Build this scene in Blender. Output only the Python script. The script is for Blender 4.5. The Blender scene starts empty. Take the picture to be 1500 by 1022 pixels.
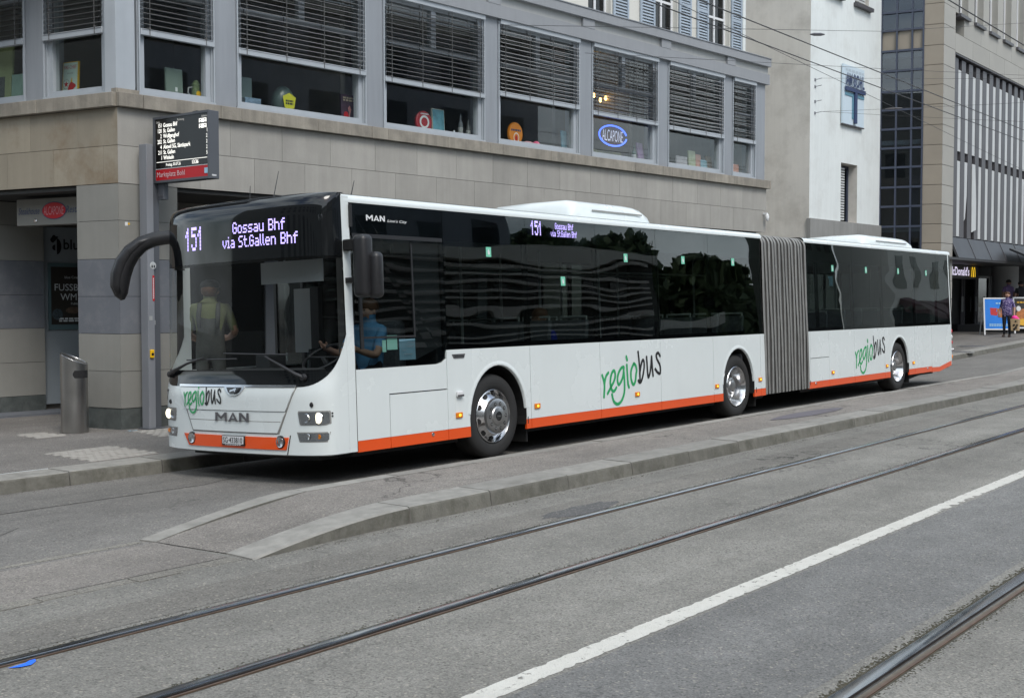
import bpy, bmesh, math, random
from mathutils import Vector, Matrix
random.seed(7)
R = math.radians
SC = bpy.context.scene
COL = SC.collection

# ------------------------------------------------------------------ camera, sky, sun, exposure
cd = bpy.data.cameras.new('camera'); cam = bpy.data.objects.new('camera', cd); COL.objects.link(cam)
cd.sensor_fit = 'HORIZONTAL'; cd.sensor_width = 36.0; cd.lens = 1770.34 * 36.0 / 1500.0
cd.clip_start = 0.1; cd.clip_end = 2000
CAM = Vector((-7.8878, -8.3997, 1.7858))
_yaw, _pit, _rol = .9131, -.0408, -.0005
_fw = Vector((math.sin(_yaw)*math.cos(_pit), math.cos(_yaw)*math.cos(_pit), math.sin(_pit)))
_rt = Vector((math.cos(_yaw), -math.sin(_yaw), 0)); _up = _rt.cross(_fw)
_r2 = _rt*math.cos(_rol) + _up*math.sin(_rol); _u2 = -_rt*math.sin(_rol) + _up*math.cos(_rol)
cam.matrix_world = Matrix(((_r2.x, _u2.x, -_fw.x, CAM.x), (_r2.y, _u2.y, -_fw.y, CAM.y), (_r2.z, _u2.z, -_fw.z, CAM.z), (0, 0, 0, 1)))
SC.camera = cam

SUN_EL, SUN_AZ = 52.0, 208.0          # azimuth clockwise from +Y; the light comes from behind the camera, left
w = bpy.data.worlds.new('World'); SC.world = w; w.use_nodes = True
nt = w.node_tree; nt.nodes.clear()
wo = nt.nodes.new('ShaderNodeOutputWorld'); bg = nt.nodes.new('ShaderNodeBackground')
sky = nt.nodes.new('ShaderNodeTexSky'); sky.sky_type = 'NISHITA'; sky.sun_disc = False
sky.sun_elevation = R(SUN_EL); sky.sun_rotation = R(SUN_AZ); sky.air_density = 1.0; sky.dust_density = 2.0
tc = nt.nodes.new('ShaderNodeTexCoord'); mp = nt.nodes.new('ShaderNodeMapping'); mp.inputs['Scale'].default_value = (1, 1, 2.6)
nz = nt.nodes.new('ShaderNodeTexNoise'); nz.inputs['Scale'].default_value = 2.3; nz.inputs['Detail'].default_value = 9; nz.inputs['Roughness'].default_value = .6
cr = nt.nodes.new('ShaderNodeValToRGB'); cr.color_ramp.elements[0].position = .40; cr.color_ramp.elements[1].position = .60
mx = nt.nodes.new('ShaderNodeMix'); mx.data_type = 'RGBA'; mx.inputs[7].default_value = (7.95, 8.85, 9.45, 1)
nt.links.new(tc.outputs['Generated'], mp.inputs['Vector']); nt.links.new(mp.outputs[0], nz.inputs['Vector'])
nt.links.new(nz.outputs['Fac'], cr.inputs[0]); nt.links.new(cr.outputs[0], mx.inputs[0])
nt.links.new(sky.outputs[0], mx.inputs[6]); nt.links.new(mx.outputs[2], bg.inputs[0])
bg.inputs[1].default_value = .105
nt.links.new(bg.outputs[0], wo.inputs[0])

sd = bpy.data.lights.new('sun', 'SUN'); sun = bpy.data.objects.new('sun', sd); COL.objects.link(sun)
sd.energy = 1.15; sd.angle = R(24); sd.color = (1.0, .975, .93)
_d = Vector((math.sin(R(SUN_AZ))*math.cos(R(SUN_EL)), math.cos(R(SUN_AZ))*math.cos(R(SUN_EL)), math.sin(R(SUN_EL))))
sun.rotation_euler = _d.to_track_quat('Z', 'Y').to_euler()

SC.view_settings.view_transform = 'Standard'; SC.view_settings.look = 'None'
SC.view_settings.exposure = 0.76; SC.view_settings.gamma = 1.0; SC.view_settings.use_curve_mapping = False
SC.render.engine = 'CYCLES'
SC.cycles.max_bounces = 10; SC.cycles.transparent_max_bounces = 24; SC.cycles.glossy_bounces = 5

# ------------------------------------------------------------------ helpers
class MB:
    """collects faces that become one mesh object"""
    def __init__(s): s.v = []; s.f = []
    def box(s, x0, x1, y0, y1, z0, z1):
        n = len(s.v)
        s.v += [(x0,y0,z0),(x1,y0,z0),(x1,y1,z0),(x0,y1,z0),(x0,y0,z1),(x1,y0,z1),(x1,y1,z1),(x0,y1,z1)]
        s.f += [tuple(n+i for i in q) for q in ((3,2,1,0),(4,5,6,7),(0,1,5,4),(1,2,6,5),(2,3,7,6),(3,0,4,7))]
        return s
    def tf(s, m, start=0):
        for i in range(start, len(s.v)): s.v[i] = tuple(m @ Vector(s.v[i]))
        return s
    def quad(s, a, b, c, d):
        n = len(s.v); s.v += [tuple(a), tuple(b), tuple(c), tuple(d)]; s.f.append((n, n+1, n+2, n+3)); return s
    def poly(s, pts):
        n = len(s.v); s.v += [tuple(p) for p in pts]; s.f.append(tuple(range(n, n+len(pts)))); return s
    def prism(s, pts, d):
        """polygon pts (3D, planar) extruded by vector d"""
        n = len(s.v); k = len(pts); d = Vector(d)
        s.v += [tuple(p) for p in pts] + [tuple(Vector(p)+d) for p in pts]
        s.f.append(tuple(range(n, n+k))); s.f.append(tuple(range(n+2*k-1, n+k-1, -1)))
        for i in range(k):
            j = (i+1) % k; s.f.append((n+j, n+i, n+k+i, n+k+j))
        return s
    def grid(s, rows):
        n = len(s.v); m = len(rows[0])
        for r in rows: s.v += [tuple(p) for p in r]
        for i in range(len(rows)-1):
            for j in range(m-1):
                s.f.append((n+i*m+j, n+i*m+j+1, n+(i+1)*m+j+1, n+(i+1)*m+j))
        return s
    def tube(s, pts, r, k=8, caps=True):
        """round tube along pts; r a number or a list"""
        pts = [Vector(p) for p in pts]; rr = r if isinstance(r, (list, tuple)) else [r]*len(pts)
        rows = []; ref = None
        for i, p in enumerate(pts):
            t = (pts[min(i+1, len(pts)-1)] - pts[max(i-1, 0)]).normalized()
            if ref is None:
                ref = Vector((0,0,1)) if abs(t.z) < .9 else Vector((1,0,0))
            a = t.cross(ref).normalized(); b = a.cross(t).normalized(); ref = b
            rows.append([p + (a*math.cos(q*2*math.pi/k) + b*math.sin(q*2*math.pi/k))*rr[i] for q in range(k)])
        n = len(s.v)
        for row in rows: s.v += [tuple(p) for p in row]
        for i in range(len(rows)-1):
            for q in range(k):
                s.f.append((n+i*k+q, n+i*k+(q+1)%k, n+(i+1)*k+(q+1)%k, n+(i+1)*k+q))
        if caps:
            s.f.append(tuple(n+q for q in range(k-1, -1, -1))); s.f.append(tuple(n+(len(rows)-1)*k+q for q in range(k)))
        return s
    def lathe(s, prof, k=32, axis='y', c=(0,0,0)):
        """prof: list of (radius, height along axis)"""
        n = len(s.v); c = Vector(c)
        for (r, h) in prof:
            for q in range(k):
                a = q*2*math.pi/k; x, y = r*math.cos(a), r*math.sin(a)
                p = {'y': (x, h, y), 'z': (x, y, h), 'x': (h, x, y)}[axis]
                s.v.append(tuple(Vector(p)+c))
        for i in range(len(prof)-1):
            for q in range(k):
                s.f.append((n+i*k+q, n+i*k+(q+1)%k, n+(i+1)*k+(q+1)%k, n+(i+1)*k+q))
        return s
    def ball(s, c, rx, ry, rz, k=12, m=8):
        prof_n = len(s.v); c = Vector(c)
        for i in range(m+1):
            t = math.pi*i/m
            for q in range(k):
                a = 2*math.pi*q/k
                s.v.append((c.x+rx*math.sin(t)*math.cos(a), c.y+ry*math.sin(t)*math.sin(a), c.z+rz*math.cos(t)))
        for i in range(m):
            for q in range(k):
                s.f.append((prof_n+i*k+q, prof_n+(i+1)*k+q, prof_n+(i+1)*k+(q+1)%k, prof_n+i*k+(q+1)%k))
        return s
    def mesh(s, name):
        me = bpy.data.meshes.new(name); me.from_pydata(s.v, [], s.f); me.update(); return me

def obj(name, mb, mat, parent=None, smooth=False, bevel=0, seg=2, ang=40, fixn=True):
    me = mb.mesh(name) if isinstance(mb, MB) else mb
    if isinstance(mb, MB) and fixn:
        b = bmesh.new(); b.from_mesh(me); bmesh.ops.recalc_face_normals(b, faces=b.faces); b.to_mesh(me); b.free()
    if mat and not me.materials:
        for m_ in (mat if isinstance(mat, (list, tuple)) else [mat]): me.materials.append(m_)
    o = bpy.data.objects.new(name, me); COL.objects.link(o)
    if parent: o.parent = parent
    if smooth:
        me.polygons.foreach_set('use_smooth', [True]*len(me.polygons))
        if smooth != 'all':
            try: me.set_sharp_from_angle(angle=R(ang))
            except Exception: pass
    if bevel:
        bv = o.modifiers.new('bevel', 'BEVEL'); bv.width = bevel; bv.segments = seg; bv.limit_method = 'ANGLE'; bv.angle_limit = R(35)
    return o
def thing(name, label, cat, loc=(0,0,0), rot=(0,0,0), group=None):
    o = bpy.data.objects.new(name, None); COL.objects.link(o); o.location = loc; o.rotation_euler = rot
    o.empty_display_size = .2
    return tag(o, label, cat, group)
def tag(o, label, cat, group=None, kind=None):
    o['label'] = label; o['category'] = cat
    if group: o['group'] = group
    if kind: o['kind'] = kind
    return o
def struct(o): o['kind'] = 'structure'; return o
def stuff(o): o['kind'] = 'stuff'; return o
def copy_obj(o, parent=None, loc=None):
    c = o.copy(); COL.objects.link(c)
    if parent: c.parent = parent
    if loc is not None: c.location = loc
    return c
def lin(c):
    f = lambda u: u/12.92 if u <= .04045 else ((u+.055)/1.055)**2.4
    return tuple(f(x/255) for x in c)

def mat(name, col, rough=.5, metal=0., noise=None, streak=0., rand=0., bump=None, coat=0., spec=.5, emit=None, grime=None):
    """procedural principled material. noise=(scale, amount), bump=(scale, distance), grime=(colour, amount, scale)"""
    m = bpy.data.materials.new(name); m.use_nodes = True; t = m.node_tree; N = t.nodes; L = t.links
    p = N['Principled BSDF']; p.inputs['Roughness'].default_value = rough; p.inputs['Metallic'].default_value = metal
    p.inputs['Specular IOR Level'].default_value = spec
    if coat: p.inputs['Coat Weight'].default_value = coat; p.inputs['Coat Roughness'].default_value = .04
    base = tuple(col)[:3] + (1,)
    p.inputs['Base Color'].default_value = base
    cur = None; pos = None
    def P():
        nonlocal pos
        if pos is None: pos = N.new('ShaderNodeNewGeometry').outputs['Position']
        return pos
    def value_mul(cur, fac_socket, amt):
        a = N.new('ShaderNodeMapRange'); a.inputs['To Min'].default_value = 1-amt; a.inputs['To Max'].default_value = 1+amt
        a.inputs['From Min'].default_value = .25; a.inputs['From Max'].default_value = .75
        L.new(fac_socket, a.inputs['Value'])
        mu = N.new('ShaderNodeMix'); mu.data_type = 'RGBA'; mu.blend_type = 'MULTIPLY'; mu.inputs[0].default_value = 1
        if cur is None: mu.inputs[6].default_value = base
        else: L.new(cur, mu.inputs[6])
        L.new(a.outputs[0], mu.inputs[7]); return mu.outputs[2]
    if noise:
        n = N.new('ShaderNodeTexNoise'); n.inputs['Scale'].default_value = noise[0]; n.inputs['Detail'].default_value = 6
        n.inputs['Roughness'].default_value = .62; L.new(P(), n.inputs['Vector']); cur = value_mul(cur, n.outputs['Fac'], noise[1])
        rr = N.new('ShaderNodeMapRange'); rr.inputs['To Min'].default_value = max(.02, rough-.1); rr.inputs['To Max'].default_value = min(1, rough+.1)
        L.new(n.outputs['Fac'], rr.inputs['Value']); L.new(rr.outputs[0], p.inputs['Roughness'])
    if streak:
        mp = N.new('ShaderNodeMapping'); mp.inputs['Scale'].default_value = (5, 5, .35); L.new(P(), mp.inputs['Vector'])
        n = N.new('ShaderNodeTexNoise'); n.inputs['Scale'].default_value = 1.6; n.inputs['Detail'].default_value = 7; n.inputs['Roughness'].default_value = .65
        L.new(mp.outputs[0], n.inputs['Vector']); cur = value_mul(cur, n.outputs['Fac'], streak)
    if rand:
        oi = N.new('ShaderNodeObjectInfo'); a = N.new('ShaderNodeMapRange'); a.inputs['To Min'].default_value = .25; a.inputs['To Max'].default_value = .75
        L.new(oi.outputs['Random'], a.inputs['Value']); cur = value_mul(cur, a.outputs[0], rand)
    if grime:
        n = N.new('ShaderNodeTexNoise'); n.inputs['Scale'].default_value = grime[2]; n.inputs['Detail'].default_value = 8; n.inputs['Roughness'].default_value = .7
        L.new(P(), n.inputs['Vector'])
        r = N.new('ShaderNodeMapRange'); r.inputs['From Min'].default_value = .48; r.inputs['From Max'].default_value = .72
        r.inputs['To Max'].default_value = grime[1]; L.new(n.outputs['Fac'], r.inputs['Value'])
        mu = N.new('ShaderNodeMix'); mu.data_type = 'RGBA'; L.new(r.outputs[0], mu.inputs[0])
        if cur is None: mu.inputs[6].default_value = base
        else: L.new(cur, mu.inputs[6])
        mu.inputs[7].default_value = tuple(grime[0])+(1,); cur = mu.outputs[2]
    if cur is not None: L.new(cur, p.inputs['Base Color'])
    if bump:
        n = N.new('ShaderNodeTexNoise'); n.inputs['Scale'].default_value = bump[0]; n.inputs['Detail'].default_value = 5
        L.new(P(), n.inputs['Vector']); b = N.new('ShaderNodeBump'); b.inputs['Distance'].default_value = bump[1]; b.inputs['Strength'].default_value = .8
        L.new(n.outputs['Fac'], b.inputs['Height']); L.new(b.outputs[0], p.inputs['Normal'])
    if emit:
        p.inputs['Emission Color'].default_value = tuple(emit[0])+(1,); p.inputs['Emission Strength'].default_value = emit[1]
    return m

def glass(name, tint, ior=1.5, wave=None, rough=.0):
    """thin pane: transmits tinted, reflects by Fresnel; wave=(scale xyz, distance) bends reflections"""
    m = bpy.data.materials.new(name); m.use_nodes = True; t = m.node_tree; N = t.nodes; L = t.links
    N.remove(N['Principled BSDF']); out = N['Material Output']
    tr = N.new('ShaderNodeBsdfTransparent'); tr.inputs[0].default_value = tuple(tint)+(1,)
    gl = N.new('ShaderNodeBsdfGlossy'); gl.inputs['Roughness'].default_value = rough; gl.inputs[0].default_value = (1,1,1,1)
    f0 = ((ior-1)/(ior+1))**2; gi = N.new('ShaderNodeNewGeometry')      # Schlick, the same from both faces
    dt = N.new('ShaderNodeVectorMath'); dt.operation = 'DOT_PRODUCT'; L.new(gi.outputs['Normal'], dt.inputs[0]); L.new(gi.outputs['Incoming'], dt.inputs[1])
    def mth(op, a, b):
        x = N.new('ShaderNodeMath'); x.operation = op
        for i_, s_ in enumerate((a, b)):
            if s_ is None: continue
            if isinstance(s_, (int, float)): x.inputs[i_].default_value = s_
            else: L.new(s_, x.inputs[i_])
        return x.outputs[0]
    pw = mth('POWER', mth('SUBTRACT', 1.0, mth('ABSOLUTE', dt.outputs['Value'], None)), 5.0)
    fac = mth('ADD', mth('MULTIPLY', pw, 1-f0), f0)
    mx = N.new('ShaderNodeMixShader'); L.new(fac, mx.inputs[0]); L.new(tr.outputs[0], mx.inputs[1]); L.new(gl.outputs[0], mx.inputs[2])
    if wave:
        g = N.new('ShaderNodeNewGeometry'); mp = N.new('ShaderNodeMapping'); mp.inputs['Scale'].default_value = wave[0]; L.new(g.outputs['Position'], mp.inputs['Vector'])
        n = N.new('ShaderNodeTexNoise'); n.inputs['Scale'].default_value = 1; n.inputs['Detail'].default_value = .5; L.new(mp.outputs[0], n.inputs['Vector'])
        b = N.new('ShaderNodeBump'); b.inputs['Distance'].default_value = wave[1]; b.inputs['Strength'].default_value = 1; L.new(n.outputs['Fac'], b.inputs['Height'])
        L.new(b.outputs[0], gl.inputs['Normal'])
    L.new(mx.outputs[0], out.inputs['Surface']); return m

# flat lettering -----------------------------------------------------
_tc = {}
def glyphs(text, bold=0.):
    key = (text, bold)
    if key in _tc: return _tc[key]
    c = bpy.data.curves.new('lettering', 'FONT'); c.body = text; c.offset = bold; c.resolution_u = 3; c.fill_mode = 'FRONT'
    o = bpy.data.objects.new('lettering', c); me = bpy.data.meshes.new_from_object(o)
    V = [tuple(v.co)[:2] for v in me.vertices]; F = [tuple(p.vertices) for p in me.polygons]
    bpy.data.objects.remove(o); bpy.data.curves.remove(c); bpy.data.meshes.remove(me)
    _tc[key] = (V, F); return V, F
def add_text(mb, text, box, fn, bold=0., shear=0.):
    """text fitted into box (x0,x1,y0,y1), fn(x,y)->3D"""
    V, F = glyphs(text, bold)
    if not V: return mb
    xs = [v[0]+shear*v[1] for v in V]; ys = [v[1] for v in V]; x0, x1, y0, y1 = box
    ax, bx, ay, by = min(xs), max(xs), min(ys), max(ys); n = len(mb.v)
    for (x, y), sx in zip(V, xs):
        mb.v.append(tuple(fn(x0+(sx-ax)/(bx-ax)*(x1-x0), y0+(y-ay)/(by-ay)*(y1-y0))))
    mb.f += [tuple(n+i for i in f) for f in F]; return mb
def add_bars(mb, box, fn, rows, n):
    """print too small to read: rows of little blocks"""
    x0, x1, y0, y1 = box; rh = (y1-y0)/rows
    for r in range(rows):
        x = x0; k = 0
        while x < x1-1e-4:
            l = min((x1-x0)/n*(.55+.35*((k*7+r*3) % 5)/4), x1-x); z = y0+r*rh
            mb.quad(fn(x, z+rh*.1), fn(x+l, z+rh*.1), fn(x+l, z+rh*.8), fn(x, z+rh*.8)); x += l+(x1-x0)/n*.18; k += 1
    return mb
def add_text_h(mb, text, x, y, h, fn, bold=0., wscale=1., align='l'):
    """text at a cap height h from x,y, natural width"""
    V, F = glyphs(text, bold)
    if not V: return mb
    sc = h/.69; xs = [v[0] for v in V]; wd = (max(xs))*sc*wscale; off = {'l': 0, 'c': -wd/2, 'r': -wd}[align]; n = len(mb.v)
    for (vx, vy) in V: mb.v.append(tuple(fn(x+off+vx*sc*wscale, y+vy*sc)))
    mb.f += [tuple(n+i for i in f) for f in F]; return mb
def smooth_line(p, k=6):
    if len(p) < 3: return p
    q = [p[0]] + list(p) + [p[-1]]; o = []
    for i in range(1, len(q)-2):
        a, b, c, d = q[i-1], q[i], q[i+1], q[i+2]
        for j in range(k):
            t = j/k; o.append(tuple(.5*((2*b[m])+(-a[m]+c[m])*t+(2*a[m]-5*b[m]+4*c[m]-d[m])*t*t+(-a[m]+3*b[m]-3*c[m]+d[m])*t**3) for m in (0,1)))
    o.append(tuple(p[-1])); return o
def add_stroke(mb, pts, wd, fn, lift):
    p = smooth_line(pts); n = len(mb.v); k = len(p)
    for i in range(k):
        a = p[max(i-1, 0)]; b = p[min(i+1, k-1)]; dx, dy = b[0]-a[0], b[1]-a[1]; l = math.hypot(dx, dy) or 1
        nx, ny = -dy/l*wd/2, dx/l*wd/2
        mb.v.append(tuple(fn(p[i][0]+nx, p[i][1]+ny, lift))); mb.v.append(tuple(fn(p[i][0]-nx, p[i][1]-ny, lift)))
    for i in range(k-1): mb.f.append((n+2*i, n+2*i+1, n+2*i+3, n+2*i+2))
    for e, s_ in ((0, 0), (k-1, 1)):
        m0 = len(mb.v)
        for q in range(10):
            a = q*2*math.pi/10; mb.v.append(tuple(fn(p[e][0]+math.cos(a)*wd/2, p[e][1]+math.sin(a)*wd/2, lift+.0002)))
        mb.f.append(tuple(range(m0, m0+10)))
    return mb
PIX = {'1': ['00100','01100','10100','00100','00100','00100','00100'], '5': ['11111','10000','11110','00001','00001','10001','01110'],
 'G': ['01110','10001','10000','10111','10001','10001','01110'], 'o': ['00000','00000','01110','10001','10001','10001','01110'],
 's': ['00000','00000','01111','10000','01110','00001','11110'], 'a': ['00000','00000','01110','00001','01111','10001','01111'],
 'u': ['00000','00000','10001','10001','10001','10001','01111'], 'B': ['11110','10001','10001','11110','10001','10001','11110'],
 'h': ['10000','10000','11110','10001','10001','10001','10001'], 'f': ['00110','01000','11110','01000','01000','01000','01000'],
 'v': ['00000','00000','10001','10001','10001','01010','00100'], 'i': ['010','000','110','010','010','010','111'],
 'S': ['01111','10000','10000','01110','00001','00001','11110'], 't': ['0100','0100','1111','0100','0100','0100','0011'],
 '.': ['0','0','0','0','0','0','1'], 'l': ['10','10','10','10','10','10','01'], 'e': ['00000','00000','01110','10001','11111','10000','01110'],
 'n': ['00000','00000','11110','10001','10001','10001','10001'], ' ': ['000']*7}
def add_led(mb, text, box, fn):
    x0, x1, y0, y1 = box; tot = sum(len(PIX[c][0])+1 for c in text)-1; pw = (x1-x0)/tot; ph = (y1-y0)/7; x = x0
    for c in text:
        g = PIX[c]
        for r in range(7):
            for q, b in enumerate(g[r]):
                if b == '1':
                    ax, ay = x+q*pw, y1-(r+1)*ph; e = .06
                    mb.quad(fn(ax-pw*.04, ay+ph*e), fn(ax+pw*1.04, ay+ph*e), fn(ax+pw*1.04, ay+ph*(1-e)), fn(ax-pw*.04, ay+ph*(1-e)))
        x += (len(g[0])+1)*pw
    return mb

# ------------------------------------------------------------------ materials
def asphalt(name, col, warm=.0, crack=.5, worn=None):
    m = bpy.data.materials.new(name); m.use_nodes = True; t = m.node_tree; N = t.nodes; L = t.links
    p = N['Principled BSDF']; p.inputs['Roughness'].default_value = .88; p.inputs['Specular IOR Level'].default_value = .35
    pos = N.new('ShaderNodeNewGeometry').outputs['Position']
    def nz(sc, det=4, rough=.6, stretch=None):
        n = N.new('ShaderNodeTexNoise'); n.inputs['Scale'].default_value = sc; n.inputs['Detail'].default_value = det; n.inputs['Roughness'].default_value = rough
        if stretch:
            mp = N.new('ShaderNodeMapping'); mp.inputs['Scale'].default_value = stretch; L.new(pos, mp.inputs['Vector']); L.new(mp.outputs[0], n.inputs['Vector'])
        else: L.new(pos, n.inputs['Vector'])
        return n.outputs['Fac']
    def rng(s, a, b, c, d):
        r = N.new('ShaderNodeMapRange'); r.inputs['From Min'].default_value = a; r.inputs['From Max'].default_value = b
        r.inputs['To Min'].default_value = c; r.inputs['To Max'].default_value = d; L.new(s, r.inputs['Value']); return r.outputs[0]
    def mul(cur, s):
        x = N.new('ShaderNodeMix'); x.data_type = 'RGBA'; x.blend_type = 'MULTIPLY'; x.inputs[0].default_value = 1
        L.new(cur, x.inputs[6]); L.new(s, x.inputs[7]); return x.outputs[2]
    def mixc(cur, fac, c2):
        x = N.new('ShaderNodeMix'); x.data_type = 'RGBA'; L.new(fac, x.inputs[0]); L.new(cur, x.inputs[6]); x.inputs[7].default_value = tuple(c2)+(1,); return x.outputs[2]
    rgb = N.new('ShaderNodeRGB'); rgb.outputs[0].default_value = tuple(col)+(1,); cur = rgb.outputs[0]
    cur = mul(cur, rng(nz(.5, 5, .6, (.25, 1.5, 1)), .3, .7, .76, 1.2))          # wheel tracks along the street
    cur = mul(cur, rng(nz(2.2, 6, .7), .3, .7, .86, 1.12))
    cur = mixc(cur, rng(nz(.9, 6, .7, (.5, 1, 1)), .50, .72, 0, .55), tuple(c*.60 for c in col))
    v = N.new('ShaderNodeTexVoronoi'); v.inputs['Scale'].default_value = 110; L.new(pos, v.inputs['Vector'])   # aggregate
    sx = N.new('ShaderNodeSeparateColor'); L.new(v.outputs['Color'], sx.inputs[0])
    cur = mul(cur, rng(sx.outputs[0], 0, 1, .74, 1.26))
    v2 = N.new('ShaderNodeTexVoronoi'); v2.inputs['Scale'].default_value = 85; L.new(pos, v2.inputs['Vector'])
    s2 = N.new('ShaderNodeSeparateColor'); L.new(v2.outputs['Color'], s2.inputs[0])
    cur = mixc(cur, rng(s2.outputs[1], .955, .965, 0, .32), lin((190, 182, 168)))   # pale stones
    cur = mixc(cur, rng(s2.outputs[2], .95, .96, 0, .6), tuple(c*.35 for c in col))
    gum = N.new('ShaderNodeTexVoronoi'); gum.inputs['Scale'].default_value = 3.1; L.new(pos, gum.inputs['Vector'])
    cur = mixc(cur, rng(gum.outputs['Distance'], .045, .06, .5, 0), tuple(c*.5 for c in col))
    if crack:
        ad = N.new('ShaderNodeVectorMath'); ad.operation = 'ADD'; n3 = N.new('ShaderNodeTexNoise'); n3.inputs['Scale'].default_value = 2.5; n3.inputs['Detail'].default_value = 6; L.new(pos, n3.inputs['Vector'])
        L.new(pos, ad.inputs[0]); L.new(n3.outputs['Color'], ad.inputs[1])
        ve = N.new('ShaderNodeTexVoronoi'); ve.feature = 'DISTANCE_TO_EDGE'; ve.inputs['Scale'].default_value = .33; L.new(ad.outputs[0], ve.inputs['Vector'])
        a = rng(ve.outputs['Distance'], .003, .007, 1, 0); b = rng(nz(.35, 2), .47, .56, 0, crack)
        mm = N.new('ShaderNodeMath'); mm.operation = 'MULTIPLY'; L.new(a, mm.inputs[0]); L.new(b, mm.inputs[1])
        cur = mixc(cur, mm.outputs[0], tuple(c*.25 for c in col))
    L.new(cur, p.inputs['Base Color'])
    b1 = N.new('ShaderNodeBump'); b1.inputs['Distance'].default_value = .006; b1.inputs['Strength'].default_value = .9; L.new(v.outputs['Distance'], b1.inputs['Height'])
    b2 = N.new('ShaderNodeBump'); b2.inputs['Distance'].default_value = .01; L.new(nz(18, 5), b2.inputs['Height']); L.new(b1.outputs[0], b2.inputs['Normal'])
    L.new(b2.outputs[0], p.inputs['Normal']); return m

M = {}
M['road'] = asphalt('road_asphalt', (.218, .210, .190))
M['lane'] = asphalt('bus_lane_asphalt', (.178, .170, .158), crack=.3)
M['pave'] = asphalt('pavement_asphalt', (.190, .178, .165), crack=.0)
M['isl'] = asphalt('island_asphalt', (.225, .207, .188), crack=.7)
M['patch'] = asphalt('repair_asphalt', (.115, .113, .112), crack=0)
M['kerb'] = mat('kerb_granite', (.250, .240, .218), .8, noise=(9, .22), rand=.10, bump=(60, .004), grime=((.125, .12, .105), .6, 3.0))
M['kerbface'] = mat('shaded_soiled_kerb_face', (.150, .145, .125), .85, noise=(7, .25), rand=.12, bump=(55, .005), streak=.15, grime=((.070, .068, .050), .85, 4.5))  # upright kerb faces: base colour darkened for shade as well as dirt
M['paver'] = mat('light_concrete_paver', (.345, .325, .295), .85, noise=(6, .12), bump=(50, .003))
M['dirt'] = mat('joint_dirt', (.055, .050, .034), .95, noise=(14, .5), bump=(30, .02))
M['railtop'] = mat('polished_rail_steel', (.50, .53, .58), .16, 1., noise=(5, .12))
M['railside'] = mat('rusty_rail_steel', (.13, .085, .06), .6, .4, noise=(12, .4))
M['groove'] = mat('rail_groove', (.115, .098, .075), .8, noise=(15, .3))
M['blueink'] = mat('blue_spray_paint', lin((30, 110, 245)), .6)
M['stone'] = mat('facade_sandstone', (.335, .322, .294), .8, noise=(1.7, .11), streak=.09, rand=.07, bump=(45, .002))
M['stonewarm'] = mat('stained_sandstone', (.300, .265, .205), .8, noise=(1.1, .12), streak=.08, rand=.10, bump=(45, .002), grime=((.185, .125, .070), .8, 1.3))
M['stonegrey'] = mat('pillar_stone', (.235, .232, .212), .78, noise=(1.6, .09), streak=.04, rand=.05, bump=(45, .002))
M['stoneblue'] = mat('blue_grey_panel', (.130, .140, .158), .7, noise=(1.6, .07), rand=.04, bump=(45, .001), grime=((.24, .24, .25), .35, 5))
M['plinth'] = mat('dark_plinth_stone', (.075, .085, .082), .55, noise=(7, .3), bump=(40, .002), grime=((.16, .17, .165), .5, 4))
M['ledge'] = mat('weathered_ledge_stone', (.270, .245, .205), .85, noise=(3, .13), streak=.26, rand=.05, bump=(40, .004), grime=((.11, .10, .085), .6, 2.2))
M['fascia'] = mat('grey_fascia_paint', (.265, .275, .290), .55, noise=(1.2, .05), streak=.06, rand=.02)
M['fascia2'] = mat('pale_fascia_panel', (.36, .37, .365), .6, noise=(1.2, .05), streak=.08)
M['frame'] = mat('window_frame_paint', (.37, .40, .43), .38, noise=(2, .06), streak=.05)
M['pilaster'] = mat('pilaster_paint', (.255, .272, .295), .5, noise=(1.5, .04), streak=.10)
M['slat'] = mat('blind_slat', (.27, .275, .28), .45, .2, noise=(3, .08), rand=.08)
M['cord'] = mat('blind_cord', (.10, .10, .10), .8)
M['room'] = mat('room_wall', (.24, .215, .19), .9, noise=(.8, .25))
M['roomfloor'] = mat('room_floor', (.07, .055, .045), .8)
M['pane'] = glass('window_pane', (.93, .95, .94), 1.52)
M['paneb'] = glass('dark_pane', (.30, .32, .34), 1.5)
M['panemix'] = glass('tower_pane', (.55, .60, .64), 1.75)
M['dark'] = mat('dark_void', (.012, .012, .013), .8)
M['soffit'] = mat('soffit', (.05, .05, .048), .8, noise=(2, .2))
M['white_pl'] = mat('white_render_plaster', (.69, .725, .715), .85, noise=(.9, .04), streak=.05, bump=(55, .003), grime=((.45, .45, .42), .35, 1.0))
M['dirty_pl'] = mat('stained_render_plaster', (.62, .595, .55), .9, noise=(.5, .10), streak=.05, bump=(30, .004), grime=((.30, .275, .24), .6, .55))
M['cream_pl'] = mat('cream_plaster', (.62, .61, .56), .85, noise=(1, .05))
M['shutter'] = mat('blue_grey_shutter', (.345, .405, .47), .55, noise=(3, .08), rand=.05)
M['basegrey'] = mat('grey_base_stone', (.25, .25, .24), .8, noise=(1.3, .15), streak=.12, rand=.08)
M['navy'] = mat('navy_mullion', (.045, .055, .085), .4)
M['mstone'] = mat('brown_tower_stone', (.265, .232, .188), .75, noise=(1.3, .08), rand=.05, bump=(30, .002))
M['mstone2'] = mat('grey_tower_stone', (.345, .335, .305), .75, noise=(1.3, .06), rand=.04, bump=(30, .002))
M['fin'] = mat('dark_fin_metal', (.075, .072, .078), .5, noise=(2, .1))
M['sheet'] = mat('white_blind_sheet', (.52, .535, .535), .7, noise=(1.5, .06))
M['canopy'] = mat('dark_canopy', (.045, .046, .05), .5, noise=(2, .15))
M['concrete'] = mat('pale_concrete', (.34, .35, .35), .75, noise=(2, .08))
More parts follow.
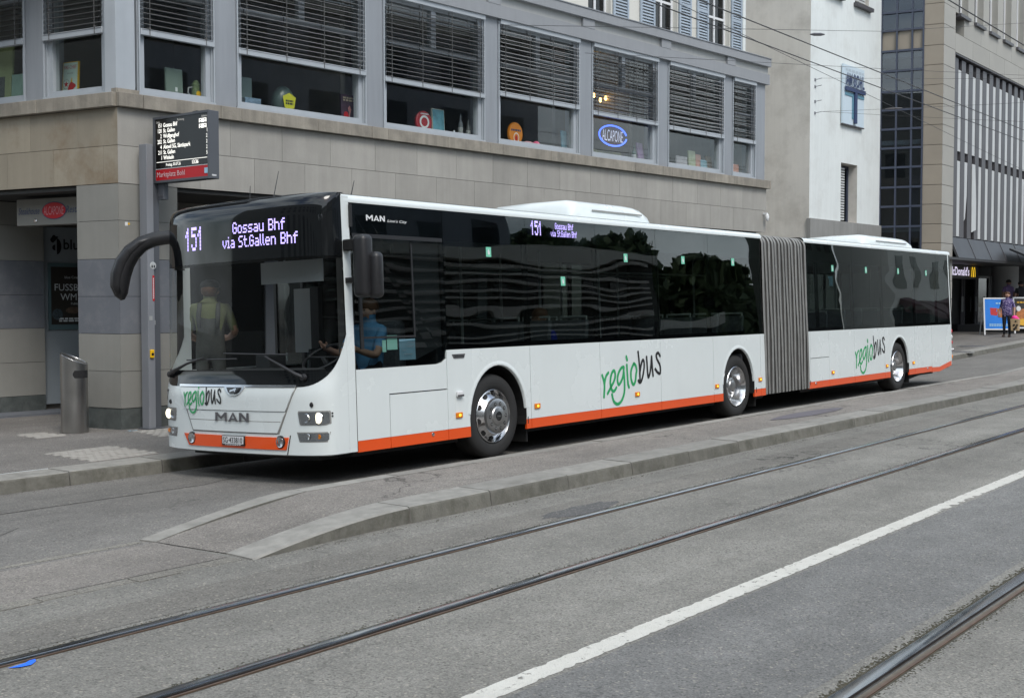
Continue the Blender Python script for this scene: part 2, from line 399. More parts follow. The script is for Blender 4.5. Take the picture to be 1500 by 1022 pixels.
M['busw'] = mat('white_bus_paint', (.715, .765, .765), .26, noise=(.7, .03), coat=.4, streak=.015, bump=(1.6, .0012), grime=((.52, .51, .47), .06, 1.2))
M['busside'] = M['busw']
M['orange'] = mat('orange_bus_paint', (.80, .085, .006), .32, coat=.4, noise=(2, .04))
M['blackgl'] = mat('black_gloss_panel', (.006, .007, .008), .04, spec=.6)
M['blackpl'] = mat('black_plastic', (.018, .018, .020), .42, noise=(30, .08))
M['rubber'] = mat('tyre_rubber', (.022, .022, .022), .78, noise=(25, .2), bump=(80, .001))
M['seal'] = mat('rubber_seal', (.010, .010, .010), .7)
M['chrome'] = mat('polished_steel', (.70, .70, .71), .17, 1., noise=(6, .06))
M['alu'] = mat('brushed_aluminium', (.46, .46, .46), .34, 1., noise=(9, .12))
M['bellow'] = mat('bellows_fabric', (.070, .069, .066), .85, noise=(5, .2), streak=.12)
M['bellow2'] = mat('bellows_rib', (.25, .25, .24), .55, .3, noise=(5, .15), streak=.2)
M['busglass'] = glass('tinted_bus_glass', (.54, .58, .57), 1.54, wave=((.7, 1, 2.0), .0055))
M['drvglass'] = glass('driver_window_glass', (.64, .68, .68), 1.40, wave=((.7, 1, 2.2), .003))
M['wsglass'] = glass('windscreen_glass', (.87, .90, .89), 1.34, wave=((.6, .6, .6), .002))
M['lens'] = glass('lamp_lens', (.82, .84, .86), 1.5)
M['reflector'] = mat('lamp_reflector', (.62, .63, .65), .18, 1.)
M['bulb'] = mat('headlight_bulb', (1, .95, .8), .4, emit=((1, .90, .66), 1.6))
M['led'] = mat('led_dots', (.25, .2, .5), .5, emit=((.50, .42, .98), 1.05))
M['amber'] = mat('amber_lens', (.75, .22, .01), .25)
M['amberlit'] = mat('amber_bulb', (1, .6, .05), .4, emit=((1, .55, .04), 1.3))
M['int_dark'] = mat('interior_dark', (.020, .021, .023), .8)
M['int_grey'] = mat('interior_grey', (.24, .25, .26), .7)
M['int_pole'] = mat('grab_pole', (.50, .52, .52), .35)
M['seatf'] = mat('seat_fabric', (.12, .13, .15), .9, noise=(25, .3))
M['seatr'] = mat('seat_edge', (.16, .17, .18), .6)
M['green'] = mat('green_logo_film', lin((36, 160, 95)), .4)
M['black'] = mat('black_logo_film', (.012, .012, .014), .4)
M['greyl'] = mat('grey_emblem', (.16, .16, .17), .3, .6)
M['whitel'] = mat('white_lettering', (.72, .73, .74), .5)
M['stick'] = mat('green_sticker', lin((120, 205, 175)), .5)
M['paper'] = mat('pale_blue_paper', lin((165, 205, 225)), .7)
M['paperg'] = mat('pale_green_paper', lin((150, 205, 190)), .7)
M['paint'] = None
M['polel'] = mat('pole_paint', (.215, .225, .245), .45, noise=(2, .06), streak=.08)
M['poled'] = mat('pole_paint_dark', (.085, .092, .105), .45, noise=(2, .06))
M['screen'] = mat('display_screen', (.010, .009, .008), .25)
M['screenl'] = mat('display_letters', (.5, .5, .45), .5, emit=((1.0, .98, .92), .75))
M['red'] = mat('red_sign', lin((190, 18, 30)), .45, noise=(2, .03))
M['whitegloss'] = mat('white_sign', (.70, .71, .72), .5)
M['yellow'] = mat('yellow_box', lin((235, 185, 20)), .45)
M['steel'] = mat('stainless_bin', (.42, .41, .395), .33, 1., noise=(3, .10), streak=.12)
M['bluesign'] = mat('pale_blue_sign', (.55, .65, .72), .55)
M['navyl'] = mat('navy_letters', (.035, .055, .13), .5)
M['teal'] = mat('teal_bar', (.12, .27, .36), .5)
M['wire'] = mat('overhead_wire', (.035, .033, .035), .5)
M['skin'] = mat('skin', (.42, .24, .17), .55)
M['hair_br'] = mat('brown_hair', (.10, .045, .022), .7, noise=(40, .4))
M['hair_bk'] = mat('black_hair', (.012, .010, .010), .7)
M['olive'] = mat('olive_shirt', (.165, .185, .090), .9, noise=(12, .15))
M['overall'] = mat('grey_overalls', (.085, .09, .085), .9, noise=(9, .25))
M['cap'] = mat('black_cap', (.010, .011, .013), .85)
M['blueshirt'] = mat('blue_shirt', (.10, .27, .48), .85, noise=(9, .12))
M['cobalt'] = mat('cobalt_shirt', (.015, .035, .33), .85)
M['trous'] = mat('black_trousers', (.012, .012, .015), .9)
M['shoe'] = mat('brown_shoe', (.05, .03, .02), .6)
M['lilac'] = mat('lilac_shirt', (.19, .13, .26), .9)
M['darkshirt'] = mat('dark_shirt', (.014, .014, .018), .9)
M['eye'] = mat('eye', (.01, .01, .01), .3)
M['lip'] = mat('lip', (.28, .09, .07), .5)
M['kraft'] = mat('kraft_paper', (.42, .30, .17), .8, noise=(6, .1))
M['pink'] = mat('pink_plastic', lin((255, 60, 160)), .5)
M['bluead'] = mat('blue_poster', lin((30, 125, 220)), .5, noise=(1.5, .12))
M['darkad'] = mat('dark_poster', (.03, .026, .022), .5)
M['redcup'] = mat('red_cup', lin((190, 50, 50)), .5)
M['burger'] = mat('brown_food', lin((175, 110, 60)), .6, noise=(14, .4))
M['fries'] = mat('yellow_food', lin((215, 165, 50)), .6, noise=(20, .4))
M['leaf'] = mat('tree_leaves', (.045, .075, .025), .7, noise=(2, .4))
M['bark'] = mat('bark', (.06, .045, .035), .9)

def flowered():
    m = mat('flowered_blouse', (.085, .065, .19), .9); t = m.node_tree; N = t.nodes; L = t.links
    v = N.new('ShaderNodeTexVoronoi'); v.inputs['Scale'].default_value = 22; L.new(N.new('ShaderNodeNewGeometry').outputs['Position'], v.inputs['Vector'])
    r = N.new('ShaderNodeValToRGB'); r.color_ramp.elements[0].position = .25; r.color_ramp.elements[0].color = (.50, .42, .62, 1); r.color_ramp.elements[1].position = .42; r.color_ramp.elements[1].color = (.075, .055, .17, 1)
    L.new(v.outputs['Distance'], r.inputs[0]); L.new(r.outputs[0], N['Principled BSDF'].inputs['Base Color']); return m
M['blouse'] = flowered()
def worn_paint():
    """white road paint, worn through to the asphalt in patches"""
    m = asphalt('worn_white_paint', (.218, .210, .190), crack=0); t = m.node_tree; N = t.nodes; L = t.links; p = N['Principled BSDF']
    src = p.inputs['Base Color'].links[0].from_socket; pos = N.new('ShaderNodeNewGeometry').outputs['Position']
    n = N.new('ShaderNodeTexNoise'); n.inputs['Scale'].default_value = 16; n.inputs['Detail'].default_value = 9; n.inputs['Roughness'].default_value = .72; L.new(pos, n.inputs['Vector'])
    r = N.new('ShaderNodeMapRange'); r.inputs['From Min'].default_value = .37; r.inputs['From Max'].default_value = .42; L.new(n.outputs['Fac'], r.inputs['Value'])
    n2 = N.new('ShaderNodeTexNoise'); n2.inputs['Scale'].default_value = 5; n2.inputs['Detail'].default_value = 6; L.new(pos, n2.inputs['Vector'])
    c = N.new('ShaderNodeMapRange'); c.data_type = 'FLOAT_VECTOR'; c.inputs[9].default_value = (.50, .485, .44); c.inputs[10].default_value = (.66, .645, .60)
    L.new(n2.outputs['Fac'], c.inputs[6])
    x = N.new('ShaderNodeMix'); x.data_type = 'RGBA'; L.new(r.outputs[0], x.inputs[0]); L.new(src, x.inputs[6]); L.new(c.outputs[1], x.inputs[7]); L.new(x.outputs[2], p.inputs['Base Color']); return m
M['paint'] = worn_paint()

# ------------------------------------------------------------------ ground, road, rails, island, pavement
def rise(x): return max(0.0, min(.75, .0235*(x-20)))
def cross(y): return -.0348*max(0.0, y)
XS = [-70, -20, -8, 0, 10, 20, 24, 28, 34, 40, 48, 60, 90, 160]
def strip(mb, ys, zf=lambda x, y: 0, xs=XS):
    mb.grid([[(x, y, rise(x)+zf(x, y)) for x in xs] for y in ys]); return mb
RAILS = [(-2.885, -2.755), (-3.925, -3.785), (-6.395, -6.235), (-7.455, -7.295)]
mb = MB()
for a, b in ((-70, -7.455), (-7.295, -6.395), (-6.235, -3.925), (-3.785, -2.885), (-2.755, -1.2)): strip(mb, [a, b])
struct(obj('road', mb, M['road']))
mb = MB(); strip(mb, [-1.2, -.3, 0, 2.8], lambda x, y: cross(y)); struct(obj('bus_lane', mb, M['lane']))
mb = MB(); strip(mb, [2.985, 6, 60], lambda x, y: .05); pave = struct(obj('pavement', mb, M['pave']))
mb = MB(); strip(mb, [-300, -70], lambda x, y: -.03, [-300, 300]); mb.quad((-300, 60, .03), (300, 60, .03), (300, 300, .03), (-300, 300, .03))
struct(obj('ground', mb, M['road']))

def kerb_row(parent, y0, y1, ztop, batter, xs, front, jit=.006, rnd=.022):
    """row of separate granite kerb stones; front=-1 exposes the -Y face"""
    for i in range(len(xs)-1):
        a, b = xs[i]+.007, xs[i+1]-.007; j = random.uniform(-jit, jit); z0 = ztop+j; ra, rb = rise(a), rise(b)
        yf, yb = (y0, y1) if front < 0 else (y1, y0); s = -1 if front < 0 else 1
        sect = [(yb, -.22), (yb, z0), (yf-s*rnd, z0), (yf-s*rnd*.3, z0-rnd*.3), (yf, z0-rnd), (yf+s*batter, -.22)]
        m_ = MB(); n = len(sect)
        m_.v = [(a, y, z+ra) for y, z in sect]+[(b, y, z+rb) for y, z in sect]
        m_.f = [tuple(range(n)), tuple(range(2*n-1, n-1, -1))]+[(q, (q+1) % n, n+(q+1) % n, n+q) for q in range(n)]
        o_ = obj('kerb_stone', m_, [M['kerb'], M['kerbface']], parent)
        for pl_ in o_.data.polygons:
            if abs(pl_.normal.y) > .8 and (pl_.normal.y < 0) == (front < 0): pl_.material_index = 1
# pavement kerb beside the bus lane
xs = [-1.0+1.115*k for k in range(-16, 42)]
kerb_row(pave, 2.58, 2.98, .052, .035, xs, -1)
# traffic island between bus lane and tram track
mb = MB()
X_I = [-.8, -.2, 3, 10, 20, 26, 34, 42, 60]
mb.grid([[(x, y, .128+rise(x)) for x in X_I] for y in (-1.522, -.64)])
tipP = [(-2.50, -.90), (-2.46, -1.30), (-2.44, -1.68)]
rows = []
for k in range(9):
    f = k/8; row = []
    for q in range(7):
        g = q/6; ax, ay = -2.50+.06*g, -.93+(-1.66+.93)*g; bx, by = -.8, -.64+(-1.522+.64)*g
        e = f; row.append((ax+(bx-ax)*f, ay+(by-ay)*f, .006+.122*(e**.8)))
    rows.append(row)
mb.grid(rows)
island = struct(obj('traffic_island', mb, M['isl']))
kerb_row(island, -1.88, -1.525, .132, .055, [-.79, .24, 1.41, 2.54]+[2.54+1.17*k for k in range(1, 44)], -1)
kerb_row(island, -.635, -.46, .132, .03, [-.75+1.16*k for k in range(0, 46)], 1, rnd=.015)
def tip_kerb(outer, inner, n=10):
    m_ = MB(); top = []; 
    for k in range(n+1):
        f = k/n; (ox, oy, oz), (ix, iy, iz) = outer(f), inner(f)
        m_.v += [(ox, oy, -.2), (ox, oy, oz-.012), (ox+(ix-ox)*.06, oy+(iy-oy)*.06, oz), (ix, iy, iz), (ix, iy, -.2)]
    for k in range(n):
        for q in range(4): m_.f.append((k*5+q, k*5+q+1, k*5+q+6, k*5+q+5))
    m_.f += [(0, 1, 2, 3, 4), tuple(n*5+q for q in (4, 3, 2, 1, 0))]
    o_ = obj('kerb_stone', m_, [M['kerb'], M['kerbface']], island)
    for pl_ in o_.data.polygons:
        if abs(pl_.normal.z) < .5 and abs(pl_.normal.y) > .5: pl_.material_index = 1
zt = lambda f: .010+.122*(1-(1-f)**1.7)
tip_kerb(lambda f: (-2.46+1.664*f, -1.965+.085*math.sin(f*math.pi/2), zt(f)), lambda f: (-2.44+1.644*f, -1.66+.135*f, zt(f)))
tip_kerb(lambda f: (-2.53+.87*f, -.76+.14*f, zt(f*.5)), lambda f: (-2.50+.86*f, -.93+.145*f, zt(f*.5)))
tip_kerb(lambda f: (-1.655+.90*f, -.62+.16*math.sin(f*math.pi/2), zt(.5+f*.5)), lambda f: (-1.635+.88*f, -.785+.145*f, zt(.5+f*.5)))
# flush stones that carry the kerb lines on towards the left
mb = MB()
x = -2.48
while x > -9:
    l = random.uniform(.22, .42); d = .012*(-2.48-x)
    mb.box(x-l, x-.012, -1.88+random.uniform(-.02, .02)+d, -1.77+random.uniform(-.02, .02)+d, -.02, .001+random.uniform(0, .004)); x -= l
x = -2.56
while x > -9:
    l = random.uniform(.22, .42); d = .02*(-2.56-x)
    mb.box(x-l, x-.012, -.84+random.uniform(-.015, .015)-d, -.77+random.uniform(-.015, .015)-d, -.02, .001+random.uniform(0, .003)); x -= l
M['flush'] = asphalt('worn_edging_stone', (.235, .222, .195), crack=0); stuff(obj('flush_edging_stones', mb, M['flush']))
mb = MB(); mb.grid([[(x, y, .003) for x in (-9, -5, -2.5)] for y in (-1.74, -.92)]); struct(obj('road_strip', mb, M['isl']))
# repair patches, sheets just above the asphalt
def patch(name, pts, z, m):
    q = MB(); q.poly([(x, y, z+cross(y)) for x, y in pts]); return struct(obj(name, q, m))
def blobpts(cx, cy, rx, ry, n=18, a=.18):
    return [(cx+rx*math.cos(k*2*math.pi/n)*(1+random.uniform(-a, a)), cy+ry*math.sin(k*2*math.pi/n)*(1+random.uniform(-a, a))) for k in range(n)]
patch('asphalt_repair', blobpts(.55, -2.62, .55, .13), .004, M['patch'])
patch('asphalt_repair', blobpts(8.6, -1.1, 1.2, .17, a=.1), .134, mat('bitumen_repair', (.125, .115, .130), .7, noise=(4, .2)))
M['lane2'] = asphalt('old_lane_asphalt', (.165, .158, .146), crack=.5)
patch('lane_repair', [(-9, .1), (-3.2, .15), (-2.75, .5), (-2.9, .95), (-9, .85)], .004, M['lane2'])
patch('lane_repair', [(-3.4, 1.35), (-.3, 1.3), (.6, 1.6), (-.2, 1.95), (-3.6, 2.0)], .004, M['lane2'])
# rails: head, groove and lip sit in the slots of the road sheet
def rail(yo, label):
    """yo = outer (far) edge of the slot; running head on the far side, lip on the near side"""
    y0, y1 = yo; wd = y1-y0
    t = thing('tram_rail', label, 'rail', (0, 0, 0), group='tram rails in the street')
    def sect(pts):
        m_ = MB(); m_.grid([[(x, y, z+rise(x)) for x in XS] for y, z in pts]); return m_
    hw = .060 if wd < .15 else .075
    obj('rail_head', sect([(y1-.012, -.03), (y1-.012, .004), (y1-.016, .006), (y1-.012-hw, .006), (y1-.014-hw, .002), (y1-.018-hw, -.03)]), M['railtop'], t, smooth=True)
    obj('groove', sect([(y1-.018-hw, -.016), (y0+.030, -.016)]), M['groove'], t)
    obj('rail_lip', sect([(y0+.031, -.030), (y0+.029, .002), (y0+.010, .004), (y0+.008, -.03)]), M['railside'], t)
    obj('joint_filler', sect([(y1+.004, .001), (y1-.013, -.003)]), M['dirt'], t)
    obj('joint_filler', sect([(y0+.009, -.002), (y0-.004, .001)]), M['dirt'], t)
rail(RAILS[0], 'grooved tram rail nearest to the traffic island kerb')
rail(RAILS[1], 'grooved tram rail between the white line and the rail by the island')
rail(RAILS[2], 'shiny tram rail in the lower right corner of the street')
rail(RAILS[3], 'tram rail farthest from the bus, outside the picture edge')
# loose grit and moss lying along the rails and the kerb foot
mb = MB()
def grit(n, fx, fy, r0, r1, zf=lambda x, y: 0):
    for _ in range(n):
        x, y = fx(), fy(); r = random.uniform(r0, r1); z = zf(x, y)
        k = len(mb.v); a = random.uniform(0, 6.28); c, s = math.cos(a)*r, math.sin(a)*r; h = r*random.uniform(.25, .6)
        mb.v += [(x+c, y+s, z), (x-s, y+c, z), (x-c, y-s, z), (x+s, y-c, z), (x+c*.2, y+s*.2, z+h)]
        mb.f += [(k, k+1, k+4), (k+1, k+2, k+4), (k+2, k+3, k+4), (k+3, k, k+4)]
tri = lambda a, b: (lambda: random.triangular(a, b, a+(b-a)*.35))
uni = lambda a, b: (lambda: random.uniform(a, b))
clump = lambda y: (lambda: y+abs(random.gauss(0, .022)))
grit(900, uni(-3, 1.2), clump(-6.238), .003, .011)
grit(700, uni(-4.5, 8), clump(-3.783), .003, .010)
grit(600, uni(-5, 6), clump(-2.752), .003, .010)
grit(350, uni(-3, .5), lambda: -6.40-abs(random.gauss(0, .02)), .003, .009)
grit(600, uni(-2, 9), lambda: -1.965-abs(random.gauss(0, .03)), .003, .009)
grit(500, uni(-9, 1), lambda: 2.55-abs(random.gauss(0, .06)), .003, .009, lambda x, y: cross(y))
stuff(obj('loose_grit', mb, M['dirt']))
# newer, darker asphalt between the white line and the second track
mb = MB(); strip(mb, [-6.15, -5.10], lambda x, y: .0011, [v for v in XS if v >= -8]); M['road2'] = asphalt('newer_asphalt', (.178, .176, .170), crack=.3); struct(obj('road_resurfacing', mb, M['road2']))
mb = MB(); mb.grid([[(x, y+random.uniform(-.02, .02), .002) for x in (-9, -6, -4, -2, 0, 2, 4, 6, 9, 12)] for y in (-2.70, -2.30)]); M['road3'] = asphalt('patched_asphalt', (.190, .180, .162), crack=.9); struct(obj('road_repair', mb, M['road3']))
# road markings
mb = MB(); n = 500; r1 = []; r2 = []
for k in range(1301):
    x = -9+k*.0346
    if x > 36: break
    rg = lambda: (random.random()**5)*.016+random.random()*.002
    big = .035 if (2.2 < x < 3.6 and random.random() < .35) else 0
    r1.append((x, -4.935-rg(), .0022+rise(x))); r2.append((x, -5.075+rg()+big, .0022+rise(x)))
mb.grid([r1, r2]); mb.grid([[(x, y, .0022+rise(x)) for x in (36, 48, 60, 90)] for y in (-4.935, -5.075)])
struct(obj('lane_line', mb, M['paint']))
q = MB(); bz = .005
q.poly([(x, y, bz) for x, y in ((-4.80, -2.925), (-4.75, -2.921), (-4.70, -2.914), (-4.67, -2.893), (-4.635, -2.891), (-4.655, -2.93), (-4.70, -2.965), (-4.755, -2.957))])
tag(obj('paint_mark', q, M['blueink']), 'small blue sprayed mark on the asphalt beside the tram rail', 'paint mark')
# pale tactile pavers let into the pavement
def tactile(label, pts, nx, ny, parent=None):
    """pts: corner quad (x,y) a,b,c,d; rows of small pavers"""
    m_ = MB(); a, b, c, d = [Vector((p[0], p[1], 0)) for p in pts]
    for i in range(nx):
        for j in range(ny):
            o_ = .5/nx if j % 2 else 0
            u0, u1 = i/nx+.004+o_, (i+1)/nx-.004+o_; v0, v1 = j/ny+.006, (j+1)/ny-.006
            f = lambda u, v: (a*(1-u)+b*u)*(1-v)+(d*(1-u)+c*u)*v
            P = [f(u0, v0), f(u1, v0), f(u1, v1), f(u0, v1)]; z = .0535+random.uniform(0, .003)
            m_.prism([(p.x, p.y, z) for p in P], (0, 0, -.03))
    return stuff(obj('paver_field', m_, M['paver'], pave))
tactile('', [(-.45, 3.05), (.44, 3.08), (.50, 4.14), (-.38, 4.08)], 9, 11)
tactile('', [(.40, 5.50), (.83, 5.52), (.80, 6.10), (.43, 6.14)], 4, 6)
tactile('', [(1.45, 4.45), (3.6, 4.3), (3.6, 5.1), (1.62, 5.30)], 18, 9)
# covers in the pavement far right
def cover(label, x, y, r, z):
    t = thing('manhole_cover', label, 'manhole cover', (x, y, z), group='covers in the right pavement')
    m_ = MB(); m_.lathe([(0, .004), (r, .004), (r, -.03)], 20, 'z'); obj('lid', m_, M['fin'], t)
    m_ = MB(); m_.lathe([(r+.01, .003), (r+.07, .003), (r+.07, -.03)], 20, 'z'); obj('frame', m_, M['basegrey'], t)
cover('round dark cover in the pavement in front of the right entrance, nearer the kerb', 28.2, 2.95, .42, .06+rise(28.2))
cover('round dark cover in the pavement in front of the right entrance, nearer the doors', 31.0, 3.35, .42, .06+rise(31))

# ------------------------------------------------------------------ corner building
KX, KY = 1.65, 5.557
FR = Matrix.Rotation(math.atan2(-.0893, .996), 4, 'Z')
corner = thing('corner_building', 'beige stone corner building with grey window band and venetian blinds above the bus', 'building', (KX, KY, 0), (0, 0, math.atan2(-.0893, .996)))
e2l = Vector((-.258, .966, 0)); n2l = Vector((.966, .258, 0))       # left facade direction and inward normal, in building coordinates
ML = Matrix(((e2l.x, n2l.x, 0, 0), (e2l.y, n2l.y, 0, 0), (0, 0, 1, 0), (0, 0, 0, 1)))    # (t, depth, z) -> building
def cobj(name, mb, m, left=False, **k):
    if left: mb.tf(ML)
    return obj(name, mb, m, corner, **k)
L_END = 16.33
def panels(rows, left, m, x_end, th=.035):
    """rows: (z0, z1, joints list)"""
    for z0, z1, jo in rows:
        for a, b in zip(jo[:-1], jo[1:]):
            y = random.uniform(0, .0015)
            cobj('stone_panel', MB().box(a+.0025, b-.0025, y, th, z0+.003, z1-.003), m, left)
j1 = [0, .85]+[.85+.905*k for k in range(1, 18)]; j1 = [v for v in j1 if v < 16.1]+[L_END]
j2 = [0]+[.34+.912*k for k in range(0, 18)]; j2 = [v for v in j2 if v < 16.1]+[L_END]
panels([(3.83, 4.33, j1), (3.33, 3.83, j2)], False, M['stone'], L_END)
l1 = [0, .73, 1.65]+[1.65+.92*k for k in range(1, 12)]; l2 = [0, .26, 1.2, 2.12]+[2.12+.92*k for k in range(1, 12)]
panels([(3.83, 4.33, l1), (3.33, 3.83, l2)], True, M['stonewarm'], 12)
# backing walls behind the panels (dark joints)
cobj('wall', MB().box(.02, L_END-.01, .036, .35, 3.34, 4.4), M['dark'])
cobj('wall', MB().box(.02, 12, .036, .35, 3.34, 4.4), M['dark'], True)
cobj('end_wall', MB().box(L_END-.30, L_END-.002, .36, 14, .05, 7.2), M['stone'])
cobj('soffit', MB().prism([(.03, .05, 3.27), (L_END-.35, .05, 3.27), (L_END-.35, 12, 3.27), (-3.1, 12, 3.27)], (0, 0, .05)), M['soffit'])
# corner pillar
rowz = [.335, .83, 1.33, 1.83, 2.33, 2.84, 3.327]
for i in range(6):
    m_ = M['stoneblue'] if i in (2, 3) else M['stonegrey']
    cobj('stone_panel', MB().prism([(.003, 0, rowz[i]+.003), (.86, 0, rowz[i]+.003), (.86, .04, rowz[i]+.003), (.012, .04, rowz[i]+.003)], (0, 0, rowz[i+1]-rowz[i]-.006)), m_)
    cobj('stone_panel', MB().box(.003, .77, 0, .04, rowz[i]+.003, rowz[i+1]-.003), m_, True)
cobj('plinth', MB().box(.004, .86, .008, .05, 0, .332), M['plinth']); cobj('plinth', MB().box(.014, .77, .008, .05, 0, .332), M['plinth'], True)
cobj('pillar_core', MB().prism([(.03, .045, 0), (.86, .045, 0), (.86, .73, 0), (-.17, .73, 0)], (0, 0, 3.33)), M['dark'])
cobj('pillar_side', MB().box(.861, .885, 0, .75, .0, 3.325), M['stonegrey'])
# ground floor: shop front behind the bus, recessed entrance at the left
cobj('shop_wall', MB().box(.89, L_END-.35, 1.6, 1.8, 0, 3.3), M['room'])
for k in range(6):
    x0 = 1.2+k*2.45; cobj('shop_pane', MB().box(x0, x0+2.2, 1.50, 1.515, .35, 3.0), M['paneb'])
    cobj('shop_frame', MB().box(x0+2.2, x0+2.45, 1.47, 1.58, 0, 3.26), M['poled'])
for k in range(3):
    x0 = 4.6+k*4.5
    cobj('column', MB().box(x0, x0+.55, .02, .5, 0, 3.26), M['stonegrey'])
cobj('back_wall', MB().box(-3.4, -1.6, 3.3, 12, 0, 3.3), M['room'])
bz_ = [.05, .32, .83, 1.35, 1.86, 2.38, 2.91, 3.26]
for i in range(7):
    m_ = M['plinth'] if i == 0 else (M['stoneblue'] if i in (3, 4) else M['stonegrey'])
    cobj('stone_panel', MB().box(-1.6, .55, 3.25, 3.29, bz_[i]+.003, bz_[i+1]-.003), m_)
cobj('back_wall', MB().box(-1.6, .56, 3.29, 3.5, 0, 3.3), M['dark'])
cobj('entrance_panel', MB().box(.565, 2.2, 3.36, 3.42, .16, 2.92), mat('blue_grey_entrance', (.30, .34, .37), .5, noise=(1.5, .06)))
cobj('entrance_step', MB().box(-1.5, 2.2, 2.75, 3.34, .0, .085), M['stoneblue'])
cobj('entrance_wall', MB().box(.56, 3.0, 3.43, 3.6, 0, 3.3), M['room'])
# poster and lettering on the entrance panel
po = thing('poster', 'dark football screening poster under the blu lettering in the recessed entrance', 'poster', (KX, KY, 0), (0, 0, math.atan2(-.0893, .996)))
obj('poster_frame', MB().box(.66, 1.50, 3.335, 3.358, 1.32, 2.36), mat('teal_frame', (.10, .16, .175), .5), po)
obj('print', MB().box(.70, 1.46, 3.328, 3.334, 1.40, 2.30), M['darkad'], po)
fnp = lambda y: (lambda x, z: (x, y, z))
q = MB(); add_text_h(q, 'FUSSBALL', .745, 1.93, .105, fnp(3.325)); add_text_h(q, 'WM 2026', .85, 1.78, .105, fnp(3.325)); add_text_h(q, 'Public', 1.02, 1.71, .035, fnp(3.325))
add_text_h(q, 'blue Cinema', .92, 2.12, .04, fnp(3.325)); add_bars(q, (.82, 1.4, 1.44, 1.51), fnp(3.325), 2, 6)
obj('lettering', q, mat('grey_print', (.62, .66, .68), .6), po)
q = MB(); q.ball((1.06, 3.327, 1.62), .13, .004, .055, 14, 6); obj('picture', q, mat('poster_picture', (.10, .07, .05), .6, noise=(30, .7)), po)
q = MB(); q.ball((.80, 3.327, 1.56), .09, .004, .09, 14, 6); obj('picture', q, mat('poster_picture_blue', (.05, .07, .08), .6, noise=(30, .7)), po)
q = MB(); add_text_h(q, 'blue', .915, 2.58, .155, fnp(3.352), bold=.012)
obj('entrance_lettering', q, M['black'], corner)
q = MB()      # rounded emblem made of two halves with a light slit
def blob(cx, cz, rx, rz, y, a0=0, a1=360, n=18): return [(cx+rx*math.cos(R(a0+(a1-a0)*k/n)), y, cz+rz*math.sin(R(a0+(a1-a0)*k/n))) for k in range(n+1)]
q.poly(blob(.815, 2.62, .075, .125, 3.352, -90, 90)); q.poly(blob(.80, 2.72, .09, .055, 3.3515, 60, 240)); q.poly(blob(.79, 2.60, .05, .045, 3.3512, 90, 270))
q.poly(blob(.77, 2.745, .035, .05, 3.3508, 0, 360)); obj('entrance_emblem', q, M['black'], corner)
# sign beam hanging under the overhang
sb = thing('sign_beam', 'grey sign beam with red oval under the left overhang of the corner building', 'sign', (KX, KY, 0), (0, 0, math.atan2(-.0893, .996)))
def sobj(name, mb, m, **k): mb.tf(ML); return obj(name, mb, m, sb, **k)
sobj('beam', MB().box(.2, 2.36, .35, .55, 2.85, 3.22), M['stonegrey'])
tx = 2.36
fb = lambda d: (lambda x, z: (tx-x, d, z))       # x to the right as read from the street
q = MB(); q.poly([(1.60+.245*math.cos(a*math.pi/16), .347, 3.045+.125*math.sin(a*math.pi/16)) for a in range(32)]); sobj('oval_rim', q, M['navyl'])
q = MB(); q.poly([(1.60+.232*math.cos(a*math.pi/16), .344, 3.045+.114*math.sin(a*math.pi/16)) for a in range(32)]); sobj('oval', q, M['red'])
q = MB(); add_text(q, 'Steakhouse', (.04, .47, 3.005, 3.10), fb(.345), shear=.25); add_text(q, 'Restaurant', (1.0, 1.5, 3.005, 3.10), fb(.345), shear=.25); sobj('script_lettering', q, M['navyl'])
q = MB(); add_text(q, 'ALCAPONE', (.56, .955, 2.985, 3.105), fb(.341)); sobj('oval_lettering', q, mat('rose_letters', (.62, .25, .28), .5))
q = MB(); q.lathe([(0, .335), (.022, .335), (.03, .345)], 16, 'y', (1.98, 0, 2.91)); sobj('spotlight', q, M['chrome'])
# ledge, windows, blinds --------------------------------------------
def ledge(joints, left):
    for a, b in zip(joints[:-1], joints[1:]):
        m_ = MB(); z0, z1 = 4.335, 4.53; y = -.085+random.uniform(-.003, .003)
        m_.prism([(a+.002, y, z0), (a+.002, y, z1-.012), (a+.002, .30, z1), (a+.002, .30, z0)], (b-a-.004, 0, 0)); cobj('ledge_stone', m_, M['ledge'], left, bevel=.006)
pf = [0, .34, 1.55, 1.90, 4.34, 4.68, 7.04, 7.36, 9.63, 9.98, 12.16, 12.49, 14.62, 14.94, 15.93, L_END+.07]
lj = []
for i in range(0, len(pf)-1):
    lj.append(pf[i])
    if pf[i+1]-pf[i] > 1.5: lj.append((pf[i]+pf[i+1])/2+.15)
lj.append(pf[-1]); lj[0] = -.02
ledge(lj, False); ledge([-.0, .24, 1.43, 1.77, 3.1, 4.3, 5.5, 7, 8.5, 10, 12], True)
FL = .05                                            # face of the pilasters behind the stone face
wins = [(.34, 1.55), (1.90, 4.34), (4.68, 7.04), (7.36, 9.63), (9.98, 12.16), (12.49, 14.62), (14.94, 15.93)]
lwins = [(.24, 1.43), (1.77, 3.6), (3.95, 5.8), (6.15, 8)]
ZT = 6.70
def pil(a, b, left, z1=ZT+.05):
    cobj('pilaster', MB().box(a+.002, b-.002, FL, .42, 4.53, z1), M['pilaster'], left, bevel=.006)
for a, b in ((1.55, 1.90), (4.34, 4.68), (7.04, 7.36), (9.63, 9.98), (12.16, 12.49), (14.62, 14.94), (15.93, L_END)): pil(a, b, False)
for a, b in ((1.43, 1.77), (3.6, 3.95), (5.8, 6.15), (8, 12)): pil(a, b, True)
cobj('corner_pilaster', MB().prism([(.02, FL, 4.53), (.30, FL, 4.53), (.30, .35, 4.53), (-.02, .35, 4.53), (-.05, .21, 4.53)], (0, 0, 2.3)), M['frame'], bevel=.004)
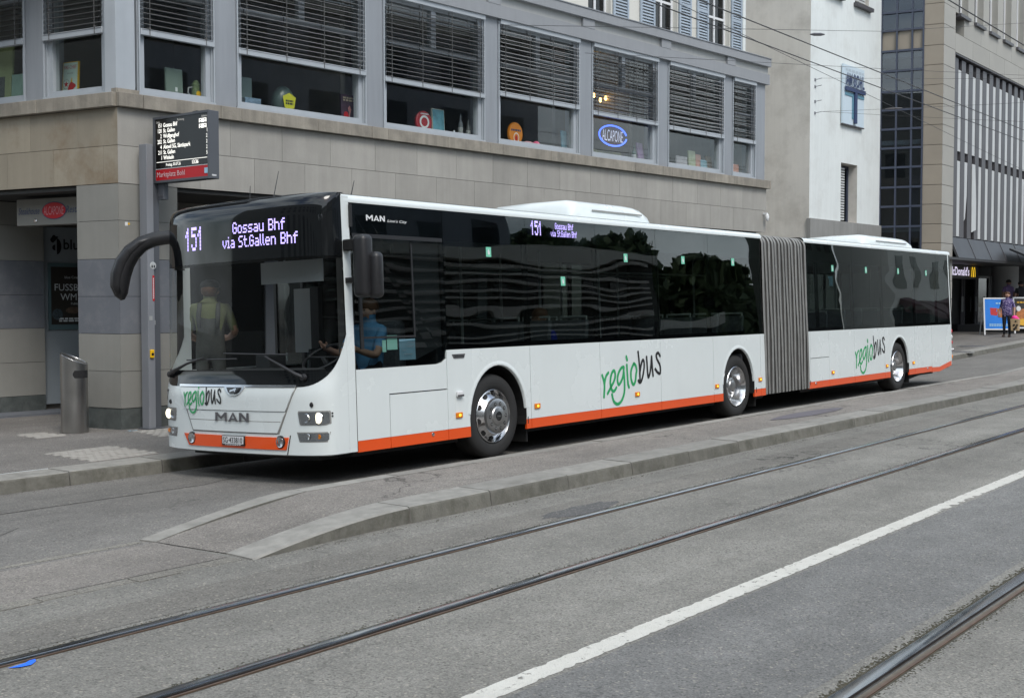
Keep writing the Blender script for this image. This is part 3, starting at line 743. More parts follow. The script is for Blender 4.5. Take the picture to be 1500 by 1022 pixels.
cobj('corner_pilaster_side', MB().box(.055, .215, FL-.004, .30, 4.53, 6.83), M['frame'], True)
# small kerb trim round the foot of the corner pilaster
cobj('corner_foot', MB().box(.0, .34, .02, .4, 4.53, 4.585), M['ledge']); cobj('corner_foot', MB().box(.01, .24, .02, .3, 4.53, 4.585), M['ledge'], True)
def window(a, b, left, rail_z, slat_tilt, z0=4.53):
    w0, w1 = a+.004, b-.004
    fr = MB()
    fr.box(w0, w1, .03, .24, z0, z0+.035); fr.box(w0, w1, .095, .22, z0+.035, z0+.115)
    for x0, x1 in ((w0, w0+.045), (w1-.045, w1)): fr.box(x0, x1, .075, .24, z0+.036, ZT)
    for x0, x1 in ((w0+.046, w0+.12), (w1-.12, w1-.046)): fr.box(x0, x1, .10, .22, z0+.116, ZT)
    fr.box(w0+.121, w1-.121, .10, .22, ZT-.10, ZT); fr.box(w0+.121, w1-.121, .11, .20, 5.93, 5.99)
    if w1-w0 > 1.6: 
        c = (w0+w1)/2; fr.box(c-.055, c+.055, .11, .205, 5.992, ZT-.101)
    f = cobj('window', fr, M['frame'], left)
    p_ = MB().box(w0+.05, w1-.05, .155, .163, z0+.05, ZT-.02)
    if left: p_.tf(ML)
    obj('pane', p_, M['pane'], f)
    # venetian blind
    hd = MB().box(w0+.03, w1-.03, .0, .085, ZT-.06, ZT+.02)
    bl = cobj('blind', hd, M['frame'], left)
    pitch = .0715; n = int((ZT-.08-rail_z-.06)/pitch)
    ca, sa = math.cos(R(slat_tilt)), math.sin(R(slat_tilt)); hw = .038
    sm = MB()
    prof = [(-hw, -.004), (-hw*.5, .0015), (0, .003), (hw*.5, .0015), (hw, -.004)]
    rows = [[(x, .045+u*ca-v*sa, u*sa+v*ca) for x in (w0+.045, w1-.045)] for u, v in prof]
    sm.grid(rows); sm.grid([[(x, y, z-.0016) for x, y, z in r] for r in rows])
    if left: sm.tf(ML)
    me = sm.mesh('slat'); me.materials.append(M['slat']); me.polygons.foreach_set('use_smooth', [True]*len(me.polygons))
    for k in range(n):
        o = bpy.data.objects.new('slat', me); COL.objects.link(o); o.parent = bl
        o.location = (0, 0, rail_z+.085+pitch*k+random.uniform(-.003, .003)); o.rotation_euler = (0, random.uniform(-.0012, .0012) if not left else 0, 0)
    r_ = MB().box(w0+.03, w1-.02, .015, .08, rail_z, rail_z+.085)
    if left: r_.tf(ML)
    obj('bottom_rail', r_, M['frame'], bl, bevel=.006)
    cn = MB(); nc = 4 if w1-w0 > 1.6 else 2
    for k in range(nc):
        x = w0+.16+(w1-w0-.32)*k/(nc-1)
        cn.box(x-.004, x+.004, .004, .010, rail_z, ZT); cn.box(x-.004, x+.004, .084, .090, rail_z, ZT); cn.box(x-.016, x+.016, .008, .086, rail_z+.086, rail_z+.105)
    if left: cn.tf(ML)
    obj('cords', cn, M['cord'], bl)
    for x in (w0+.018, w1-.018):
        gd = MB().box(x-.010, x+.010, .034, .056, z0+.03, ZT)
        if left: gd.tf(ML)
        obj('guide_rail', gd, M['frame'], bl)
rz_ = [5.34, 5.315, 5.29, 5.385, 5.345, 5.32, 5.315]
tl_ = [8, 14, 10, 22, 6, 26, 14]
for (a, b), rzv, tv in zip(wins, rz_, tl_): window(a, b, False, rzv, tv)
for (a, b), rzv in zip(lwins, (5.33, 5.33, 5.3, 5.35)): window(a, b, True, rzv, 8)
# parapet: frieze, recessed pale panels, coping
def parapet(a, b, left, cells, skew=0):
    cobj('frieze', MB().prism([(a, -.03, 6.72), (b, -.03, 6.72), (b, .35, 6.72), (a-skew, .35, 6.72)], (0, 0, .225)), M['fascia'], left)
    cobj('parapet_core', MB().prism([(a, .02, 6.945), (b, .02, 6.945), (b, .35, 6.945), (a-skew, .35, 6.945)], (0, 0, .175)), M['fascia2'], left)
    for x0, x1 in cells: cobj('parapet_block', MB().box(x0, x1, -.035, .018, 6.948, 7.117), M['fascia'], left)
    cobj('coping', MB().prism([(a, -.07, 7.12), (b, -.07, 7.12), (b, .40, 7.12), (a-skew, .40, 7.12)], (0, 0, .17)), M['fascia'], left)
    cobj('coping_cap', MB().prism([(a, -.085, 7.292), (b, -.085, 7.292), (b, .42, 7.292), (a-skew, .42, 7.292)], (0, 0, .018)), M['polel'], left)
parapet(-.0, L_END+.06, False, [(.0, .34), (1.55, 1.90), (4.34, 4.68), (7.04, 7.36), (9.63, 9.98), (12.16, 12.49), (14.62, 14.94)])
parapet(.06, 12, True, [(1.43, 1.77), (3.6, 3.95)])
cobj('flat_roof', MB().box(-3, L_END-.02, .41, 14, 7.0, 7.1), M['fascia'])
# upper-floor rooms seen through the panes
cobj('room_floor', MB().prism([(.2, .36, 4.40), (L_END-.31, .36, 4.40), (L_END-.31, 6, 4.40), (-1.3, 6, 4.40)], (0, 0, .1)), M['roomfloor'])
cobj('room_wall', MB().box(-1.3, L_END-.31, 5.9, 6.0, 4.5, 6.98), M['room'])
cobj('room_ceiling', MB().prism([(.2, .36, 6.88), (L_END-.31, .36, 6.88), (L_END-.31, 6, 6.88), (-1.3, 6, 6.88)], (0, 0, .1)), M['room'])
for x in (4.5, 9.8, 12.3): cobj('room_partition', MB().box(x, x+.1, .9, 5.9, 4.5, 6.88), M['room'])
cobj('window_sill', MB().box(.25, L_END-.31, .245, .75, 4.50, 4.60), M['frame'])
cobj('window_sill', MB().box(.35, 8, .245, .7, 4.50, 4.60), M['frame'], True)
cobj('curtain', MB().box(.30, .62, .45, .52, 4.62, 6.8), mat('beige_curtain', (.20, .185, .16), .9, streak=.2), True)

# things standing on the window sills -------------------------------
RZ = math.atan2(-.0893, .996)
def sill_thing(name, label, cat, s, d=.36, left=False, z=4.60, group=None, lean=0):
    p = (ML @ Vector((s, d, 0))) if left else Vector((s, d, 0))
    P = FR @ p
    rot = RZ + (math.atan2(e2l.y, e2l.x)+math.pi if left else 0)
    return thing(name, label, cat, (KX+P.x, KY+P.y, z), (0, 0, rot), group)
def card(name, label, cat, s, wd, ht, m, left=False, edge=None, lean=.06, deco=None, border=None):
    t = sill_thing(name, label, cat, s, left=left)
    sh = lambda mb_: mb_.tf(Matrix(((1, 0, 0, 0), (0, 1, lean, 0), (0, 0, 1, 0), (0, 0, 0, 1))))
    obj('board', sh(MB().box(-wd/2, wd/2, 0, .03, 0, ht)), edge or m, t)
    obj('front', sh(MB().box(-wd/2+.012, wd/2-.012, -.004, -.001, .012, ht-.012)), m, t)
    if deco:
        for nm, mb_, mm in deco(wd, ht): obj(nm, sh(mb_), mm, t)
    return t
f2 = lambda y: (lambda x, z: (x, y, z))
def deco_fire(wd, ht):
    a = MB(); add_text(a, 'FIRE-CHIEF', (-.12, .12, ht*.80, ht*.90), f2(-.006)); b = MB(); add_text(b, 'GASOLINE', (-.06, .06, ht*.66, ht*.70), f2(-.006))
    s_ = MB(); s_.poly([(-.07+.05*(1 if k % 2 == 0 else .4)*math.sin(k*math.pi/5), -.006, ht*.38+.05*(1 if k % 2 == 0 else .4)*math.cos(k*math.pi/5)) for k in range(10)])
    h = MB(); h.poly([(x, -.007, z) for x, z in ((-.05, .02), (.02, .02), (.05, .10), (.12, .15), (.11, .18), (.05, .21), (.02, .22), (-.02, .17), (-.04, .10))])
    y_ = MB(); y_.poly([(x, -.0065, z) for x, z in ((.01, .21), (.05, .21), (.04, .29))])
    c_ = MB(); c_.lathe([(.062, -.0062), (.066, -.0062)], 24, 'y', (-.07, 0, ht*.38))
    return [('red_lettering', a, M['red']), ('grey_lettering', b, M['greyl']), ('star', s_, M['red']), ('hat', h, M['red']), ('crest', y_, M['yellow']), ('ring', c_, M['black'])]
card('tin_sign', 'white tin sign lettered FIRE-CHIEF with a red hat in the left corner window', 'sign', 1.27, .30, .50, mat('pale_tin', lin((205, 225, 215)), .4), left=True, edge=M['yellow'], deco=deco_fire)
card('picture_board', 'pale green board standing in the window left of the red hat sign', 'board', 2.33, .26, .42, mat('pale_green_card', lin((135, 165, 150)), .6), left=True)
card('picture_board', 'narrow dark framed picture at the left picture edge, upper window', 'picture', 2.66, .16, .42, mat('dark_picture', (.06, .065, .06), .4, noise=(20, .6)), left=True, edge=M['concrete'])
card('lamp_shade', 'pale yellow green shade high in the window at the left picture edge', 'lamp shade', 2.62, .34, .85, mat('pale_shade', lin((150, 160, 115)), .8), left=True)
card('tablet_board', 'pale grey upright board behind the first window right of the corner', 'board', 1.09, .27, .43, mat('pale_grey_card', lin((120, 135, 125)), .5), deco=lambda w_, h_: [('sticker', MB().box(.01, .045, -.007, -.005, .11, .17), M['whitel'])])
t = sill_thing('beer_mug', 'pale decorated mug beside the grey board in the first front window', 'mug', 1.43)
q = MB(); q.lathe([(.0, 0), (.075, 0), (.07, .06), (.06, .20), (.07, .24), (.05, .26), (.03, .30), (0, .31)], 20, 'z'); obj('mug_body', q, mat('mug_glaze', lin((105, 120, 85)), .3, noise=(20, .5)), t, smooth=True)
q = MB(); q.tube([(-.06, 0, .20), (-.12, 0, .19), (-.13, 0, .12), (-.07, 0, .06)], .012); obj('handle', q, M['concrete'], t, smooth=True)
q = MB(); q.lathe([(0, -.074), (.04, -.074)], 16, 'y', (0, 0, .11)); obj('badge', q, M['yellow'], t)
t = sill_thing('laptop', 'open grey laptop at the left end of the second front window', 'laptop', 2.27)
obj('screen', MB().box(-.17, .17, .08, .10, .15, .48).tf(Matrix.Shear('XY', 4, (0, 0)) if False else Matrix.Identity(4)), mat('laptop_shell', lin((115, 130, 130)), .4), t)
obj('base', MB().box(-.17, .17, -.12, .12, .0, .14), mat('dark_box', (.05, .06, .07), .5), t)
obj('photo', MB().box(-.10, .18, -.135, -.125, .01, .15), mat('photo_card', lin((110, 130, 150)), .5, noise=(20, .5)), t)
t = sill_thing('fire_helmet', 'dark helmet with yellow badge in the second front window', 'helmet', 2.95)
q = MB(); q.ball((0, 0, .17), .19, .15, .25, 20, 12); obj('shell', q, mat('helmet_shell', (.05, .075, .07), .3), t, smooth='all')
q = MB(); q.poly([(x, -.158, z) for x, z in ((-.12, .24), (-.06, .27), (0, .30), (.06, .27), (.12, .24), (.09, .08), (0, .03), (-.09, .08))]); obj('badge', q, mat('yellow_badge', lin((195, 190, 30)), .5), t)
q = MB(); add_bars(q, (-.07, .07, .12, .20), f2(-.161), 2, 3); obj('badge_lettering', q, M['black'], t)
def deco_pin(wd, ht):
    a = MB(); add_bars(a, (-.11, .11, ht*.76, ht*.93), f2(-.007), 2, 3); b = MB(); b.ball((-.06, -.006, .12), .05, .003, .06, 14, 6)
    c_ = MB(); c_.poly([(x, -.008, z) for x, z in ((-.03, .02), (.0, .02), (.02, .14), (.05, .22), (.02, .28), (-.02, .24), (0, .16))])
    return [('title', a, mat('cream_print', lin((210, 190, 160)), .6)), ('flower', b, M['red']), ('figure', c_, mat('rose_print', lin((190, 130, 130)), .6))]
card('poster_board', 'dark purple tin poster with pale title at the right of the second front window', 'poster', 4.24, .30, .45, mat('plum_print', lin((75, 50, 70)), .6, noise=(12, .3)), deco=deco_pin)
t = sill_thing('round_sign', 'round red sign leaning in the third front window', 'sign', 5.86)
q = MB(); q.lathe([(0, -.02), (.17, -.02), (.185, -.01), (.185, .02), (0, .02)], 28, 'y', (0, 0, .19)); obj('disc', q, mat('red_enamel', lin((165, 30, 40)), .35), t)
q = MB(); q.lathe([(.075, -.023), (.11, -.023)], 28, 'y', (0, 0, .19)); obj('ring', q, M['whitel'], t)
q = MB(); add_bars(q, (-.09, .09, .31, .34), f2(-.024), 1, 5); add_bars(q, (-.09, .09, .04, .07), f2(-.024), 1, 5); obj('lettering', q, M['whitel'], t)
card('framed_picture', 'turquoise framed picture beside the round red sign', 'picture', 6.22, .29, .45, mat('turquoise_print', lin((95, 150, 165)), .5, noise=(9, .4)), edge=mat('cream_edge', lin((190, 190, 175)), .6))
def bottle(label, s, h, m):
    t = sill_thing('bottle', label, 'bottle', s); q = MB(); q.lathe([(0, 0), (.045, 0), (.045, h*.6), (.02, h*.75), (.018, h), (0, h)], 14, 'z'); obj('bottle_glass', q, m, t, smooth=True)
    q = MB(); q.lathe([(.046, h*.15), (.046, h*.45)], 14, 'z'); obj('bottle_label', q, M['concrete'], t)
bottle('small white bottle by the dark vases in the third front window', 6.58, .12, M['whitel'])
bottle('tall grey vase at the right of the third front window', 6.74, .42, mat('vase', lin((95, 100, 105)), .4))
bottle('slim grey vase next to the right frame of the third front window', 6.93, .34, mat('vase2', lin((80, 82, 80)), .4))
t = sill_thing('oval_sign', 'orange oval sign in the fourth front window', 'sign', 8.15)
q = MB(); q.lathe([(0, -.02), (.18, -.02), (.19, .02), (0, .02)], 28, 'y'); q.tf(Matrix.Translation((0, 0, .22)) @ Matrix.Diagonal((1, 1, 1.12, 1))); obj('disc', q, mat('orange_enamel', lin((225, 135, 35)), .4), t)
q = MB(); q.lathe([(.06, -.023), (.075, -.023)], 24, 'y'); q.tf(Matrix.Translation((.01, 0, .15)) @ Matrix.Diagonal((1, 1, 1.2, 1))); obj('ring', q, M['whitel'], t)
q = MB(); q.ball((.01, -.022, .145), .03, .004, .05, 12, 6); obj('dot', q, M['red'], t)
q = MB(); add_bars(q, (-.13, .13, .26, .31), f2(-.023), 1, 4); obj('lettering', q, M['navyl'], t)
t = sill_thing('soft_toy', 'pink toy lying on the sill right of the orange oval sign', 'toy', 8.6)
q = MB(); q.ball((-.08, 0, .06), .16, .06, .06, 12, 8); obj('toy_body', q, mat('pale_pink', lin((200, 150, 155)), .9), t, smooth='all')
q = MB(); q.ball((.13, 0, .07), .08, .07, .07, 12, 8); obj('toy_head', q, mat('toy_pink', lin((230, 110, 145)), .9), t, smooth='all')
card('framed_picture', 'pale blue picture at the right end of the fourth front window', 'picture', 9.63, .28, .42, mat('blue_print', lin((105, 150, 170)), .5, noise=(9, .35)))
# neon sign in the fifth window
t = sill_thing('neon_sign', 'oval blue neon sign with white letters in the fifth front window', 'neon sign', 10.95, d=.30, z=5.05)
q = MB(); q.tube([(.44*math.cos(a), -.02, .0+.20*math.sin(a)) for a in [R(12+348*k/40) for k in range(40)]], .016, 8); obj('blue_tube', q, mat('neon_blue', (.1, .15, .9), .4, emit=((.05, .13, 1.0), 1.5)), t, smooth=True)
q = MB(); q.poly([(.42*math.cos(a*math.pi/18), .01, .18*math.sin(a*math.pi/18)) for a in range(36)]); obj('backing', q, mat('maroon_backing', (.06, .015, .02), .5), t)
q = MB(); add_text(q, 'ALCAPONE', (-.33, .33, -.11, .11), f2(-.012), bold=-.012); obj('white_letters', q, mat('neon_white', (.5, .5, .6), .4, emit=((.72, .74, 1.0), .42)), t)
t = sill_thing('counter_sign', 'olive lettered board below the neon sign', 'sign', 11.0)
obj('board', MB().box(-.45, .45, .1, .13, 0, .17), mat('olive_board', (.10, .10, .025), .6, noise=(5, .3)), t)
q = MB(); add_text(q, 'Steakhouse', (-.38, .05, .06, .14), f2(.095), shear=.2); add_text(q, 'Restaurant', (.08, .40, .02, .09), f2(.095), shear=.2); obj('lettering', q, mat('olive_letters', (.28, .30, .12), .6), t)
card('framed_picture', 'slim lilac picture at the right end of the neon sign window', 'picture', 12.02, .20, .42, mat('lilac_print', lin((150, 125, 165)), .5, noise=(9, .35)), lean=.15)
bottle('dark green bottle left of the lilac picture', 11.75, .35, mat('green_glass', (.02, .06, .04), .2))
for k, (s_, z_) in enumerate(((12.30, 6.06), (12.40, 6.10), (12.62, 6.03), (12.80, 6.09))):
    P = FR @ Vector((s_-.55, 1.5, 0)); t = thing('pendant_lamp', ('leftmost', 'second from left', 'third from left', 'rightmost')[k]+' of the four lit warm bulbs behind the blind above the neon sign', 'lamp', (KX+P.x, KY+P.y, z_), group='warm bulbs in the neon window')
    obj('bulb', MB().ball((0, 0, 0), .03, .03, .05, 8, 6), mat('warm_bulb', (1, .6, .2), .4, emit=((1, .55, .15), 6)), t); obj('flex', MB().box(-.004, .004, -.004, .004, .05, .8), M['cord'], t)
for s_, wd, ht, c, nm in ((13.47, .40, .27, (165, 160, 165), 'white square card at the left of the sixth front window'), (13.86, .26, .42, (165, 170, 140), 'tall cream card second in the sixth front window'), (14.10, .2, .36, (185, 135, 120), 'salmon card third in the sixth front window'), (14.30, .30, .26, (130, 165, 180), 'pale blue card fourth in the sixth front window'), (14.55, .3, .36, (95, 75, 45), 'brown card at the right of the sixth front window'), (15.25, .18, .24, (160, 165, 110), 'pale yellow pointed card in the last front window'), (15.58, .3, .27, (190, 130, 110), 'salmon picture card in the last front window')):
    card('picture_card', nm, 'card', s_, wd, ht, mat('card_print', lin(c), .6, noise=(10, .22)))
# wall lamp and camera on the end of the band
t = thing('security_camera', 'small white dome camera on the right end of the stone band', 'camera', tuple(FR @ Vector((16.20, -.0, 3.72)) + Vector((KX, KY, 0))))
obj('bracket', MB().box(-.02, .02, -.10, 0, .02, .06), M['whitegloss'], t); q = MB(); q.ball((0, -.10, -.05), .045, .045, .09, 12, 8); obj('dome', q, M['whitegloss'], t, smooth='all')
for z in (2.57, 3.04):
    P = FR @ Vector((.42, -.0, z)); t = thing('wall_stud', 'round steel stud in the corner pillar, %s of the pair' % ('lower' if z < 2.8 else 'upper'), 'stud', (KX+P.x, KY+P.y, z), (0, 0, RZ), 'steel studs on the corner pillar')
    q = MB(); q.lathe([(0, -.03), (.016, -.03), (.022, -.012), (.022, 0)], 14, 'y'); obj('stud_head', q, M['chrome'], t, smooth=True)
P = FR @ Vector((.12, -.002, 2.79)); t = thing('wall_sticker', 'small white and yellow sticker on the corner pillar', 'sticker', (KX+P.x, KY+P.y, 2.79), (0, 0, RZ))
obj('white_part', MB().box(-.03, .01, -.002, 0, -.02, .03), M['whitel'], t); obj('yellow_part', MB().box(.012, .04, -.002, 0, -.005, .02), M['yellow'], t)

# ------------------------------------------------------------------ old house with shutters behind the flat roof
sh_ = thing('shuttered_house', 'cream old house with pale blue shutters rising behind the flat roof of the corner building', 'building', (KX, KY, 0), (0, 0, RZ))
SY = 3.5
WX = [(14.0, 15.15), (16.72, 17.75), (19.12, 20.2)]
def sh(name, mb, m, par=None, **k): return obj(name, mb, m, par or sh_, **k)
segs = [(11.0, 14.15)]+[(14.95, 16.72), (17.72, 19.12), (20.18, 20.82)]
sh('wall', MB().box(8, 14.1, SY, SY+.35, 7.0, 14), M['cream_pl'])
for a, b in ((14.96, 16.72), (17.72, 19.12), (20.18, 20.82)): sh('wall', MB().box(a, b, SY, SY+.35, 7.0, 14), M['cream_pl'])
for a, b in ((14.1, 14.96), (16.72, 17.72), (19.12, 20.18)):
    sh('wall', MB().box(a, b, SY, SY+.35, 10.6, 14), M['cream_pl']); sh('wall', MB().box(a, b, SY, SY+.35, 7.0, 8.15), M['cream_pl'])
    fr = MB(); 
    for x in (a+.002, (a+b)/2-.03, b-.062): fr.box(x, x+.06, SY+.14, SY+.22, 8.152, 10.598)
    for z in (8.152, 9.35, 10.538): fr.box(a+.063, b-.063, SY+.145, SY+.215, z, z+.06)
    f = sh('window', fr, M['whitel']); sh('pane', MB().box(a+.03, b-.03, SY+.17, SY+.18, 8.18, 10.57), M['paneb'], f)
    sh('sill', MB().box(a-.08, b+.08, SY-.10, SY+.14, 8.06, 8.15), M['basegrey'], f)
    sh('reveal', MB().box(a, b, SY+.36, SY+.4, 8, 10.7), M['dark'])
for a, b in ((15.02, 15.62), (16.10, 16.70), (17.76, 18.30), (18.58, 19.10), (20.22, 20.74)):
    fr = MB(); fr.box(a, a+.06, SY-.06, SY-.015, 8.15, 10.6); fr.box(b-.06, b, SY-.06, SY-.015, 8.15, 10.6)
    for z in (8.15, 9.35, 10.52): fr.box(a+.061, b-.061, SY-.058, SY-.017, z, z+.08)
    s_ = sh('shutter', fr, M['shutter'])
    lv = MB(); z = 8.25
    while z < 10.5: lv.prism([(a+.061, SY-.055, z), (a+.061, SY-.02, z+.055), (a+.061, SY-.012, z+.05), (a+.061, SY-.047, z-.005)], (b-a-.122, 0, 0)); z += .075
    stuff(sh('louvres', lv, M['shutter'], s_))
sh('corner_trim', MB().box(20.822, 20.95, SY-.03, SY+.4, 7.0, 14), M['white_pl']); sh('side_wall', MB().box(20.5, 20.82, SY+.36, 14, 0, 14), M['cream_pl'])
sh('eaves', MB().box(8, 21.4, SY-.7, 14, 14, 14.25), M['shutter'])

# ------------------------------------------------------------------ white building
W0 = Vector((26.9, 7.03, 0)); EW = math.atan2(-.04844, .99883)
wb = thing('white_building', 'white rendered building with stained grey side wall and hanging T sign', 'building', tuple(W0), (0, 0, EW))
def wo_(name, mb, m, par=None, **k): return obj(name, mb, m, par or wb, **k)
# front wall with openings cut out as separate rectangles
SW = 5.1
def wallrects(x0, x1, z0, z1, holes):
    xs_ = sorted({x0, x1}|{h[0] for h in holes}|{h[1] for h in holes}); zs_ = sorted({z0, z1}|{h[2] for h in holes}|{h[3] for h in holes})
    out = []
    for i in range(len(xs_)-1):
        for j in range(len(zs_)-1):
            cx, cz = (xs_[i]+xs_[i+1])/2, (zs_[j]+zs_[j+1])/2
            if not any(h[0] < cx < h[1] and h[2] < cz < h[3] for h in holes): out.append((xs_[i], xs_[i+1], zs_[j], zs_[j+1]))
    return out
wh = [(2.16, 3.36, 4.262, 6.13), (3.05, 4.1, 11.3, 13.0), (1.0, 2.0, 11.3, 13.0)]
q = MB()
for a, b, c, d in wallrects(0, SW, 4.26, 16, wh): q.quad((a, 0, c), (b, 0, c), (b, 0, d), (a, 0, d))
wo_('front_wall', q, M['white_pl'])
q = MB(); q.quad((0, 0, 0), (0, 14, 0), (0, 14, 16), (0, 0, 16)); wo_('side_wall', q, M['dirty_pl'])
q = MB(); q.box(.02, SW, .5, 14, 0, 15.9); wo_('core', q, M['dark'])
for a, b in ((-.06, 1.55), (1.56, 3.25), (3.26, SW+.02)): wo_('base_stone', MB().box(a, b, -.08, .06, 3.35, 4.26), M['basegrey'], bevel=.01)
for a, b in ((-.06, 1.55), (1.56, 3.25), (3.26, SW+.02)): wo_('base_stone', MB().box(a, b, -.08, .06, 0, 3.34), M['basegrey'])
def reveal(a, b, c, d, dep=.45, m=M['dirty_pl']):
    q = MB(); q.quad((a, 0, c), (a, dep, c), (a, dep, d), (a, 0, d)); q.quad((b, 0, c), (b, dep, c), (b, dep, d), (b, 0, d)); q.quad((a, 0, d), (b, 0, d), (b, dep, d), (a, dep, d)); q.quad((a, 0, c), (b, 0, c), (b, dep, c), (a, dep, c))
    return wo_('reveal', q, m)
reveal(2.16, 3.36, 4.262, 6.13)
fr = MB(); fr.box(2.16, 2.24, .30, .40, 4.27, 6.1); fr.box(3.28, 3.36, .30, .40, 4.27, 6.1); fr.box(2.24, 3.28, .31, .39, 6.02, 6.1); f = wo_('window', fr, M['navy'])
wo_('pane', MB().box(2.24, 3.28, .35, .36, 4.27, 6.02), M['paneb'], f)
lv = MB(); z = 4.35
while z < 6.0: lv.box(2.25, 2.85, .20, .26, z, z+.05); z += .085
wo_('roller_blind', lv, M['sheet'], f)
for a, b in ((3.05, 4.1), (1.0, 2.0)):
    reveal(a, b, 11.3, 13.0, .3); fr = MB(); fr.box(a, a+.07, .2, .28, 11.3, 13); fr.box(b-.07, b, .2, .28, 11.3, 13); fr.box(a+.07, b-.07, .2, .28, 11.3, 11.37); f = wo_('window', fr, M['whitel'])
    wo_('pane', MB().box(a+.07, b-.07, .24, .25, 11.37, 13), M['paneb'], f); wo_('sill', MB().box(a-.1, b+.1, -.14, .2, 11.18, 11.297), M['fin'], f)
    lv = MB(); z = 11.45
    while z < 13: lv.box(a+.05, b-.05, .10, .16, z, z+.05); z += .09
    wo_('shutter', lv, M['sheet'], f)
wo_('side_window', MB().box(-.03, -.01, 2.6, 3.6, 9.2, 10.2), M['dark'])
wo_('side_window_frame', MB().box(-.05, -.031, 2.7, 3.5, 9.75, 10.1), M['bark'])
ts = thing('hanging_sign', 'pale blue panel sign with dark AM BOHL letters over a big T', 'sign', tuple(W0), (0, 0, EW))
def to_(name, mb, m): return obj(name, mb, m, ts)
to_('panel', MB().box(2.07, 3.63, -.085, -.03, 7.36, 9.22), M['bluesign']); to_('panel_edge', MB().box(2.06, 3.64, -.10, -.02, 7.32, 7.355), M['fin'])
q = MB(); n0 = len(q.v); add_text(q, 'AM BOHL', (2.20, 3.56, 8.56, 8.98), f2(-.13), bold=.03)
to_('letters', q, M['navyl']); 
to_('t_bar', MB().box(2.16, 3.60, -.16, -.11, 8.40, 8.53), M['navyl']); to_('t_stem', MB().box(2.82, 2.98, -.16, -.11, 7.42, 8.395), M['navyl'])
to_('t_bar_shadow_plate', MB().box(2.20, 3.60, -.105, -.09, 8.26, 8.36), M['teal']); to_('t_stem_plate', MB().box(2.72, 2.90, -.105, -.09, 7.56, 8.255), M['teal'])
q = MB(); add_bars(q, (2.24, 3.58, 9.02, 9.14), f2(-.09), 1, 5); to_('faint_letters', q, mat('faint_letters', (.44, .52, .58), .5))
for k, z in enumerate((8.48, 8.27, 7.82, 7.47)):
    P = Matrix.Rotation(EW, 4, 'Z') @ Vector((.31, 0, z)) + W0
    t = thing('wall_anchor', ('topmost', 'second', 'third', 'lowest')[k]+' of the small wire anchors on the white wall', 'anchor', tuple(P), (0, 0, EW), 'wire anchors on the white wall')
    obj('plate', MB().box(-.04, .04, -.02, 0, -.04, .04), M['polel'], t); q = MB(); q.tube([(0, -.02, 0), (.05, -.2, .03)], .011, 6); obj('hook', q, M['polel'], t)

# ------------------------------------------------------------------ office building at the right: glass wall, stone pier, fins
G0 = Vector((32.014, 6.783, 0)); eg = Vector((.21497, -.97662, 0)); ng = Vector((-.97662, -.21497, 0))   # along towards street, outward (left)
M0 = Vector((32.44, 4.85, 0))
ob = thing('office_building', 'brown stone office building with glass wall, dark vertical fins and entrance canopy', 'building', (0, 0, 0))
def oo(name, mb, m, par=None, **k): return obj(name, mb, m, par or ob, **k)
MG = Matrix(((eg.x, -ng.x, 0, G0.x), (eg.y, -ng.y, 0, G0.y), (0, 0, 1, 0), (0, 0, 0, 1)))      # (s, depth, z)
ROWS = [.6, 1.3, 1.95, 2.6, 3.25, 4.22, 4.89, 5.53, 6.19, 6.83, 7.46, 8.10, 8.71, 9.39, 10.05, 10.73, 11.32, 11.95, 12.6, 13.2]
VX = [0, .5, .99, 1.37]
for i in range(len(ROWS)-1):
    for a, b in zip(VX[:-1], VX[1:]):
        q = MB().box(a+.03, b-.03, .05, .06, ROWS[i]+.035, ROWS[i+1]-.035).tf(MG)
        if abs(ROWS[i]-10.05) < .01 or ROWS[i] == 8.71 and False: oo('spandrel_panel', q, M['mstone'])
        else: oo('glass_pane', q, M['panemix'] if 'panemix' in M else M['paneb'])
q = MB()
for v in VX[:-1]+[1.34]: q.box(v-.028, v+.028, -.02, .10, .5, 13.5)
for z in ROWS: q.box(-.02, 1.37, -.025, .095, z-.034, z+.034)
oo('mullions', q.tf(MG), M['navy'])
oo('stair_core', MB().box(-.2, 1.4, 2.2, 2.4, 0, 14).tf(MG), M['dirty_pl'])
for z in (4.2, 7.1, 10.0): oo('stair_slab', MB().box(0, 1.36, .12, 2.19, z-.15, z).tf(MG), M['concrete'])
for k, z in enumerate((9.05, 8.95)):
    oo('ceiling_light', MB().box(.55+.3*k, .75+.3*k, .5, .62, z, z+.03).tf(MG), mat('lit_tube', (1, 1, .8), .4, emit=((1, .95, .6), 3)))
PJ = [.0, .6, 1.2, 1.8, 2.4, 3.0, 3.65, 4.28, 4.93, 5.57, 6.23, 6.88, 7.54, 8.21, 8.85, 9.5, 10.14, 10.82, 11.5, 12.2, 12.9, 13.6]
for a, b in zip(PJ[:-1], PJ[1:]):
    oo('stone_block', MB().box(1.372, 1.975, 0, .5, a+.008, b-.008).tf(MG), M['mstone'])
    oo('stone_block', MB().box(M0.x+.03, M0.x+1.18, M0.y, M0.y+.5, a+.008, b-.008), M['mstone2'])
oo('pier_core', MB().box(M0.x+.1, M0.x+1.17, M0.y+.06, M0.y+2.4, 0, 13.6), M['dark'])
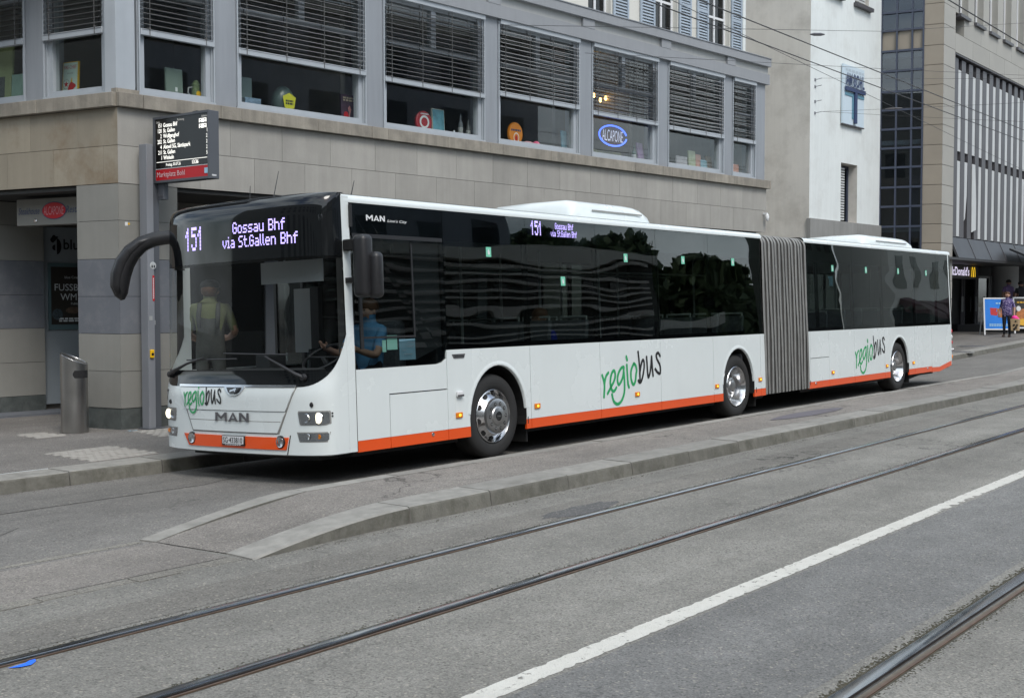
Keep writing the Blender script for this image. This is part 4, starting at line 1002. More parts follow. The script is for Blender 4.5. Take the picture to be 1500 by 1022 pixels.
# front upper wall
x0 = M0.x+1.185; Y = M0.y
zj = [10.08, 10.72, 11.40]
for r in range(2):
    for k in range(9): oo('stone_block', MB().box(x0+k*1.9+.006+(.9 if r else 0), x0+(k+1)*1.9-.006+(.9 if r else 0), Y, Y+.4, zj[r]+.006, zj[r+1]-.006), M['mstone2'])
for k in range(9):
    a = x0+.3+k*1.72; 
    oo('stone_block', MB().box(a+1.02, a+1.70, Y, Y+.4, 11.406, 13.5), M['mstone2'])
    fr = MB(); fr.box(a, a+.07, Y+.22, Y+.3, 11.42, 13.5); fr.box(a+.95, a+1.02, Y+.22, Y+.3, 11.42, 13.5); fr.box(a+.07, a+.95, Y+.22, Y+.3, 11.42, 11.5); f = oo('window', fr, M['whitel'])
    oo('pane', MB().box(a+.07, a+.95, Y+.26, Y+.27, 11.5, 13.5), M['paneb'], f); oo('sill', MB().box(a-.05, a+1.07, Y-.10, Y+.22, 11.30, 11.402), M['fin'], f)
    oo('sheer_curtain', MB().box(a+.1, a+.55, Y+.3, Y+.32, 11.5, 13.4), M['sheet'], f)
oo('stone_block', MB().box(x0, x0+.29, Y, Y+.4, 11.406, 13.5), M['mstone2'])
oo('upper_core', MB().box(x0, x0+19, Y+.5, Y+2, 10.0, 13.6), M['dark'])
# recess with fins
oo('recess_wall', MB().box(x0, x0+19, Y+1.2, Y+1.3, 3.2, 10.08), M['dark'])
oo('recess_soffit', MB().box(x0, x0+19, Y+.02, Y+1.2, 10.03, 10.075), M['fin'])
oo('recess_jamb', MB().box(x0, x0+.12, Y+.03, Y+1.2, 3.9, 10.02), M['fin'])
for k in range(21):
    a = x0+.30+k*.80
    oo('fin', MB().box(a, a+.44, Y+.12, Y+.30, 3.92, 9.98), M['fin'])
    oo('blind_sheet', MB().box(a+.442, a+.798, Y+.135, Y+.15, 6.86, 9.62-.01*(k % 3)), M['sheet'])
    if k not in (1, 2): oo('blind_sheet', MB().box(a+.442, a+.798, Y+.135, Y+.15, 3.95, 6.53), M['sheet'])
q = MB(); q.prism([(x0+1.545, Y+.13, 6.55), (x0+1.89, Y+.13, 6.55), (x0+1.86, Y+.13, 5.4), (x0+1.70, Y+.13, 4.6), (x0+1.56, Y+.13, 4.5)], (0, .02, 0)); oo('torn_sheet', q, M['sheet'])
q = MB(); q.prism([(x0+2.345, Y+.10, 6.55), (x0+2.69, Y+.10, 6.55), (x0+2.78, Y+.08, 5.2), (x0+2.80, Y+.08, 4.25), (x0+2.36, Y+.10, 4.15)], (0, .02, 0)); oo('torn_sheet', q, M['sheet'])
for z in (6.58, 6.78): oo('fin_rail', MB().box(x0+.13, x0+19, Y+.32, Y+.36, z, z+.06), M['fin'])
# canopy, recessed entrance, column
oo('canopy_fascia', MB().prism([(x0-.0, Y+.1, 3.9), (x0+19, Y+.1, 3.9), (x0+19, Y-.2, 3.2), (x0, Y-.2, 3.2)], (0, .06, 0)), M['canopy'])
for k in range(10): oo('canopy_seam', MB().prism([(x0+k*1.9, Y+.08, 3.9), (x0+k*1.9+.04, Y+.08, 3.9), (x0+k*1.9+.04, Y-.22, 3.2), (x0+k*1.9, Y-.22, 3.2)], (0, .02, 0)), M['fin'])
oo('canopy_roof', MB().box(x0, x0+19, Y+.1, Y+1.2, 3.86, 3.9), M['canopy'])
oo('canopy_soffit', MB().box(x0-1.2, x0+19, Y-.19, Y+7.5, 3.12, 3.2), M['canopy'])
oo('awning', MB().prism([(x0+5.8, Y-.25, 3.62), (x0+19, Y-.25, 3.62), (x0+19, Y-1.6, 3.15), (x0+4.2, Y-1.6, 3.15)], (0, .0, .08)), M['canopy'])
oo('arcade_wall', MB().box(x0-1.2, x0+19, Y+2.0, Y+2.2, 0, 3.12), M['int_dark'])
oo('arcade_side', MB().box(x0-1.2, x0-1.1, Y+.5, Y+2.0, 0, 3.12), M['int_dark'])
for k in range(7):
    a = x0+.4+k*1.75; fr = MB(); fr.box(a, a+.10, Y+1.88, Y+1.99, .4, 2.75); fr.box(a+1.5, a+1.6, Y+1.88, Y+1.99, .4, 2.75); fr.box(a+.1, a+1.5, Y+1.89, Y+1.98, 2.65, 2.75)
    f = oo('glass_door', fr, M['concrete'] if k in (1, 2) else M['fin']); oo('pane', MB().box(a+.1, a+1.5, Y+1.93, Y+1.94, .4, 2.65), M['paneb'], f)
    oo('handle', MB().box(a+1.35, a+1.40, Y+1.80, Y+1.86, 1.3, 1.9), M['concrete'], f)
    if k in (1, 2): oo('notice', MB().box(a+.9, a+1.15, Y+1.85, Y+1.87, 1.7, 2.2), M['whitel'], f)
for cx in (43.6, 50.6): 
    q = MB(); q.lathe([(.52, .3), (.52, 3.15)], 28, 'z', (cx, 5.9, 0)); oo('column', q, M['concrete'], smooth=True)
sn = thing('entrance_sign', 'dark lit restaurant fascia with white lettering and a yellow letter M over the entrance doors', 'sign', (0, 0, 0))
sx = M0.x+1.25+.6
SYY = 6.4
obj('fascia', MB().box(37.4, 41.7, SYY, SYY+.2, 2.58, 3.11), M['darkad'], sn)
q = MB(); add_text(q, "McDonald's", (38.1, 40.46, 2.70, 3.04), f2(SYY-.03), bold=.012); obj('lettering', q, mat('lit_white_letters', (.7, .65, .8), .4, emit=((.80, .74, .95), .55)), sn)
q = MB(); yy = SYY-.04
for cx in (40.82, 41.08):
    arc = [(cx+.13*math.cos(a), 2.66+.40*math.sin(a)) for a in [math.pi*k/10 for k in range(11)]]
    inn = [(cx+.065*math.cos(a), 2.66+.34*math.sin(a)) for a in [math.pi*k/10 for k in range(11)]]
    for k in range(10): q.quad((arc[k][0], yy, arc[k][1]), (arc[k+1][0], yy, arc[k+1][1]), (inn[k+1][0], yy, inn[k+1][1]), (inn[k][0], yy, inn[k][1]))
obj('yellow_letter', q, mat('lit_yellow', lin((235, 180, 20)), .4, emit=((.9, .55, .02), .6)), sn)

# ------------------------------------------------------------------ advertising boards and people at the right
def aboard(label, bl, br, h, m, deco, z0):
    d = Vector((br[0]-bl[0], br[1]-bl[1], 0)); wd = d.length; a = math.atan2(d.y, d.x)
    t = thing('pavement_board', label, 'sign board', (bl[0], bl[1], z0), (R(-9), 0, a))
    t.rotation_euler = (Matrix.Rotation(a, 4, 'Z') @ Matrix.Rotation(R(-8), 4, 'X')).to_euler()
    fr = MB(); fr.box(0, .05, 0, .04, -.08, h); fr.box(wd-.05, wd, 0, .04, -.08, h); fr.box(.05, wd-.05, .001, .039, h-.05, h); fr.box(.05, wd-.05, .001, .039, .10, .15)
    obj('frame', fr, M['whitegloss'], t); obj('poster', MB().box(.05, wd-.05, .012, .03, .15, h-.05), m, t)
    lg = MB(); lg.tube([(.03, .04, h-.05), (.03, .62, -.02)], .018, 6); lg.tube([(wd-.03, .04, h-.05), (wd-.03, .62, -.02)], .018, 6); obj('rear_leg', lg, M['whitegloss'], t)
    deco(t, wd, h); return t
def deco_blue(t, wd, h):
    for k, (cx, cz, s_, m) in enumerate(((.38, .66, 1.0, M['redcup']), (.36, .80, .9, M['redcup']), (.66, .58, 1.15, M['burger']), (.62, .76, 1.0, M['burger']))):
        q = MB(); q.poly([(cx+x*s_, .008-.001*k, cz+z*s_) for x, z in ((-.12, 0), (.10, -.03), (.14, .12), (-.14, .14))]); obj('cup_picture', q, m, t)
    q = MB(); add_bars(q, (.45, .88, 1.06, 1.13), f2(.006), 1, 3); add_bars(q, (.20, .88, .24, .34), f2(.006), 2, 7); obj('lettering', q, M['paper'], t)
def deco_dark(t, wd, h):
    q = MB(); q.ball((.4, .006, .62), .30, .004, .22, 14, 8); obj('food_picture', q, M['burger'], t)
    q = MB(); q.ball((.5, .004, .34), .42, .004, .14, 14, 8); obj('food_picture', q, M['fries'], t)
    for k, c in enumerate(((.2, .85), (.55, .88), (.8, .75))):
        q = MB(); q.ball((c[0], .003, c[1]), .09, .004, .10, 10, 6); obj('food_picture', q, M['whitel'] if k != 1 else M['redcup'], t)
    q = MB(); add_bars(q, (.15, .75, 1.05, 1.13), f2(.002), 1, 4); obj('lettering', q, M['fries'], t)
aboard('blue poster board with cups in a white frame behind the woman in the flowered blouse', (37.97, 5.04), (38.50, 4.26), 1.30, M['bluead'], deco_blue, .56)
aboard('dark food poster board at the right picture edge', (39.17, 4.30), (39.85, 3.50), 1.28, M['darkad'], deco_dark, .60)

def person(label, loc, rz, J, Rr, regions, hair=None, cat='person', group=None, face=True, hand=True):
    """J: joints (name->xyz), edges by SK; one skinned continuous body; regions: fn(bone,t)->material"""
    t = thing('person', label, cat, loc, (0, 0, rz), group)
    SK = [('pelvis','spine'),('spine','chest'),('chest','neckb'),('neckb','neck'),('neck','headl'),('headl','headm'),('headm','headt'),('headl','nose')]
    for s_ in 'LR':
        SK += [('chest','sh'+s_),('sh'+s_,'el'+s_),('el'+s_,'wr'+s_),('wr'+s_,'ha'+s_),('pelvis','hip'+s_),('hip'+s_,'kn'+s_),('kn'+s_,'an'+s_),('an'+s_,'toe'+s_)]
    P = {k: Vector(v) for k, v in J.items()}
    SK = [e for e in SK if e[0] in P and e[1] in P]
    if hand:
        for s_ in 'LR':
            if 'ha'+s_ not in P: continue
            h, wv = P['ha'+s_], P['wr'+s_]; d = (h-wv).normalized(); sd = d.cross(Vector((0, 1, .01))).normalized()
            fw_ = d.cross(sd).normalized()
            for k, (o_, l) in enumerate(((-.027, .060), (-.009, .072), (.010, .068), (.027, .052))):
                a, b, c = 'f%d%s' % (k, s_), 'g%d%s' % (k, s_), 'i%d%s' % (k, s_)
                P[a] = h+sd*o_+d*.03; P[b] = P[a]+d*l*.55; P[c] = P[b]+d*l*.3-fw_*l*.3; SK += [('ha'+s_, a), (a, b), (b, c)]
                Rr[a] = Rr[b] = Rr[c] = .0095
            a, b = 'th'+s_, 'tj'+s_; P[a] = wv+(h-wv)*.5-fw_*.03; P[b] = P[a]+d*.05-fw_*.02; SK += [('wr'+s_, a), (a, b)]; Rr[a] = .011; Rr[b] = .0095
    names = list(P); ix = {n: i for i, n in enumerate(names)}
    me = bpy.data.meshes.new('body'); me.from_pydata([P[n] for n in names], [(ix[a], ix[b]) for a, b in SK], []); me.update()
    o = bpy.data.objects.new('body', me); COL.objects.link(o)
    sk = o.modifiers.new('skin', 'SKIN'); sk.use_smooth_shade = True
    if not me.skin_vertices: me.skin_vertices.new()
    for n in names:
        r = Rr.get(n, .05); r = r if isinstance(r, tuple) else (r, r)
        me.skin_vertices[0].data[ix[n]].radius = r; me.skin_vertices[0].data[ix[n]].use_root = (n == 'pelvis')
    sb_ = o.modifiers.new('subd', 'SUBSURF'); sb_.levels = 1; sb_.render_levels = 1
    dg = bpy.context.evaluated_depsgraph_get(); dg.update()
    m2 = bpy.data.meshes.new_from_object(o.evaluated_get(dg)); bpy.data.objects.remove(o)
    mats = []; segs_ = [(P[a], P[b], a, b) for a, b in SK]; idx = []
    for pl in m2.polygons:
        c = pl.center; best = None
        for a, b, na, nb in segs_:
            ab = b-a; tt = max(0, min(1, (c-a).dot(ab)/max(1e-9, ab.length_squared))); rr = Rr.get(na, .05); rr = rr[0] if isinstance(rr, tuple) else rr
            d = (c-(a+ab*tt)).length-rr*.6
            if best is None or d < best[0]: best = (d, na, nb, tt)
        mm = regions(best[1], best[2], best[3], c)
        if mm not in mats: mats.append(mm)
        idx.append(mats.index(mm))
    m2.materials.clear()
    for mm in mats: m2.materials.append(mm)
    m2.polygons.foreach_set('material_index', idx); m2.polygons.foreach_set('use_smooth', [True]*len(m2.polygons)); m2.name = 'body'
    b = bpy.data.objects.new('body', m2); COL.objects.link(b); b.parent = t
    hm = P['headm']; fwd = (P['nose']-P['headl']); fwd.z = 0; fwd.normalize(); sdv = Vector((fwd.y, -fwd.x, 0))
    if face:
        for s_ in (-1, 1):
            q = MB(); q.ball(tuple(hm+fwd*.088+sdv*.034*s_+Vector((0, 0, -.005))), .011, .011, .007, 8, 6); obj('eye', q, M['eye'], t)
            q = MB(); q.ball(tuple(hm-fwd*.005+sdv*.083*s_+Vector((0, 0, -.015))), .016, .016, .032, 8, 6); obj('ear', q, M['skin'], t, smooth='all')
        q = MB(); q.ball(tuple(P['headl']+fwd*.085+Vector((0, 0, .010))), .020, .020, .006, 8, 6); obj('mouth', q, M['lip'], t)
    if hair: hair(t, P, hm, fwd, sdv)
    return t, P
def standing(H=1.70, fem=False):
    k = H/1.70; w_ = .155 if fem else .18
    J = {'pelvis': (0, 0, .96), 'spine': (0, .01, 1.12), 'chest': (0, .01, 1.33), 'neckb': (0, .02, 1.45), 'neck': (0, .01, 1.50), 'headl': (0, -.01, 1.545), 'headm': (0, -.005, 1.60), 'headt': (0, 0, 1.655), 'nose': (0, -.085, 1.575)}
    for s_, g in (('L', 1), ('R', -1)):
        J.update({'sh'+s_: (w_*g, .015, 1.40), 'el'+s_: ((w_+.06)*g, .03, 1.12), 'wr'+s_: ((w_+.07)*g, -.04, .88), 'ha'+s_: ((w_+.07)*g, -.06, .82), 'hip'+s_: (.085*g, 0, .90), 'kn'+s_: (.095*g, -.015, .50), 'an'+s_: (.10*g, .02, .085), 'toe'+s_: (.115*g, -.13, .035)})
    J = {n: tuple(c*k for c in v) for n, v in J.items()}
    Rr = {'pelvis': (.165, .125), 'spine': (.155, .115), 'chest': (.165, .120), 'neckb': .085, 'neck': .062, 'headl': .078, 'headm': (.098, .110), 'headt': .070, 'nose': .016}
    for s_ in 'LR': Rr.update({'sh'+s_: .066, 'el'+s_: .047, 'wr'+s_: .032, 'ha'+s_: .038, 'hip'+s_: .098, 'kn'+s_: .064, 'an'+s_: .044, 'toe'+s_: .036})
    if fem: Rr.update({'pelvis': (.195, .150), 'spine': (.180, .150), 'chest': (.180, .150), 'hipL': .11, 'hipR': .11})
    return J, Rr
def cloth(top, legs, shoe, sleeve=.55, skin=M['skin']):
    def f(a, b, t, c):
        if a in ('neckb', 'neck', 'headl', 'headm', 'headt'): return skin if not (a == 'neckb' and t < .45) else top
        if a[:2] == 'sh': return top if (a[2:] and t < sleeve) else skin
        if a[:2] in ('el', 'wr', 'ha') or a[0] in 'fgi' or a[:2] in ('th', 'tj'): return top if sleeve > 1 and a[:2] == 'el' else skin
        if a[:3] == 'hip' or a[:2] == 'kn': return legs if not (a[:2] == 'kn' and t > .97) else shoe
        if a[:2] == 'an': return shoe
        if a == 'pelvis': return legs if b[:3] == 'hip' else top
        return top
    return f
def curly(m, back=.03, r=(.108, .112, .085)):
    def f(t, P, hm, fwd, sdv):
        q = MB()
        for k in range(26):
            a, e = random.uniform(0, 6.28), random.uniform(.1, 1.3); d = Vector((math.cos(a)*math.cos(e), math.sin(a)*math.cos(e), math.sin(e)))
            if d.dot(fwd) > .55 and e < .75: continue
            p = hm+Vector((d.x*.085, d.y*.090, d.z*.085+.005))-fwd*.012; q.ball(tuple(p), .036, .036, .034, 7, 5)
        obj('hair', q, m, t, smooth='all')
    return f
def cap_hair(m, tz=.02):
    def f(t, P, hm, fwd, sdv):
        q = MB(); q.ball(tuple(hm-fwd*.014+Vector((0, 0, tz+.012))), .102, .112, .092, 14, 8)
        q.v = [v if v[2] > hm.z-.02 or (Vector(v)-hm).dot(fwd) < -.02 else tuple(hm+(Vector(v)-hm)*.8) for v in q.v]; obj('hair', q, m, t, smooth='all')
    return f
# woman with shopping bag
J, Rr = standing(1.58, True)
J['elL'] = (.235, .05, 1.06); J['wrL'] = (.25, -.02, .84); J['haL'] = (.255, -.04, .78)
J['elR'] = (-.235, .06, 1.05); J['wrR'] = (-.24, -.06, .85); J['haR'] = (-.24, -.08, .79)
def blouse_reg(a, b, t, c):
    if a == 'pelvis' and b[:3] == 'hip' or a[:3] == 'hip': return M['blouse'] if c.z > .78 else M['trous']
    return cloth(M['blouse'], M['trous'], M['shoe'], .95)(a, b, t, c)
rzw = math.atan2(4.0+8.4, 36.9+7.9)-math.pi/2+R(-12)+math.pi-math.pi/2
rzw = math.atan2(-(CAM.x-36.9), (CAM.y-3.95))  # local -Y towards the camera
rzw = math.atan2((CAM.y-3.95), (CAM.x-36.9))+math.pi/2-R(14)
WZ = .05+rise(36.9)+.09
woman, WP = person('woman in flowered purple blouse and black trousers standing with a paper shopping bag', (36.9, 3.95, .05+rise(36.9)), rzw, J, Rr, blouse_reg, curly(M['hair_br']))
q = MB()
for s_ in 'LR':
    p = Vector(J['an'+s_]); q.ball((p.x+.01*(1 if s_ == 'L' else -1), p.y-.06, .035), .05, .13, .036, 10, 6)
obj('shoes', q, M['shoe'], woman, smooth='all')
hl = Matrix.Rotation(rzw, 4, 'Z') @ Vector(J['haL']) + Vector((36.9, 3.95, .05+rise(36.9)))
bg_ = thing('shopping_bag', 'brown paper bag with black print and pink plastic on top held by the woman', 'bag', (hl.x, hl.y, hl.z-.05), (0, 0, rzw))
q = MB(); q.prism([(-.07, -.17, -.50), (.18, -.17, -.50), (.19, -.17, -.08), (-.09, -.17, -.08)], (0, .22, 0)); obj('bag_body', q, M['kraft'], bg_, bevel=.01)
q = MB()
for k in range(9):
    x, z = random.uniform(-.0, .15), random.uniform(-.46, -.14); q.poly([(x+random.uniform(.02, .05)*math.cos(a*1.05), -.174-.0005*k, z+random.uniform(.02, .05)*math.sin(a*1.05)) for a in range(6)])
stuff(obj('print', q, M['black'], bg_))
q = MB(); q.ball((.03, -.06, -.04), .11, .08, .08, 12, 8); q.ball((.14, -.06, -.08), .05, .06, .04, 10, 6); obj('pink_wrap', q, M['pink'], bg_, smooth='all')
q = MB(); q.tube([(-.03, -.10, -.08), (0, -.02, .04), (.08, -.02, .04), (.12, -.10, -.08)], .0042, 6); obj('handle', q, M['kraft'], bg_)
# two people standing on the terrace behind the boards
SK2 = mat('tan_skin', (.26, .15, .105), .55)
for (x, y, H, top, lab) in ((41.2, 5.09, 1.74, M['lilac'], 'man with black hair in a lilac shirt behind the blue poster board'), (41.2, 4.64, 1.66, M['darkshirt'], 'man in a dark shirt behind the dark poster board')):
    J, Rr = standing(H); rz = math.atan2((CAM.y-y), (CAM.x-x))+math.pi/2+R(35)
    person(lab, (x, y, .80), rz, J, Rr, cloth(top, M['trous'], M['shoe'], .6, SK2), cap_hair(M['hair_bk']))
tg = thing('terrace_deck', 'low dark terrace platform behind the poster boards', 'platform', (0, 0, 0))
obj('deck', MB().box(40.5, 46, 3.6, 6.8, .2, .795), M['fin'], tg); obj('deck_edge', MB().box(40.42, 40.495, 3.6, 6.8, .2, .80), M['canopy'], tg)

# ------------------------------------------------------------------ stop pole with display, litter bin
pole = thing('display_pole', 'grey steel pole carrying the departure display at the corner pillar', 'pole', (1.98, 5.34, .05))
obj('shaft', MB().box(-.085, .02, -.06, .10, 0, 3.80), M['polel'], pole, bevel=.006); obj('flange', MB().box(.022, .135, -.02, .06, 0, 3.78), M['poled'], pole, bevel=.004)
obj('base_plate', MB().box(-.12, .17, -.10, .14, 0, .02), M['poled'], pole)
q = MB(); q.lathe([(0, -.064), (.045, -.064), (.05, -.061)], 18, 'y', (.0, 0, 2.19)); obj('round_sticker', q, mat('round_sticker', (.45, .47, .47), .5), pole)
q = MB()
for s_ in (-.017, .017): q.ball((s_, -.066, 2.18), .011, .002, .02, 8, 6)
obj('sticker_print', q, M['black'], pole)
obj('red_sticker', MB().box(-.012, .016, -.063, -.061, 1.72, 2.06), M['red'], pole); q = MB(); add_bars(q, (1.75, 2.03, -.006, .010), lambda x, z: (z, -.0645, x), 1, 9); obj('sticker_lettering', q, M['whitel'], pole)
obj('call_box', MB().box(-.07, -.01, -.085, -.061, .96, 1.07), M['yellow'], pole, bevel=.008); q = MB(); q.lathe([(0, -.088), (.02, -.088)], 14, 'y', (-.04, 0, 1.01)); obj('call_button', q, M['black'], pole)
obj('small_plate', MB().box(-.07, -.02, -.064, -.061, 1.46, 1.52), M['concrete'], pole); obj('scratch_sticker', MB().box(.03, .055, -.024, -.021, 1.40, 1.46), M['concrete'], pole)
dsp = thing('departure_display', 'departure display reading Marktplatz Bohl with white lines on black above a red strip', 'display', (2.06, 5.27, 3.34), (0, 0, -math.pi/2))
# local x runs towards the street, local y points along +X, the screen faces -X (local -Y)
DW, DH = 1.10, .87
obj('case', MB().box(-.06, DW, .0, .15, .0, DH), M['poled'], dsp, bevel=.006)
obj('rim', MB().prism([(-.06, -.02, 0), (DW, -.02, 0), (DW, -.02, .03), (-.06, -.02, .03)], (0, .019, 0)), M['poled'], dsp); obj('rim', MB().box(-.06, DW, -.02, -.001, DH-.03, DH), M['poled'], dsp)
obj('rim', MB().box(-.06, -.02, -.02, -.001, .031, DH-.031), M['poled'], dsp); obj('rim', MB().box(DW-.02, DW, -.02, -.001, .031, DH-.031), M['poled'], dsp)
obj('screen', MB().box(-.02, DW-.02, -.006, -.002, .185, DH-.03), M['screen'], dsp); obj('red_strip', MB().box(-.02, DW-.02, -.006, -.002, .03, .176), M['red'], dsp); obj('strip_edge', MB().box(-.02, DW-.02, -.008, -.002, .177, .184), M['whitel'], dsp)
fd = f2(-.009)
lines = [('151', 'Gossau Bhf'), ('120', 'St. Gallen'), ('2', 'Wolfganghof'), ('202', 'St. Gallen'), ('4', 'Abtwil SG, Säntispark'), ('211', 'St. Gallen'), ('1', 'Winkeln')]
for k, (a, b) in enumerate(lines):
    z = DH-.142-k*.0712
    q = MB(); add_text_h(q, a, .115, z, .052, fd, bold=.012, wscale=.80, align='r'); obj('line_number', q, M['screenl'], dsp)
    q = MB(); add_text_h(q, b, .15, z, .052, fd, bold=.016, wscale=.86); obj('destination_name', q, M['screenl'], dsp)
    if k >= 2:
        q = MB(); add_text_h(q, ('1', '2', '2', '2', '5')[k-2], DW-.035, z+.012, .046, fd, bold=.006, wscale=.8, align='r')
        obj('departure_minutes', q, M['screenl'], dsp)
q = MB(); add_text_h(q, 'Linie', .0, DH-.082, .028, fd); add_text_h(q, 'Richtung', .45, DH-.082, .028, fd); add_text_h(q, 'Abfahrt', DW-.03, DH-.082, .028, fd, align='r'); obj('column_heads', q, mat('dim_letters', (.3, .3, .28), .5, emit=((1, .98, .92), .22)), dsp)
for k in range(2):
    z = DH-.147-k*.0712; x0_ = DW-.20
    sy_ = obj('bus_symbol', MB().box(x0_, x0_+.15, -.0092, -.0088, z, z+.052), M['screenl'], dsp)
    q = MB()
    for dx in (.015, .105): q.box(DW-.20+dx, DW-.20+dx+.03, -.0098, -.0094, z+.026, z+.042)
    for dx in (.02, .11): q.lathe([(0, -.0097), (.012, -.0097)], 10, 'y', (DW-.20+dx+.01, 0, z+.002))
    stuff(obj('symbol_print', q, M['screen'], sy_))
q = MB(); q.box(.0, DW-.04, -.0092, -.0088, .268, .274)
add_text_h(q, 'Freitag, 03.07.26', .20, .212, .038, fd, bold=.004, wscale=.85); add_text_h(q, '13:36', .74, .208, .046, fd, bold=.02, wscale=.95); obj('date_line', q, M['screenl'], dsp)
q = MB(); add_text_h(q, 'Marktplatz Bohl', .0, .075, .066, fd, wscale=.98); obj('stop_name', q, mat('stop_letters', (.72, .58, .60), .5), dsp)
obj('info_square', MB().box(DW-.10, DW-.03, -.010, -.0065, .07, .14), M['paper'], dsp); q = MB(); add_bars(q, (.03, .10, .03, .06), lambda x, z: (DW+.003, x, z), 1, 4); obj('small_lettering', q, M['whitel'], dsp)
obj('vent_cap', MB().box(.72, .82, .03, .09, DH+.001, DH+.02), M['blackpl'], dsp); obj('bracket', MB().box(-.02, .10, .02, .10, -.22, -.001), M['poled'], dsp, bevel=.004)
q = MB()
for x in (.01, .07): q.lathe([(0, .012), (.012, .012), (.012, .02)], 10, 'y', (x, 0, -.17))
obj('bolt', q, M['greyl'], dsp)
bn = thing('litter_bin', 'round stainless steel litter bin with slanted top beside the entrance', 'bin', (1.10, 5.78, .05))
q = MB(); k_ = 40; r = .172
va = math.atan2(CAM.y-5.78, CAM.x-1.10)
hi = va-R(80)                                    # the top slopes down towards this side
def topz(a): return .965-.075*math.cos(a-(va+R(75)))
rows = [[(r*math.cos(a), r*math.sin(a), z if z is not None else topz(a)) for a in [2*math.pi*i/k_ for i in range(k_+1)]] for z in (.0, .012, .5, None)]
q.grid(rows); q.poly([(r*math.cos(2*math.pi*i/k_), r*math.sin(2*math.pi*i/k_), topz(2*math.pi*i/k_)) for i in range(k_)]); obj('body', q, M['steel'], bn, smooth=True, ang=50)
q = MB(); q.tube([((r-.004)*math.cos(a), (r-.004)*math.sin(a), topz(a)+.004) for a in [2*math.pi*i/k_ for i in range(k_+1)]], .0042, 6, caps=False); obj('rim', q, M['chrome'], bn, smooth='all')
q = MB(); rr_ = r+.002; a0, a1 = va+R(2), va+R(72)
q.grid([[(rr_*math.cos(a), rr_*math.sin(a), z) for a in [a0+(a1-a0)*i/14 for i in range(15)]] for z in (.72, .74, .80, .82)]); 
q.grid([[(rr_*math.cos(a0-R(8)*math.sin(math.pi*j/6)*(1-i)), rr_*math.sin(a0-R(8)*math.sin(math.pi*j/6)*(1-i)), .72+.10*j/6) for i in (0, 1)] for j in range(7)]); obj('opening', q, M['dark'], bn)
tp = Matrix.Rotation(va+R(75), 4, 'Z'); sl = .075/.172
def onlid(x, y, o_): v = tp @ Vector((x, y, 0)); return (v.x, v.y, .965-sl*x+o_)
q = MB(); q.poly([onlid(x, y, .004) for x, y in ((-.03, -.06), (.0, -.07), (.03, -.06), (.03, .04), (0, .055), (-.03, .04))]); obj('ashtray_plate', q, M['chrome'], bn)
q = MB(); q.poly([onlid(x, y, .006) for x, y in ((-.012, -.04), (.015, -.04), (.015, .02), (-.012, .02))]); obj('ashtray_slot', q, M['dark'], bn)
q = MB(); q.poly([(1.62+x, 5.33+y, .056) for x, y in ((0, 0), (.05, .01), (.045, .05), (.01, .06))]); q.poly([(1.70+x, 5.31+y, .056) for x, y in ((0, 0), (.03, .0), (.03, .04), (.0, .03))]); q.poly([(1.665+x, 5.30+y, .0565) for x, y in ((0, 0), (.02, .01), (.02, .05), (.0, .04))])
tag(obj('litter', q, M['paper']), 'crumpled pale scraps of litter at the foot of the corner pillar', 'litter')

# ------------------------------------------------------------------ overhead wires
def wire(label, pts, r=.009, sag=.0, group=None, fit=None):
    t = thing('overhead_wire', label, 'wire', (0, 0, 0), group=group)
    P = [Vector(p) for p in pts]; line = []
    for a, b in zip(P[:-1], P[1:]):
        for k in range(9):
            f = k/8; p = a.lerp(b, f); p.z -= sag*4*f*(1-f); line.append(p)
    q = MB(); q.tube(line, r, 6); obj('strand', q, M['wire'], t)
    for p, d in (fit or []):
        p, d = Vector(p), Vector(d).normalized(); q = MB(); q.tube([p-d*.25, p-d*.12, p+d*.12, p+d*.25], [.012, .03, .03, .012], 8); obj('fitting', q, M['fin'], t)
wire('thick contact wire over the bus lane, nearer the kerb', [(-40, -.22, 5.6), (70, -.22, 5.6)], .008, group='contact wires')
wire('thick contact wire over the bus lane, nearer the street', [(-40, -.76, 5.6), (70, -.76, 5.6)], .008, group='contact wires', fit=[((25.5, -.76, 5.6), (1, 0, 0))])
wire('contact wire over the tram track at the upper right', [(-40, -3.28, 5.6), (70, -3.28, 5.6)], .008, group='contact wires')
Wp = lambda x, y, z: tuple(Matrix.Rotation(EW, 4, 'Z') @ Vector((x, y, z)) + W0)
A1, A2, A4 = Wp(.36, -.2, 8.51), Wp(.36, -.2, 8.29), Wp(.36, -.2, 7.50)
wire('thin span wire from the topmost wall anchor towards the upper right', [A1, (23.8, .03, 7.31), (16, -14, 7.0)][:1]+[(36, -10, 8.15)], .0042, .1, 'span wires')
wire('thin span wire rising to the right from the lowest wall anchor', [A4, (34.5, -10, 7.9)], .0042, .1, 'span wires', fit=[((28.4, 5.0, 7.56), (7, -16, .4))])
wire('thin span wire falling to the right from the lowest wall anchor', [A4, (29.5, -9, 5.75)], .0042, .1, 'span wires')
wire('slanting span wire crossing the contact wires', [(-2, -.6, 5.9), (15.73, .58, 5.72), (25.86, .53, 5.19), (34, .5, 4.8)], .0042, 0, 'span wires')
wire('span wire crossing high in front of the white building', [(6.0, 2.5, 5.75), (16.76, .99, 7.32), (27, -.45, 9.2)], .0042, 0, 'span wires', fit=[((14.4, 1.35, 6.9), (10, -1.5, 1.5))])
wire('span wire level with the top of the hanging sign', [(9.0, 3.1, 5.9), (20.03, 1.65, 7.09), (31, .1, 8.3)], .0042, 0, 'span wires')

